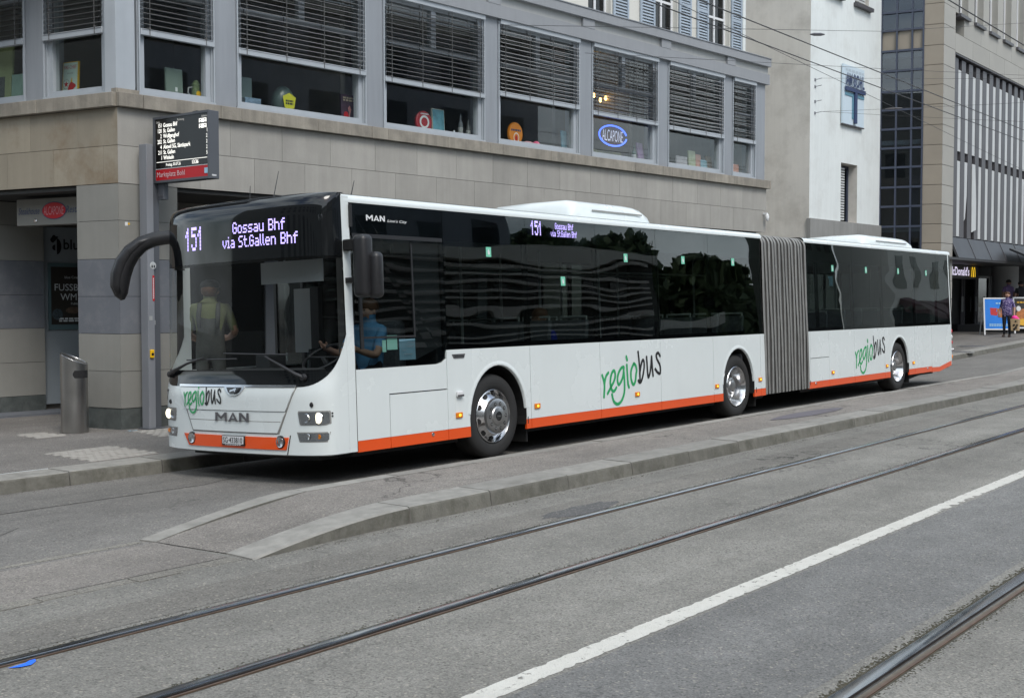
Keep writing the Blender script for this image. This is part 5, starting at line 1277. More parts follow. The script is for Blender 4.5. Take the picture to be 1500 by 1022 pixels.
# ------------------------------------------------------------------ far side of the street (seen mirrored in the glass)
def far_house(label, x0, x1, y, h, m, wm, nx, nz, awn=None, face=1):
    t = thing('street_house', label, 'building', (0, 0, 0)); d = -3*face if 50 < x0 < 65 else -10*face
    obj('wall', MB().box(x0, x1, min(y, y+d), max(y, y+d), 0, h), m, t); q = MB(); cx = (x1-x0)/nx
    for i in range(nx):
        for j in range(nz):
            a = x0+cx*(i+.28); z = 4.0+(h-4.6)/nz*j+.5; q.box(a, a+cx*.44, y-.05*face if face < 0 else y-.02, y+.04 if face > 0 else y+.02, z, z+(h-4.6)/nz*.6)
    stuff(obj('windows', q, wm, t)); obj('shop_front', MB().box(x0+.3, x1-.3, y-.02, y+.05, .3, 3.2), M['int_dark'], t); obj('cornice', MB().box(x0-.2, x1+.2, min(y+.4*face, y), max(y+.4*face, y), h-.4, h), M['cream_pl'], t)
    if awn:
        k = 0; a = x0+1
        while a < x1-3: obj('awning', MB().prism([(a, y+.06, 3.6), (a, y+1.9, 2.7), (a, y+1.9, 2.4), (a, y+.06, 3.3)], (2.6, 0, 0)), awn, t); a += 3.4
for (lab, x0, x1, y, h, m, nx, nz, aw) in (
    ('blue grey house rising behind the pavilion across the street', 6, 45, -32, 17, mat('blue_grey_house', (.26, .28, .32), .8, noise=(.6, .12)), 9, 4, None), ('dark slatted pavilion across the street', 8, 45, -23, 6.4, mat('dark_timber', (.06, .065, .055), .7, noise=(1, .3)), 16, 1, None),
    ('low dark kiosk across the street', 45.2, 55, -25, 3.4, mat('dark_timber_b', (.04, .045, .04), .7), 5, 1, None), ('dark green house beside the white house across the street', 56, 61.3, -20, 11, mat('dark_green_house', (.055, .07, .06), .7, noise=(1, .3)), 3, 3, None), ('white house with maroon awnings across the street', 61.5, 90, -17, 13, M['cream_pl'], 9, 3, mat('maroon_awning', (.075, .03, .035), .8)),
    ('grey house across the street at the left', -34, -10, -26, 13, M['dirty_pl'], 8, 3, None),
    ('beige house across the street behind the camera', -9, 7, -25, 14, M['stone'], 6, 3, M['canopy'])):
    far_house(lab, x0, x1, y, h, m, M['paneb'], nx, nz, aw)
# slatted roof edge of the pavilion
q = MB()
for k in range(9): q.box(8, 44, -22.95, -22.7, 2.6+k*.40, 2.72+k*.40)
tag(stuff(obj('pavilion_slats', q, M['dirty_pl'])), 'pale horizontal slats of the pavilion across the street', 'slats')
lt = thing('street_house', 'pale old house with tall windows at the left end of the street', 'building', (0, 0, 0))
obj('wall', MB().box(-42, -32, -30, 40, 0, 19), M['stonegrey'], lt); q = MB()
for i in range(9):
    for j in range(4): q.box(-32.02, -31.95, -10.5+i*3.6, -8.9+i*3.6, 1.2+j*3.5, 3.5+j*3.5)
stuff(obj('windows', q, M['paneb'], lt))
for k in range(9):
    x, y = 52+k*5.6+random.uniform(-1, 1), -41-random.uniform(0, 8); t = thing('street_tree', 'leafy tree beyond the pavilion across the street', 'tree', (x, y, 0), group='trees across the street')
    q = MB(); q.tube([(0, 0, 0), (.1, 0, 2), (0, .1, 9.0)], [.30, .22, .12], 8); obj('trunk', q, M['bark'], t)
    q = MB(); h = random.uniform(9.6, 11.6)
    for _ in range(1500):
        a, e, rr_ = random.uniform(0, 6.28), random.uniform(-.6, 1.4), random.random()**.4*4.2; p = Vector((math.cos(a)*math.cos(e)*rr_, math.sin(a)*math.cos(e)*rr_, h-5.0+math.sin(e)*rr_*1.3))
        u, v = Vector((random.gauss(0, 1), random.gauss(0, 1), random.gauss(0, 1))).normalized()*.42, Vector((random.gauss(0, 1), random.gauss(0, 1), random.gauss(0, 1))).normalized()*.34
        q.quad(p-u-v, p+u-v, p+u+v, p-u+v)
    stuff(obj('crown', q, M['leaf'], t))

# ------------------------------------------------------------------ the bus
# local: x from the nose (0) to the rear (18.75), y from the near side (0) to the kerb side (W), z up
BW = 2.54
bus = thing('articulated_bus', 'white articulated bus with orange skirt stripe and green and black regiobus lettering at the stop', 'bus', (0, 0, 0), (-.0348, 0, 0))
def bo(name, mb, m, par=None, **k): return obj(name, mb, m, par or bus, **k)
def tum(z): return .024*max(0., min(1., (z-1.25)/1.5))        # the body narrows slightly above the belt
def rz(z):
    r = .02*(z-1.0) if z > 1 else 0.
    s = max(0., min(1., (1.1-z)/.25)); r -= .045*s*s*(3-2*s)
    t = max(0., min(.999, (z-2.62)/.21)); return r+.14*(1-(1-t**2.6)**(1/2.6))
def xf(y, z):
    v = min(1., abs(y-BW/2)/(BW/2)); return rz(z)+.34*(1-(1-v**2.6)**(1/2.6))
def FP(y, z, off=0.):
    """point on the curved front, off metres proud of it"""
    e = 1e-3; ya, yb = max(.004, y-e), min(BW-.004, y+e)
    fy = (xf(yb, z)-xf(ya, z))/(yb-ya); fz = (xf(y, z+e)-xf(y, z-e))/(2*e)
    n = Vector((-1, fy, fz)).normalized(); p = Vector((xf(y, z), y, z))+n*off
    p.y = BW/2+(p.y-BW/2)*(1-tum(z)); return p
# plan points of the front, far side to near side, then back along the near side wall
PLAN = []
for k in range(45):
    a = math.pi*k/44; y = BW/2+BW/2*math.cos(a)*(1 if abs(math.cos(a)) < .9999 else .99998); PLAN.append((min(BW-.0005, max(.0005, y)), None))
def plan_pt(i, z, off=0.):
    if i < 2: x = (.42 if i == 0 else .38); return Vector((x, BW/2+(BW/2+off)*(1-tum(z)), z))
    if i < 2+len(PLAN): return FP(PLAN[i-2][0], z, off)
    x = (.38, .42)[i-2-len(PLAN)]; return Vector((x, BW/2-(BW/2+off)*(1-tum(z)), z))
NP_ = len(PLAN)+4
def edge_d(i):
    """distance in plan from the nearer rear end of the front wrap"""
    P = [plan_pt(k, 1.5) for k in range(NP_)]; a = sum((P[k+1]-P[k]).length for k in range(i)); b = sum((P[k+1]-P[k]).length for k in range(i, NP_-1)); return min(a, b)
ED = [edge_d(i) for i in range(NP_)]
def zb(i): d = ED[i]; return .955+.50*max(0., 1-d/.55)**3
def wrap(zlo, zhi, rows, off=0., i0=0, i1=None):
    g = []; i1 = i1 or NP_
    for r in range(rows+1):
        f = r/rows; g.append([plan_pt(i, zlo(i)*(1-f)+zhi(i)*f, off) for i in range(i0, i1)])
    return g
q = MB(); q.grid(wrap(lambda i: .30, zb, 14)); bo('front_body', q, M['busw'], smooth='all')
q = MB(); q.grid(wrap(lambda i: .30, lambda i: .30, 1, -.05)); q.grid([[plan_pt(i, .30) for i in range(NP_)], [plan_pt(i, .285, -.05) for i in range(NP_)]]); bo('front_lip', q, M['busw'])
ZC0, ZC1 = 1.12, 2.21
q = MB(); q.grid(wrap(zb, lambda i: max(zb(i)+.004, ZC0), 5, .003)); bo('windscreen_mask', q, M['blackgl'], smooth='all')
q = MB(); q.grid(wrap(lambda i: max(zb(i)+.005, ZC0+.002), lambda i: ZC1, 8, .003)); bo('windscreen', q, M['wsglass'], smooth='all')
q = MB(); q.grid(wrap(lambda i: ZC1+.002, lambda i: 2.829, 26, .003)); bo('destination_panel', q, M['blackgl'], smooth='all')
q = MB(); q.grid(wrap(lambda i: ZC1-.02, lambda i: 2.82, 12, -.05)); bo('destination_backing', q, M['int_dark'], smooth='all')
for i_ in (0, NP_-3):
    q = MB(); q.grid(wrap(lambda i: max(zb(i), ZC0)+.01, lambda i: ZC1, 5, -.012, i_, i_+3)); bo('windscreen_edge', q, M['seal'])
# white corner posts between windscreen and sides
def post(sgn):
    q = MB(); rows = []
    for k in range(25):
        z = .30+(2.80-.30)*k/24; t_ = (1-tum(z)); xa = .42 if z > 1.455 else .42; rows.append([Vector((x, BW/2-sgn*(BW/2+.001)*t_, z)) for x in (.42, .47, .525)])
    q.grid(rows); bo('corner_post', q, M['busw'], smooth='all')
post(1); post(-1)
def patch(name, rows, m, off=.006, par=None, ny=12, skirt=True, smooth='all'):
    """raised or coloured field on the front; rows: (z, y0, y1)"""
    q = MB(); g = [[FP(y0+(y1-y0)*k/ny, z, off) for k in range(ny+1)] for z, y0, y1 in rows]; q.grid(g)
    if skirt:
        ring = g[0]+[r[-1] for r in g[1:]]+g[-1][::-1][1:]+[r[0] for r in g[::-1][1:-1]]
        rz0 = [(z, y0, y1) for z, y0, y1 in rows]; inn = []
        b = [[FP(y0+(y1-y0)*k/ny, z, -.01) for k in range(ny+1)] for z, y0, y1 in rows]; inn = b[0]+[r[-1] for r in b[1:]]+b[-1][::-1][1:]+[r[0] for r in b[::-1][1:-1]]
        n = len(q.v); q.v += [tuple(p) for p in ring]+[tuple(p) for p in inn]; k = len(ring)
        q.f += [(n+i, n+(i+1) % k, n+k+(i+1) % k, n+k+i) for i in range(k)]
    return bo(name, q, m, par, smooth=smooth)
def lerp_rows(z0, z1, a0, b0, a1, b1, n=6): return [(z0+(z1-z0)*k/n, a0+(a1-a0)*k/n, b0+(b1-b0)*k/n) for k in range(n+1)]
def add_man(mb, box, fn):
    """broad block letters M, A, N"""
    x0, x1, y0, y1 = box; X = lambda u: x0+u*(x1-x0); Y_ = lambda v: y0+v*(y1-y0)
    for L_ in ([(0, 0), (.07, 0), (.07, 1), (0, 1)], [(.29, 0), (.36, 0), (.36, 1), (.29, 1)], [(.07, 1), (.07, .62), (.18, .22), (.18, .55)], [(.29, 1), (.18, .55), (.18, .22), (.29, .62)],
               [(.39, 0), (.46, 0), (.54, .72), (.53, 1)], [(.53, 1), (.54, .72), (.62, 0), (.69, 0)], [(.53, 1), (.69, 0), (.69, .0), (.56, 1)], [(.48, .18), (.60, .18), (.585, .34), (.495, .34)],
               [(.72, 0), (.79, 0), (.79, 1), (.72, 1)], [(.93, 0), (1, 0), (1, 1), (.93, 1)], [(.79, 1), (.79, .62), (.93, 0), (.93, .38)]):
        mb.quad(*[fn(X(u), Y_(v)) for u, v in L_])
    return mb
# hood with dark gap round it, two raised ribs
patch('hood_gap', lerp_rows(.497, .953, .525, 1.832, .315, 2.068, 8), M['basegrey'], .0015, skirt=False, ny=24)
patch('hood_panel', lerp_rows(.510, .715, .545, 1.812, .440, 1.755+.155, 5), M['busw'], .010, ny=24)
patch('hood_panel', lerp_rows(.722, .945, .437, 1.915, .330, 2.052, 5), M['busw'], .016, ny=24)
patch('hood_rib', lerp_rows(.615, .622, .50, 1.86, .497, 1.863, 1), M['basegrey'], .0105, ny=20)
patch('chrome_trim', [(.950, .33, 2.05), (.957, .325, 2.055), (.962, .32, 2.06), (.972, .32, 2.06)], M['chrome'], .022, ny=30)
patch('emblem_base', [(.868, 1.09, 1.16), (.885, 1.04, 1.21), (.93, .985, 1.265), (.952, .97, 1.28)], M['chrome'], .026, ny=8)
patch('emblem', [(.882, 1.085, 1.165), (.90, 1.045, 1.205), (.945, 1.01, 1.24)], M['blackgl'], .031, ny=8)
q = MB(); lion = [(-.06, 0), (-.045, .022), (-.01, .03), (.015, .044), (.035, .046), (.045, .034), (.035, .022), (.03, 0), (.018, 0), (.015, .014), (-.02, .010), (-.035, 0)]
q.poly([FP(1.125-x*1.0, .903+z*.75, .0335) for x, z in lion]); bo('lion_mark', q, M['chrome'])
q = MB(); add_man(q, (0, .51, .61, .70), lambda x, z: FP(1.42-x, z, .022)); bo('maker_lettering', q, M['greyl'])
# orange strip, plate, round lamps
patch('orange_strip', lerp_rows(.348, .468, .44, 1.90, .41, 1.99, 3), M['orange'], .010, ny=30)
patch('strip_gap', lerp_rows(.302, .49, .425, .437, .385, .397, 3), M['seal'], .002, ny=2, skirt=False)
for y in (.51, 1.84):
    c = FP(y, .425, .012); q = MB(); q.lathe([(0, -.002), (.040, -.002), (.052, -.008), (.056, .012)], 24, 'x', c); bo('fog_lamp', q, M['chrome'], smooth=True)
    q = MB(); q.lathe([(0, -.010), (.036, -.008), (.042, -.004)], 24, 'x', c); bo('fog_lens', q, M['lens'], smooth=True)
    q = MB(); q.lathe([(.056, -.004), (.062, -.002), (.062, .014)], 24, 'x', c); bo('fog_ring', q, M['blackpl'])
pl_ = patch('number_plate', lerp_rows(.372, .470, .985, 1.325, .985, 1.325, 2), M['blackpl'], .022, ny=6)
patch('plate_face', lerp_rows(.388, .464, .997, 1.313, .997, 1.313, 2), M['whitegloss'], .026, pl_, ny=6)
q = MB(); add_text(q, 'SG·433810', (0, .29, .398, .454), lambda x, z: FP(1.30-x, z, .0285), bold=.006); bo('plate_lettering', q, M['black'], pl_)
q = MB(); add_bars(q, (0, .24, .374, .384), lambda x, z: FP(1.275-x, z, .0245), 1, 6); bo('plate_small_lettering', q, M['whitel'], pl_)
# headlights: dark recess, reflector bowls, lit bulb, clear lens; the same mirrored on the kerb side
for near in (True, False):
    Y = (lambda a: a) if near else (lambda a: 2.45-a)
    yr = lambda a, b: (min(Y(a), Y(b)), max(Y(a), Y(b)))
    rows = [(.596,)+yr(.055, .262), (.61,)+yr(.025, .275), (.70,)+yr(.025, .292), (.716,)+yr(.03, .285)]
    h = patch('headlight', rows, M['reflector'], .004, ny=12)
    for (a, r_, m_) in ((.215, .042, M['chrome']), (.10, .054, M['chrome'])):
        c = FP(Y(a), .657, .004); q = MB(); q.lathe([(.0, .014), (r_*.6, .010), (r_, -.006), (r_+.004, .0)], 22, 'x', c); bo('reflector_bowl', q, m_, h, smooth=True)
    c = FP(Y(.10), .657, .004); q = MB(); q.ball((c.x-.010, c.y, c.z), .006, .048, .050, 16, 8); bo('lit_bulb', q, M['bulb'], h, smooth='all')
    q = MB(); g = [[FP(y0+(y1-y0)*k/12, z, .018) for k in range(13)] for z, y0, y1 in rows]; q.grid(g); bo('lens', q, M['lens'], h, smooth='all')
    rim = [(z+(.010 if i > 1 else -.010), y0-.008, y1+.010) for i, (z, y0, y1) in enumerate(rows)]
    patch('headlight_seal', rim, M['basegrey'], .0015, ny=12, skirt=False)
    rows = [(.436,)+yr(.05, .275), (.452,)+yr(.03, .292), (.512,)+yr(.03, .302)]
    h = patch('indicator_lamp', rows, M['reflector'], .003, ny=10); q = MB(); q.grid([[FP(y0+(y1-y0)*k/10, z, .010) for k in range(11)] for z, y0, y1 in rows]); bo('lens', q, M['lens'], h, smooth='all')
    c = FP(Y(.2), .478, .006); q = MB(); q.lathe([(0, .0), (.026, -.004), (.03, 0)], 16, 'x', c); bo('reflector_bowl', q, M['chrome'], h)
    c = FP(Y(.10), .478, .006); q = MB(); q.lathe([(0, .0), (.020, -.004), (.024, 0)], 16, 'x', c); bo('amber_bulb', q, M['amber'], h)
    patch('lamp_recess', [(.424,)+yr(.04, .29), (.522,)+yr(.02, .318)], M['basegrey'], .0008, ny=10, skirt=False)
    c = FP(Y(.16), .785, .006); q = MB(); q.lathe([(0, -.003), (.022, -.003), (.026, .004)], 16, 'x', c); bo('sensor_dome', q, M['black'])
for z in (.70, .672): q = MB(); q.ball(tuple(FP(.012, z, .0)), .010, .010, .010, 8, 6); bo('corner_marker', q, M['black'])
q = MB(); q.lathe([(0, -.012), (.03, -.010), (.036, 0)], 18, 'x', FP(.07, 2.58, .004)); bo('front_marker_lamp', q, M['lens'], smooth=True)
q = MB(); add_text(q, '7', (0, .075, .79, .915), lambda x, z: FP(2.435-x, z, .004), bold=.03); bo('fleet_number', q, M['black'])
# LED destination
q = MB(); fL = lambda x, z: FP(2.06-x, z, .006)
add_led(q, '151', (.085, .41, 2.355, 2.60), fL); add_led(q, 'Gossau Bhf', (.895, 1.64, 2.485, 2.60), fL); add_led(q, 'via St.Gallen Bhf', (.735, 1.785, 2.345, 2.46), fL); bo('destination_lettering', q, M['led'])
# regiobus lettering drawn as brush strokes
LOGO_G = [[(4.887, 0.83), (4.926, 0.748), (4.934, 0.671), (4.916, 0.553)], [(4.936, 0.713), (4.949, 0.764), (4.983, 0.821), (5.031, 0.855)], [(5.003, 0.591), (5.068, 0.655), (5.159, 0.744), (5.191, 0.82), (5.165, 0.877), (5.108, 0.841), (5.073, 0.749), (5.084, 0.662), (5.129, 0.613), (5.177, 0.627), (5.21, 0.655)], [(5.39, 0.914), (5.333, 0.899), (5.266, 0.833), (5.241, 0.757), (5.267, 0.691), (5.333, 0.735), (5.381, 0.81), (5.401, 0.909)], [(5.39, 0.914), (5.403, 0.792), (5.407, 0.678), (5.389, 0.567), (5.32, 0.476), (5.223, 0.443), (5.138, 0.488), (5.103, 0.576)], [(5.472, 0.936), (5.481, 0.805), (5.492, 0.691), (5.514, 0.642)], [(5.464, 1.045), (5.483, 0.999)], [(5.644, 0.948), (5.579, 0.87), (5.565, 0.775), (5.594, 0.694), (5.631, 0.673), (5.671, 0.716), (5.695, 0.812), (5.711, 0.855), (5.692, 0.914), (5.647, 0.948)]]
LOGO_B = [[(5.759, 1.096), (5.782, 0.941), (5.791, 0.79), (5.79, 0.71)], [(5.785, 0.808), (5.835, 0.938), (5.88, 0.985), (5.906, 0.926), (5.88, 0.812), (5.824, 0.708), (5.776, 0.691), (5.749, 0.717)], [(5.97, 1.02), (5.98, 0.888), (5.989, 0.789), (6.008, 0.748), (6.06, 0.839), (6.099, 1.022)], [(6.099, 1.022), (6.111, 0.864), (6.124, 0.762)], [(6.318, 1.022), (6.271, 1.065), (6.221, 1.04), (6.236, 0.985), (6.307, 0.9), (6.319, 0.827), (6.301, 0.784), (6.241, 0.804), (6.185, 0.85)]]
def logo(name, fn, wd):
    for strokes, m_, nm in ((LOGO_G, M['green'], 'green'), (LOGO_B, M['black'], 'black')):
        q = MB()
        for k, s_ in enumerate(strokes): add_stroke(q, s_, wd, fn, .0012+k*.0003)
        bo(name, q, m_)
logo('side_lettering', lambda x, z, l: (x, -l-.001, z), .040)
logo('side_lettering', lambda x, z, l: (x+8.29, -l-.001, z), .040)
def flog(x, z, l):
    u = (x-4.887)/1.43; zz = z-.155*u            # the front lettering runs level
    return FP(1.955-u*.625, .755+(zz-.553)*.47, .018+l)
logo('front_lettering', flog, .043)
# wipers
def bar(name, pts, r, m, par=None): q = MB(); q.tube([tuple(p) for p in pts], r, 6); return bo(name, q, m, par, smooth=True)
for (y0, z0, y1, z1, ya, za, yb, zb_) in ((.25, 1.045, .70, 1.255, .42, 1.27, 1.32, 1.29), (2.33, 1.07, 1.62, 1.25, 1.12, 1.235, 1.95, 1.225)):
    w_ = bar('wiper_arm', [FP(y0, z0, .03), FP(y0+(y1-y0)*.15, z0+(z1-z0)*.15, .05), FP(y0+(y1-y0)*.6, z0+(z1-z0)*.65, .05), FP(y1, z1, .035)], [.022, .020, .013, .008], M['blackpl'])
    bar('wiper_blade', [FP(ya+(yb-ya)*k/6, za+(zb_-za)*k/6, .018) for k in range(7)], .008, M['blackpl'], w_)
    q = MB(); q.lathe([(0, -.03), (.030, -.025), (.036, .01)], 14, 'x', FP(y0, z0, .02)); bo('wiper_pivot', q, M['blackpl'], w_, smooth=True)
# sides ----------------------------------------------------------------
AX = (2.775, 8.62, 15.41); AXW = (2.75, 8.65, 15.455); ARCH = .585; AW = .515/.585; ZSK = .29; ZOR = .40; ZB = 1.255
def side_y(sgn, out=0.): return -out if sgn > 0 else BW+out
def arch_profile(xc, x0, x1, z0, z1):
    """lower panel outline between x0..x1 with the wheel arch cut out"""
    pts = [(x0, z1), (x0, z0)]
    xa = math.sqrt(max(0, ARCH**2-(z0-.47)**2)); pts.append((xc-xa*AW, z0))
    a0 = math.atan2(z0-.47, -xa); a1 = math.atan2(z0-.47, xa)
    if a0 < 0: a0 += 2*math.pi
    for k in range(1, 24): a = a0+(a1-a0)*k/24; pts.append((xc+AW*ARCH*math.cos(a), .47+ARCH*math.sin(a)))
    pts += [(xc+xa*AW, z0), (x1, z0), (x1, z1)]; return pts
def side_panel(name, pts, m, sgn, th=.025, proud=0., par=None, **k):
    y = side_y(sgn, proud); d = th if sgn > 0 else -th
    q = MB(); q.prism([(x, y, z) for x, z in pts], (0, d, 0)); return bo(name, q, m, par, **k)
G = .004
PX = [.53, 1.0, 1.895, 3.38, 4.85, 6.335, 7.83, 9.19, 9.525]
TX = [11.12, 11.23, 12.01, 13.14, 14.62, 16.26, 17.28, 18.50]
def rect(a, b, c, d): return [(a+G, c), (b-G, c), (b-G, d), (a+G, d)]
for sgn in (1, -1):
    # front section
    side_panel('side_panel', [(.53+G, ZOR+.002), (1.0-G, ZOR+.002), (1.0-G, .838), (1.895-G, .838), (1.895-G, 1.155), (1.84, 1.125), (1.74, 1.105), (.53+G, 1.10)], M['busw'], sgn)
    side_panel('hatch', rect(1.0, 1.895, ZOR+.002, .826), M['busw'], sgn, proud=.002)
    side_panel('side_panel', arch_profile(AX[0], 1.895+G, 3.38-G, ZOR+.002, ZB-.006), M['busw'], sgn)
    for a, b in zip(PX[3:6], PX[4:7]): side_panel('side_panel', rect(a, b, ZOR+.002, ZB-.006), M['busw'], sgn)
    side_panel('side_panel', arch_profile(AX[1], 7.83+G, 9.36-G, ZOR+.002, ZB-.006), M['busw'], sgn); side_panel('side_panel', rect(9.36, 9.525, ZOR+.002, ZB-.006), M['busw'], sgn)
    # trailer
    side_panel('side_panel', rect(11.12, 11.225, ZOR+.002, ZB-.006), M['busw'], sgn)
    side_panel('side_panel', rect(11.225, 12.01, ZOR+.002, .79), M['busw'], sgn); side_panel('side_panel', rect(11.225, 12.01, .80, ZB-.006), M['busw'], sgn)
    for a, b in ((12.01, 13.14), (13.14, 14.62)): side_panel('side_panel', rect(a, b, ZOR+.002, ZB-.006), M['busw'], sgn)
    side_panel('side_panel', arch_profile(AX[2], 14.62+G, 16.26-G, ZOR+.002, ZB-.006), M['busw'], sgn)
    side_panel('side_panel', rect(16.26, 17.28, ZOR+.002, ZB-.006), M['busw'], sgn); side_panel('side_panel', [(17.28+G, ZOR-.02), (17.72, ZOR-.03), (18.52, ZOR+.07), (18.52, ZB-.006), (17.28+G, ZB-.006)], M['busw'], sgn)
    # orange skirt strip
    dz = .002
    for a, b in ((.53, 1.0), (1.0, 1.895), (1.895, AX[0]-.505), (AX[0]+.505, 3.38), (3.38, 4.85), (4.85, 6.335), (6.335, 7.83), (7.83, AX[1]-.505), (AX[1]+.505, 9.36), (9.36, 9.525), (11.12, 12.01), (12.01, 13.14), (13.14, 14.62), (14.62, AX[2]-.505), (AX[2]+.505, 16.26), (16.26, 17.28)):
        side_panel('skirt_strip', rect(a, b, ZSK, ZOR), M['orange'], sgn, proud=.001)
    side_panel('skirt_strip', [(17.28+G, ZSK-.01), (17.72, ZSK-.015), (18.52, ZSK+.08), (18.52, ZOR+.068), (17.72, ZOR-.032), (17.28+G, ZOR-.022)], M['orange'], sgn, proud=.001)
    # arch lips and wells
    for xc in AX:
        q = MB(); y0 = side_y(sgn, .012); y1 = side_y(sgn, -.60); rows = []
        a0, a1 = math.pi*1.07, -math.pi*.07
        rows = [[(xc+AW*(ARCH-.004)*math.cos(a0+(a1-a0)*k/22), y, .47+(ARCH-.004)*math.sin(a0+(a1-a0)*k/22)) for k in range(23)] for y in (side_y(sgn, 0), y1)]
        q.grid(rows); bo('wheel_well', q, M['seal'])
        q = MB(); q.grid([[(xc+(r_-ARCH+ARCH*AW)*math.cos(a0+(a1-a0)*k/22), side_y(sgn, o_), .47+r_*math.sin(a0+(a1-a0)*k/22)) for k in range(2, 21)] for r_, o_ in ((ARCH-.008, -.03), (ARCH-.006, .004), (ARCH+.004, .007), (ARCH+.020, .005), (ARCH+.050, -.001))]); bo('arch_lip', q, M['busw'], smooth='all')
    # dark backing behind the panel joints
    for a, b in ((.56, AX[0]-.6), (AX[0]+.6, AX[1]-.6), (AX[1]+.6, 9.5), (11.14, AX[2]-.6), (AX[2]+.6, 18.4)):
        q = MB(); yb = side_y(sgn, -.028); q.box(a, b, min(yb, yb+(.02 if sgn > 0 else -.02)), max(yb, yb+(.02 if sgn > 0 else -.02)), .33, 1.09); bo('panel_backing', q, M['seal'])
# window band of the near side: each pane its own, black behind the joints
def sy(sgn, z, off=0.): return (BW/2-(BW/2+off)*(1-tum(z))) if sgn > 0 else (BW/2+(BW/2+off)*(1-tum(z)))
def pane_obj(name, pts, m, sgn, off=-.004, th=.006, nz_=8, par=None):
    q = MB(); fr_ = [(x, sy(sgn, z, off), z) for x, z in pts]; bk = [(x, sy(sgn, z, off-th), z) for x, z in pts]
    n = len(q.v); k = len(pts); q.v += fr_+bk; q.f += [tuple(range(n, n+k)), tuple(range(n+2*k-1, n+k-1, -1))]+[(n+(i+1) % k, n+i, n+k+i, n+k+(i+1) % k) for i in range(k)]
    return bo(name, q, m, par)
ZG = 2.735
PANES = [1.92, 3.385, 4.85, 6.32, 7.79, 9.515]; TP = [11.13, 11.62, 13.16, 14.60, 16.37, 17.70, 18.60]
for sgn in (1, -1):
    lim = 1.60 if sgn < 0 else .54
    drv = [(.55, 1.115), (1.73, 1.118), (1.80, 1.135), (1.86, 1.18), (1.90, 1.262), (1.914, 1.30), (1.914, ZG), (.70, ZG), (.60, ZG-.01), (.56, ZG-.05)]
    if sgn > 0: pane_obj('driver_window', drv, M['drvglass'], sgn)
    for a, b in zip(PANES[:-1], PANES[1:]): pane_obj('side_pane', [(a+.003, ZB), (b-.003, ZB), (b-.003, ZG), (a+.003, ZG)], M['busglass'], sgn)
    for a, b in zip(TP[:-1], TP[1:]): pane_obj('side_pane', [(a+.003, ZB), (b-.003, ZB), (b-.003, ZG), (a+.003, ZG)], M['busglass'], sgn)
    for a in PANES+TP: pane_obj('pillar', [(a-.045, ZB-.01), (a+.045, ZB-.01), (a+.045, ZG), (a-.045, ZG)], M['blackgl'], sgn, -.014, .03)
    for a, b in ((.56 if sgn > 0 else 1.9, 9.5), (11.14, 18.58)): pane_obj('cantrail', [(a, 2.42), (b, 2.42), (b, ZG), (a, ZG)], M['blackgl'], sgn, -.030, .03); pane_obj('window_sill', [(max(a, 1.9), ZB-.02), (b, ZB-.02), (b, ZB+.05), (max(a, 1.9), ZB+.05)], M['blackgl'], sgn, -.030, .03)
    for a, b in ((.46, 9.53), (11.11, 18.62)):
        rows = [[(x, sy(sgn, z, o_), z) for x in (a, (a+b)/2, b)] for z, o_ in ((2.74, .002), (2.765, .004), (2.79, -.004), (2.812, -.03), (2.825, -.07), (2.828, -.10))]
        q = MB(); q.grid(rows); bo('roof_edge', q, M['busw'], smooth='all')
# driver window frames
for pts in ([(.62, 1.30), (.66, 1.30), (.66, 2.40), (.62, 2.40)], [(1.40, 1.42), (1.42, 1.42), (1.42, 2.36), (1.40, 2.36)], [(.66, 1.40), (1.42, 1.40), (1.42, 1.42), (.66, 1.42)], [(.56, 2.40), (1.90, 2.40), (1.90, 2.44), (.56, 2.44)]):
    pane_obj('window_frame', pts, M['blackpl'], 1, .002, .02)
pane_obj('window_blind', [(1.45, 1.16), (1.90, 1.30), (1.90, 2.40), (1.45, 2.40)], M['int_dark'], 1, -.05, .01)
# roof skin
for a, b in ((.50, 9.53), (11.11, 18.60)):
    q = MB(); rows = []
    for k in range(13): y = .09+(BW-.18)*k/12; rows.append([(x, y, 2.826+.030*math.sin(math.pi*k/12)) for x in (a, (a+b)/2, b)])
    q.grid(rows); bo('roof', q, M['busw'], smooth='all')
# roof pods
def pod(name, x0, x1, y0, y1, z0, z1, ra, rb):
    q = MB(); n = 18; rows = []
    for k in range(n+1):
        f = k/n
        if f < .25: t = f/.25; x = x0+ra*(1-math.cos(t*math.pi/2)); h = math.sin(t*math.pi/2)
        elif f > .75: t = (1-f)/.25; x = x1-rb*(1-math.cos(t*math.pi/2)); h = math.sin(t*math.pi/2)**.8
        else: t = (f-.25)/.5; x = x0+ra+(x1-rb-x0-ra)*t; h = 1
        h = .10+.90*h; zt = z0+(z1-z0)*h; ins = .10*(1-h); row = []
        for u, v in ((0, 0), (0, .45), (.015, .72), (.05, .90), (.13, 1.0), (.5, 1.03), (.87, 1.0), (.95, .90), (.985, .72), (1, .45), (1, 0)):
            row.append((x, y0+ins+(y1-y0-2*ins)*u, z0+(zt-z0)*v))
        rows.append(row)
    q.grid(rows); q.poly(rows[0]); q.poly(rows[-1][::-1]); return bo(name, q, M['busw'], smooth='all')
p_ = pod('roof_unit', 5.05, 7.12, .50, 2.02, 2.80, 3.12, .16, .60)
bo('vent_slot', MB().box(5.5, 6.75, .490, .498, 2.975, 2.995), M['basegrey'], p_)
p_ = pod('roof_unit', 15.0, 17.9, .50, 2.02, 2.80, 3.09, .25, .75); bo('vent_slot', MB().box(15.6, 17.3, .490, .498, 2.955, 2.975), M['basegrey'], p_)
pod('roof_hatch', 3.85, 4.25, 1.0, 1.7, 2.82, 2.92, .1, .1); bo('roof_duct', MB().box(4.2, 5.04, .9, 1.9, 2.82, 2.935), M['concrete'], bevel=.03)
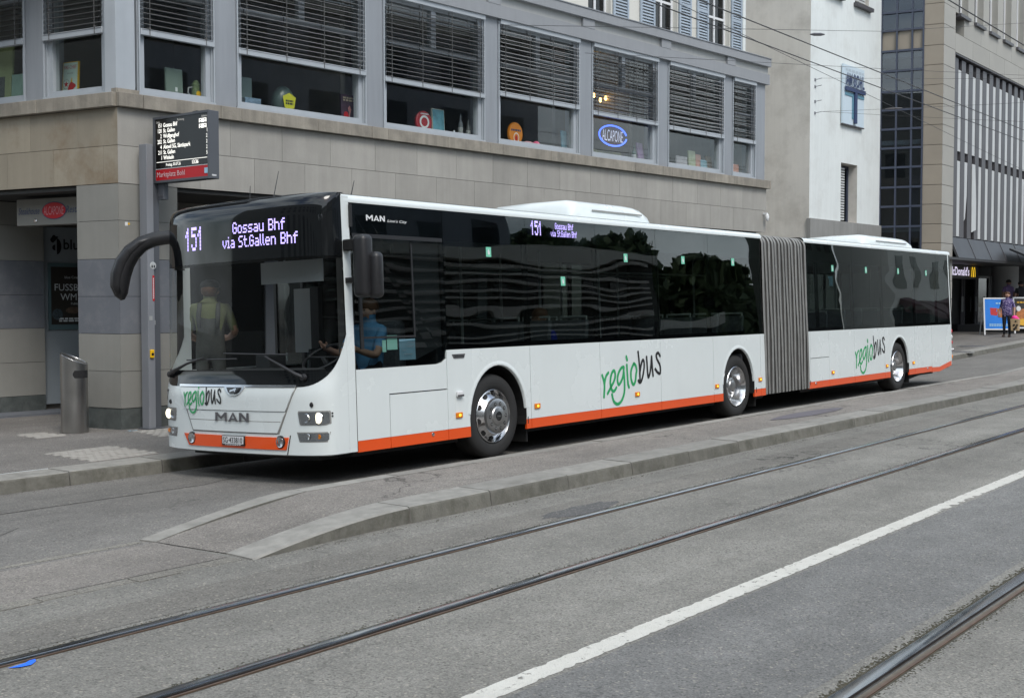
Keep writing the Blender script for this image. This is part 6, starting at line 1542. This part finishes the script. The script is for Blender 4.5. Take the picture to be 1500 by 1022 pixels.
pod('roof_hatch', 18.0, 18.4, .9, 1.7, 2.82, 2.93, .1, .1); pod('roof_hatch', 13.3, 14.2, .9, 1.7, 2.82, 2.90, .2, .2); bo('roof_duct', MB().box(14.2, 15.0, .9, 1.9, 2.82, 2.92), M['concrete'], bevel=.03)
for x, y, dx, h in ((.62, 1.25, .11, .36), (.72, 1.72, .02, .25), (.70, .16, .05, .16)):
    q = MB(); q.tube([(x, y, 2.82), (x+dx*.15, y, 2.85), (x+dx, y, 2.82+h)], [.014, .006, .003], 6); bo('antenna', q, M['blackpl'])
# bellows
q = MB(); q2 = MB(); xa, xb = 9.53, 11.115; NF = 13
sect = []
for k in range(15): sect.append((0, .30+(2.66-.30)*k/14, -1, 0))
for k in range(1, 6): a = math.pi/2*k/6; sect.append((.14-.14*math.cos(a), 2.66+.14*math.sin(a), -math.cos(a), math.sin(a)))
for k in range(9): sect.append((.14+(BW-.28)*k/8, 2.80, 0, 1))
for k in range(5, 0, -1): a = math.pi/2*k/6; sect.append((BW-.14+.14*math.cos(a), 2.66+.14*math.sin(a), math.cos(a), math.sin(a)))
for k in range(15): sect.append((BW, 2.66-(2.66-.30)*k/14, 1, 0))
rows = []
for j in range(NF*8+1):
    ph = (j % 8)/8; dep = .048*(1-math.cos(ph*2*math.pi))/2
    x = xa+(xb-xa)*j/(NF*8); wob = .010*math.sin(j*.21)
    rows.append([(x+.012*math.sin(z*3+j*.3)+(.0), BW/2+(y-BW/2)*(1-tum(z)*.8)-ny_*(dep+wob*.3), z-nz_*(dep)) for y, z, ny_, nz_ in sect])
q.grid(rows); bo('bellows', q, M['bellow'], smooth='all')
for f in range(NF+1):
    j = f*8; g = []
    for o_, dx in ((.004, -.026), (.014, -.020), (.014, .020), (.004, .026)):
        g.append([(p[0]+dx, p[1]+s_[2]*o_, p[2]+s_[3]*o_) for p, s_ in zip(rows[min(j, len(rows)-1)], sect)])
    q = MB(); q.grid(g); bo('bellows_rib', q, M['bellow2'], smooth='all')
bo('bellows_inside', MB().box(xa, xb, .08, BW-.08, .34, 2.70), M['int_dark'])
# rear
q = MB(); rows = []
for k in range(22):
    z = .38+(2.80-.38)*k/21; row = []; lean = .10*max(0, (z-1.2)/1.6)
    for s_ in range(25):
        a = math.pi*s_/24; c_, n_ = math.cos(a), math.sin(a); row.append((18.50-lean*.4+(.20)*(abs(n_)**.55), BW/2-(BW/2)*(1-tum(z))*math.copysign(abs(c_)**.35, c_), z))
    rows.append(row)
q.grid(rows); bo('rear_body', q, M['busw'], smooth='all')
for z, m_ in ((1.10, M['red']), (.98, M['whitegloss']), (.86, M['red']), (.55, M['amber'])):
    q = MB(); q.ball((18.64, .04, z), .03, .035, .05, 10, 6); bo('rear_lamp', q, m_, smooth='all')
q = MB(); q.ball((18.67, .02, .70), .025, .03, .03, 10, 6); bo('chrome_lamp', q, M['chrome'], smooth='all')
# small side fittings
for x, z in ((2.07, .54), (3.49, .54), (5.71, .54), (7.91, .52), (9.36-.04, .545), (12.14, .52), (14.71, .52), (16.16, .52)):
    h = bo('side_marker', MB().box(x-.055, x+.055, -.016, -.002, z-.030, z+.030), M['amber'], bevel=.006)
    q = MB(); q.ball((x+.005, -.016, z), .020, .004, .014, 10, 6); bo('marker_bulb', q, M['amberlit'], h)
bo('charge_socket', MB().box(2.03, 2.13, -.03, 0, .74, .80), M['whitegloss'], bevel=.012); bo('socket_edge', MB().box(2.03, 2.13, -.034, -.030, .74, .762), M['fin'])
q = MB(); q.prism([(1.98, -.006, 1.20), (2.20, -.006, 1.20), (2.18, -.006, 1.155), (2.01, -.006, 1.155)], (0, .005, 0)); bo('model_badge', q, M['greyl'])
q = MB(); add_bars(q, (2.02, 2.17, 1.165, 1.192), lambda x, z: (x, -.008, z), 1, 6); bo('badge_lettering', q, M['chrome'])
for x in (1.64, 11.42, 17.0): q = MB(); q.lathe([(0, -.012), (.018, -.010), (.022, 0)], 12, 'y', (x, 0, .37)); bo('tow_cap', q, M['chrome'])
for x in (3.31, 9.19, 11.20): bo('clip', MB().box(x-.006, x+.006, -.004, 0, ZOR-.05, ZOR+.03), M['seal'])
bo('post_hinge', MB().box(.515, .535, -.012, .02, 2.50, 2.72), M['blackpl']); bo('post_seam', MB().box(.525, .531, -.003, .01, .30, 1.10), M['seal'])
pane_text = lambda x, z: (x, sy(1, z, .002), z)
q = MB(); add_man(q, (.765, 1.035, 2.575, 2.632), pane_text); add_text(q, "Lion's City", (1.07, 1.36, 2.565, 2.600), pane_text, bold=.01, shear=.2); bo('maker_lettering', q, M['whitel'])
q = MB(); add_led(q, '151', (3.50, 3.72, 2.545, 2.715), pane_text); stuff(bo('side_display_number', q, M['led'])); q = MB(); add_led(q, 'Gossau Bhf', (3.99, 4.38, 2.635, 2.71), pane_text); stuff(bo('side_display_lettering', q, M['led'])); q = MB(); add_led(q, 'via St.Gallen Bhf', (3.90, 4.45, 2.545, 2.62), pane_text); stuff(bo('side_display_lettering', q, M['led']))
for x, z in ((2.69, 2.32), (4.11, 2.01), (5.55, 2.33), (7.05, 2.34), (8.55, 2.35), (12.28, 2.33), (13.82, 2.33), (15.48, 2.34), (17.08, 2.33)):
    pane_obj('sticker', [(x-.045, z-.055), (x+.045, z-.055), (x+.045, z+.055), (x-.045, z+.055)], M['stick'], 1, .001, .002); q = MB(); q.poly([pane_text(x+dx, z+dz) for dx, dz in ((-.012, -.03), (.02, -.03), (.02, .0), (-.0, .035), (-.02, .01))]); bo('sticker_print', q, M['whitel'])
pane_obj('paper_notice', [(12.15, 2.02), (12.30, 2.02), (12.30, 2.19), (12.10, 2.19), (12.10, 2.15), (12.15, 2.15)], M['paper'], 1, -.012, .002)
for a, b, c, d, m_ in ((.93, .985, 1.26, 1.38, M['paperg']), (1.0, 1.15, 1.28, 1.425, M['paperg']), (1.18, 1.42, 1.17, 1.385, M['paper'])):
    pane_obj('paper_notice', [(a, c), (b, c), (b, d), (a, d)], m_, 1, -.012, .002)
q = MB()
for k, (a, b) in enumerate(((1.29, 1.40), (1.28, 1.38), (1.21, 1.27), (1.23, 1.36))): q.box(a, b, .0, .001, 1.345-k*.04, 1.349-k*.04)
bo('notice_lines', q, M['greyl'])
# wheels
def wheel(xc, sgn, dual):
    y0 = .06 if sgn > 0 else BW-.06; s_ = 1 if sgn > 0 else -1; R0 = .478
    c = (xc, y0, R0)
    L_ = lambda prof, **k: MB().lathe([(r, h*s_) for r, h in prof], k.get('n', 44), 'y', c)
    w_ = bo('wheel', L_([(.305, .035), (.315, .012), (.345, -.002), (.40, -.006), (.44, .004), (.463, .022), (.474, .048), (.476, .26), (.45, .285), (.30, .285)]), M['rubber'], smooth=True, ang=50)
    q = MB()
    for gy in (.09, .14, .19): q.lathe([(.4765, s_*(gy-.005)), (.4775, s_*gy), (.4765, s_*(gy+.005))], 44, 'y', c)
    bo('tread_groove', q, M['seal'], w_)
    if sgn < 0: return w_
    if not dual:
        bo('rim', L_([(.307, .030), (.306, .006), (.296, .000), (.288, .012), (.270, .040), (.235, .010), (.205, -.022), (.198, -.028)]), M['chrome'], w_, smooth=True, ang=60)
        bo('hub_cover', L_([(.205, -.020), (.196, -.052), (.176, -.060), (.112, -.060), (.104, -.072), (.098, -.075), (0, -.075)]), M['alu'], w_, smooth=True, ang=30)
        q = MB()
        for k in range(10):
            a = 2*math.pi*(k+.3)/10; ct = Vector((xc+.253*math.cos(a), y0+.0185, R0+.253*math.sin(a))); rd = Vector((math.cos(a), .78, math.sin(a))).normalized(); tg_ = Vector((-math.sin(a), 0, math.cos(a)))
            nrm = rd.cross(tg_).normalized(); nrm = nrm if nrm.y < 0 else -nrm
            q.poly([ct+nrm*.004+rd*.027*math.cos(b*math.pi/8)+tg_*.032*math.sin(b*math.pi/8) for b in range(16)])
        bo('rim_holes', q, M['dark'], w_)
        q = MB(); q2 = MB()
        for k in range(10):
            a = 2*math.pi*k/10; q.lathe([(0, -.0615), (.021, -.0615)], 14, 'y', (xc+.143*math.cos(a), y0, R0+.143*math.sin(a))); q2.lathe([(.0, -.066), (.012, -.066), (.014, -.060)], 6, 'y', (xc+.143*math.cos(a), y0, R0+.143*math.sin(a)))
        bo('nut_wells', q, M['dark'], w_); bo('wheel_nuts', q2, M['alu'], w_)
        bo('hub_badge', L_([(0, -.0765), (.052, -.0765), (.056, -.074)]), M['blackgl'], w_)
        q = MB(); add_text(q, 'MAN', (-.032, .032, -.010, .010), lambda x, z: (xc+x, y0-.078, R0+z)); bo('badge_lettering', q, M['chrome'], w_)
    else:
        bo('rim', L_([(.307, .030), (.306, .004), (.296, -.002), (.288, .010), (.278, .045), (.262, .075), (.250, .16), (.235, .18)]), M['chrome'], w_, smooth=True, ang=60)
        bo('rim_disc', L_([(.238, .178), (.150, .190), (.14, .19)]), M['fin'], w_, smooth=True)
        bo('hub', L_([(.15, .192), (.148, .12), (.130, .085), (.100, .078), (.09, .06), (.062, .052), (0, .052)]), M['alu'], w_, smooth=True, ang=30)
        q = MB()
        for k in range(10): a = 2*math.pi*k/10; q.lathe([(0, .158), (.016, .158), (.016, .186)], 6, 'y', (xc+.185*math.cos(a), y0, R0+.185*math.sin(a)))
        bo('wheel_nuts', q, M['alu'], w_)
        q = MB()
        for k in range(8): a = 2*math.pi*(k+.5)/8; q.lathe([(0, .1795), (.022, .1795)], 12, 'y', (xc+.212*math.cos(a), y0, R0+.212*math.sin(a)))
        bo('rim_holes', q, M['dark'], w_)
    return w_
for i, x in enumerate(AXW):
    for sgn in (1, -1): wheel(x, sgn, i > 0)
    q = MB(); q.box(x-.06, x+.06, .3, BW-.3, .40, .54); bo('axle', q, M['seal'])
    for y in (.06, BW-.36): bo('mud_flap', MB().box(x+.60, x+.62, y, y+.30, .13, .55), M['seal'])
# underbody
for a, b in ((.55, AX[0]-.62), (AX[0]+.62, AX[1]-.62), (AX[1]+.62, 9.6), (11.0, AX[2]-.62), (AX[2]+.62, 17.6)): bo('underbody', MB().box(a, b, .10, BW-.10, .24, .335), M['seal'])
for x in AX: bo('floor_over_axle', MB().box(x-.62, x+.62, .30, BW-.30, .60, .64), M['seal'])
bo('rear_sump', MB().prism([(AX[2]+.62, .12, .33), (AX[2]+.62, .12, .17), (17.2, .12, .27), (18.3, .12, .36)], (0, 2.2, 0)), M['seal']); bo('front_sump', MB().box(.30, .56, .3, BW-.3, .22, .33), M['seal'])
# interior
for a, b, e in ((.45, AX[0]-.6, .06), (AX[0]-.6, AX[0]+.6, .62), (AX[0]+.6, AX[1]-.6, .06), (AX[1]-.6, AX[1]+.6, .62), (AX[1]+.6, 9.5, .06), (11.1, AX[2]-.6, .06), (AX[2]-.6, AX[2]+.6, .62), (AX[2]+.6, 18.4, .06)):
    bo('floor', MB().box(a, b-.002, e, BW-e, .34, .36), M['int_grey'])
bo('ceiling', MB().box(.5, 9.5, .06, BW-.06, 2.45, 2.47), M['int_grey']); bo('ceiling', MB().box(11.1, 18.4, .06, BW-.06, 2.45, 2.47), M['int_grey'])
bo('dashboard', MB().prism([(.10, 0, 1.10), (.38, 0, 1.12), (.62, 0, 1.02), (.62, 0, .40), (.10, 0, .40)], (0, 1.40, 0)).tf(Matrix.Translation((.14, .42, 0))), M['int_dark'], bevel=.02)
bo('dashboard_top', MB().prism([(.20, 0, 1.09), (.48, 0, 1.05), (.48, 0, .9), (.20, 0, .9)], (0, .75, 0)).tf(Matrix.Translation((0, 1.6, 0))), M['int_dark'])
q = MB(); cw = Vector((.70, .62, 1.22)); ax_ = Vector((-.55, 0, .84)).normalized(); u_ = Vector((0, 1, 0)); v_ = ax_.cross(u_)
q.tube([cw+u_*.23*math.cos(a)+v_*.23*math.sin(a) for a in [2*math.pi*k/28 for k in range(29)]], .016, 8, caps=False); q.tube([cw-u_*.22, cw, cw+u_*.22], .014, 6); q.tube([cw, cw-ax_*.4], .03, 8); bo('steering_wheel', q, M['blackpl'], smooth='all')
bo('driver_seat', MB().box(1.15, 1.62, .38, .88, .40, .92), M['seatf'], bevel=.05); bo('driver_backrest', MB().box(1.55, 1.70, .38, .88, .93, 1.58), M['seatf'], bevel=.05)
bo('cab_partition', MB().box(1.84, 1.87, .10, 1.12, .40, 2.3), M['int_dark']); bo('cab_door', MB().box(1.0, 1.84, 1.14, 1.17, .40, 1.30), M['int_dark'])
bo('ticket_machine', MB().box(.56, .80, 1.30, 1.52, 1.02, 1.26), M['int_dark'], bevel=.02)
q = MB(); q.box(1.08, 1.11, .95, 1.5, 1.75, 1.78); bo('notice_board', MB().box(1.62, 1.66, 1.78, 2.06, 1.25, 1.98), M['concrete'])
bo('notice_frame', MB().box(1.60, 1.665, 1.64, 1.77, 1.18, 1.99), M['int_dark'])
st0 = None
def seat(x, y, facing=1):
    global st0
    if st0 is None:
        q = MB(); q.box(0, .42, 0, .43, .44, .50); q.prism([(.38, 0, .50), (.44, 0, .50), (.52, 0, 1.18), (.45, 0, 1.18)], (0, .43, 0)); st0 = (q.mesh('seat'),)
        st0[0].materials.append(M['seatf']); q = MB(); q.tube([(.47, .02, .95), (.50, .02, 1.22), (.50, .41, 1.22), (.47, .41, .95)], .016, 6); st1 = q.mesh('grab_handle'); st1.materials.append(M['int_pole']); st0 = (st0[0], st1)
    o = bpy.data.objects.new('seat', st0[0]); COL.objects.link(o); o.parent = bus; o.location = (x, y, .36 if x < 12 else .40)
    if facing < 0: o.rotation_euler = (0, 0, math.pi); o.location = (x+.5, y+.43, .36)
    h = bpy.data.objects.new('grab_handle', st0[1]); COL.objects.link(h); h.parent = o
for x in (3.45, 4.25, 6.9, 7.7, 8.5, 11.7, 12.5, 13.3, 14.1, 15.4, 16.2, 17.0):
    for y in (.10, .56, 1.62, 2.05): seat(x, y)
for x in (2.1, 3.3, 4.9, 6.3, 7.8, 9.0, 11.5, 13.0, 14.6, 16.4):
    for y in (.95, 1.60):
        q = MB(); q.tube([(x, y, .36), (x, y, 2.45)], .017, 8); bo('grab_pole', q, M['int_pole'], smooth=True)
q = MB(); q.tube([(1.9, .95, 2.2), (9.4, .95, 2.2)], .016, 6); q.tube([(1.9, 1.6, 2.2), (9.4, 1.6, 2.2)], .016, 6); bo('hand_rail', q, M['int_pole'], smooth=True)
bo('roof_beam', MB().box(.55, .62, .06, BW-.06, 2.24, 2.44), M['int_grey']); bo('sun_blind', MB().box(.36, .38, .25, 1.15, 1.98, 2.2), M['int_grey'])
# open front door on the kerb side: two leaves
for x in (1.72,):
    fr = MB(); fr.box(x, x+.04, BW-.52, BW-.02, .36, .45); fr.box(x, x+.04, BW-.52, BW-.02, 2.22, 2.30); fr.box(x, x+.04, BW-.06, BW-.02, .45, 2.22); fr.box(x, x+.04, BW-.52, BW-.48, .45, 2.22); d = bo('entry_door', fr, M['blackpl'])
    bo('door_pane', MB().box(x+.015, x+.025, BW-.48, BW-.06, .45, 2.22), M['busglass'], d)
# mirrors
q = MB(); pts = [(.34, 2.30, 2.34), (.28, 2.42, 2.36), (.16, 2.52, 2.35), (.10, 2.60, 2.32), (.02, 2.70, 2.28), (-.05, 2.79, 2.20), (-.10, 2.85, 2.08), (-.13, 2.88, 1.95), (-.13, 2.88, 1.82), (-.11, 2.86, 1.72), (-.10, 2.85, 1.66)]
PR = None
def mirror_far():
    q = MB(); pts = [(.36, 2.28, 2.54), (.28, 2.37, 2.545), (.20, 2.47, 2.545), (.12, 2.58, 2.53), (.035, 2.68, 2.485), (-.04, 2.77, 2.395), (-.09, 2.83, 2.28), (-.12, 2.87, 2.15), (-.13, 2.88, 2.03), (-.12, 2.87, 1.94), (-.11, 2.86, 1.885)]
    q.tube(pts, [.075, .075, .075, .078, .086, .098, .106, .108, .098, .070, .022], 16); m_ = bo('mirror', q, M['blackpl'], smooth='all')
    q = MB(); q.tube([(p[0]-.055, p[1]-.03, p[2]+.01) for p in pts[3:10]], [.012, .04, .058, .066, .066, .055, .03], 10); bo('mirror_ridge', q, M['blackpl'], m_, smooth='all')
mirror_far()
q = MB(); q.box(.40, .56, -.28, -.11, 1.80, 2.41); m_ = bo('mirror', q, M['blackpl'], bevel=.055, seg=4, smooth='all')
# housing turned towards the street
bo('mirror_lower', MB().box(.49, .62, -.36, -.20, 1.79, 2.24), M['blackpl'], m_, bevel=.055, seg=4, smooth='all')
bo('mirror_bracket', MB().box(.42, .52, -.13, .02, 2.26, 2.37), M['seal'], m_, bevel=.01); bo('mirror_bracket', MB().box(.44, .52, -.12, .02, 1.95, 2.0), M['seal'], m_)

# ------------------------------------------------------------------ people in the bus
RB = Matrix.Rotation(-.0348, 4, 'X')
def seated(H=1.74):
    J, Rr = standing(H); s0 = .46
    for n in list(J):
        x, y, z = J[n]
        if n[:2] == 'kn': J[n] = (x*1.3, -.46, s0+.08)
        elif n[:2] == 'an': J[n] = (x*1.3, -.46, .085)
        elif n[:3] == 'toe': J[n] = (x*1.3, -.60, .035)
        elif n[:3] == 'hip': J[n] = (x, -.04, s0+.09)
        else: J[n] = (x, y, z-.96*H/1.7+s0+.12)
    return J, Rr
J, Rr = seated(1.76)
for s_, g in (('L', 1), ('R', -1)):
    shz = J['sh'+s_][2]; J['el'+s_] = (.27*g, -.16, shz-.27); J['wr'+s_] = (.22*g, -.40, shz-.20); J['ha'+s_] = (.20*g, -.46, shz-.17)
P = RB @ Vector((1.30, .60, .46)); person('bus driver in a light blue short sleeved shirt behind the steering wheel', tuple(P), -math.pi/2, J, Rr, cloth(M['blueshirt'], M['trous'], M['shoe'], .75), cap_hair(M['hair_br']))
J, Rr = seated(1.70)
P = RB @ Vector((4.02, .36, .36)); person('passenger in a cobalt blue top sitting by the second side window of the bus', tuple(P), -math.pi/2, J, Rr, cloth(M['cobalt'], M['trous'], M['shoe'], 1.1), cap_hair(M['hair_br']))
# man boarding, seen from behind through the windscreen
J, Rr = standing(1.72)
J['elR'] = (-.27, -.02, 1.15); J['wrR'] = (-.16, -.25, 1.08); J['haR'] = (-.12, -.32, 1.08)
J['elL'] = (.25, .0, 1.13); J['wrL'] = (.17, -.22, 1.05); J['haL'] = (.13, -.29, 1.05)
def over(a, b, t, c):
    if a == 'pelvis' or a[:3] == 'hip' or a[:2] == 'kn' or (a == 'spine'): return M['overall'] if not (a[:2] == 'kn' and t > .97) else M['shoe']
    if a == 'chest' and c.z < 1.24: return M['overall']
    return cloth(M['olive'], M['overall'], M['shoe'], .80)(a, b, t, c)
P = RB @ Vector((.70, 2.46, .36)); rz_ = math.pi-math.radians(48)
def cap_f(t, Pj, hm, fwd, sdv):
    cap_hair(M['hair_br'], -.012)(t, Pj, hm, fwd, sdv)
    q = MB(); q.ball(tuple(hm+Vector((0, 0, .045))-fwd*.005), .112, .118, .075, 14, 8); q.v = [v if v[2] > hm.z+.025 else (v[0], v[1], hm.z+.025) for v in q.v]; q.ball(tuple(hm+fwd*.13+Vector((0, 0, .03))), .06, .08, .010, 10, 6); obj('cap', q, M['cap'], t, smooth='all')
man, MP = person('man in olive T-shirt, dark cap and grey overalls seen through the windscreen', tuple(P), rz_, J, Rr, over, cap_f)
q = MB()
for s_ in (-1, 1): q.tube([(.10*s_, .148, 1.20), (.105*s_, .140, 1.34), (.10*s_, .085, 1.455), (.095*s_, -.03, 1.47), (.09*s_, -.12, 1.38)], [.022, .026, .026, .024, .02], 8)
obj('braces', q, M['overall'], man, smooth='all')
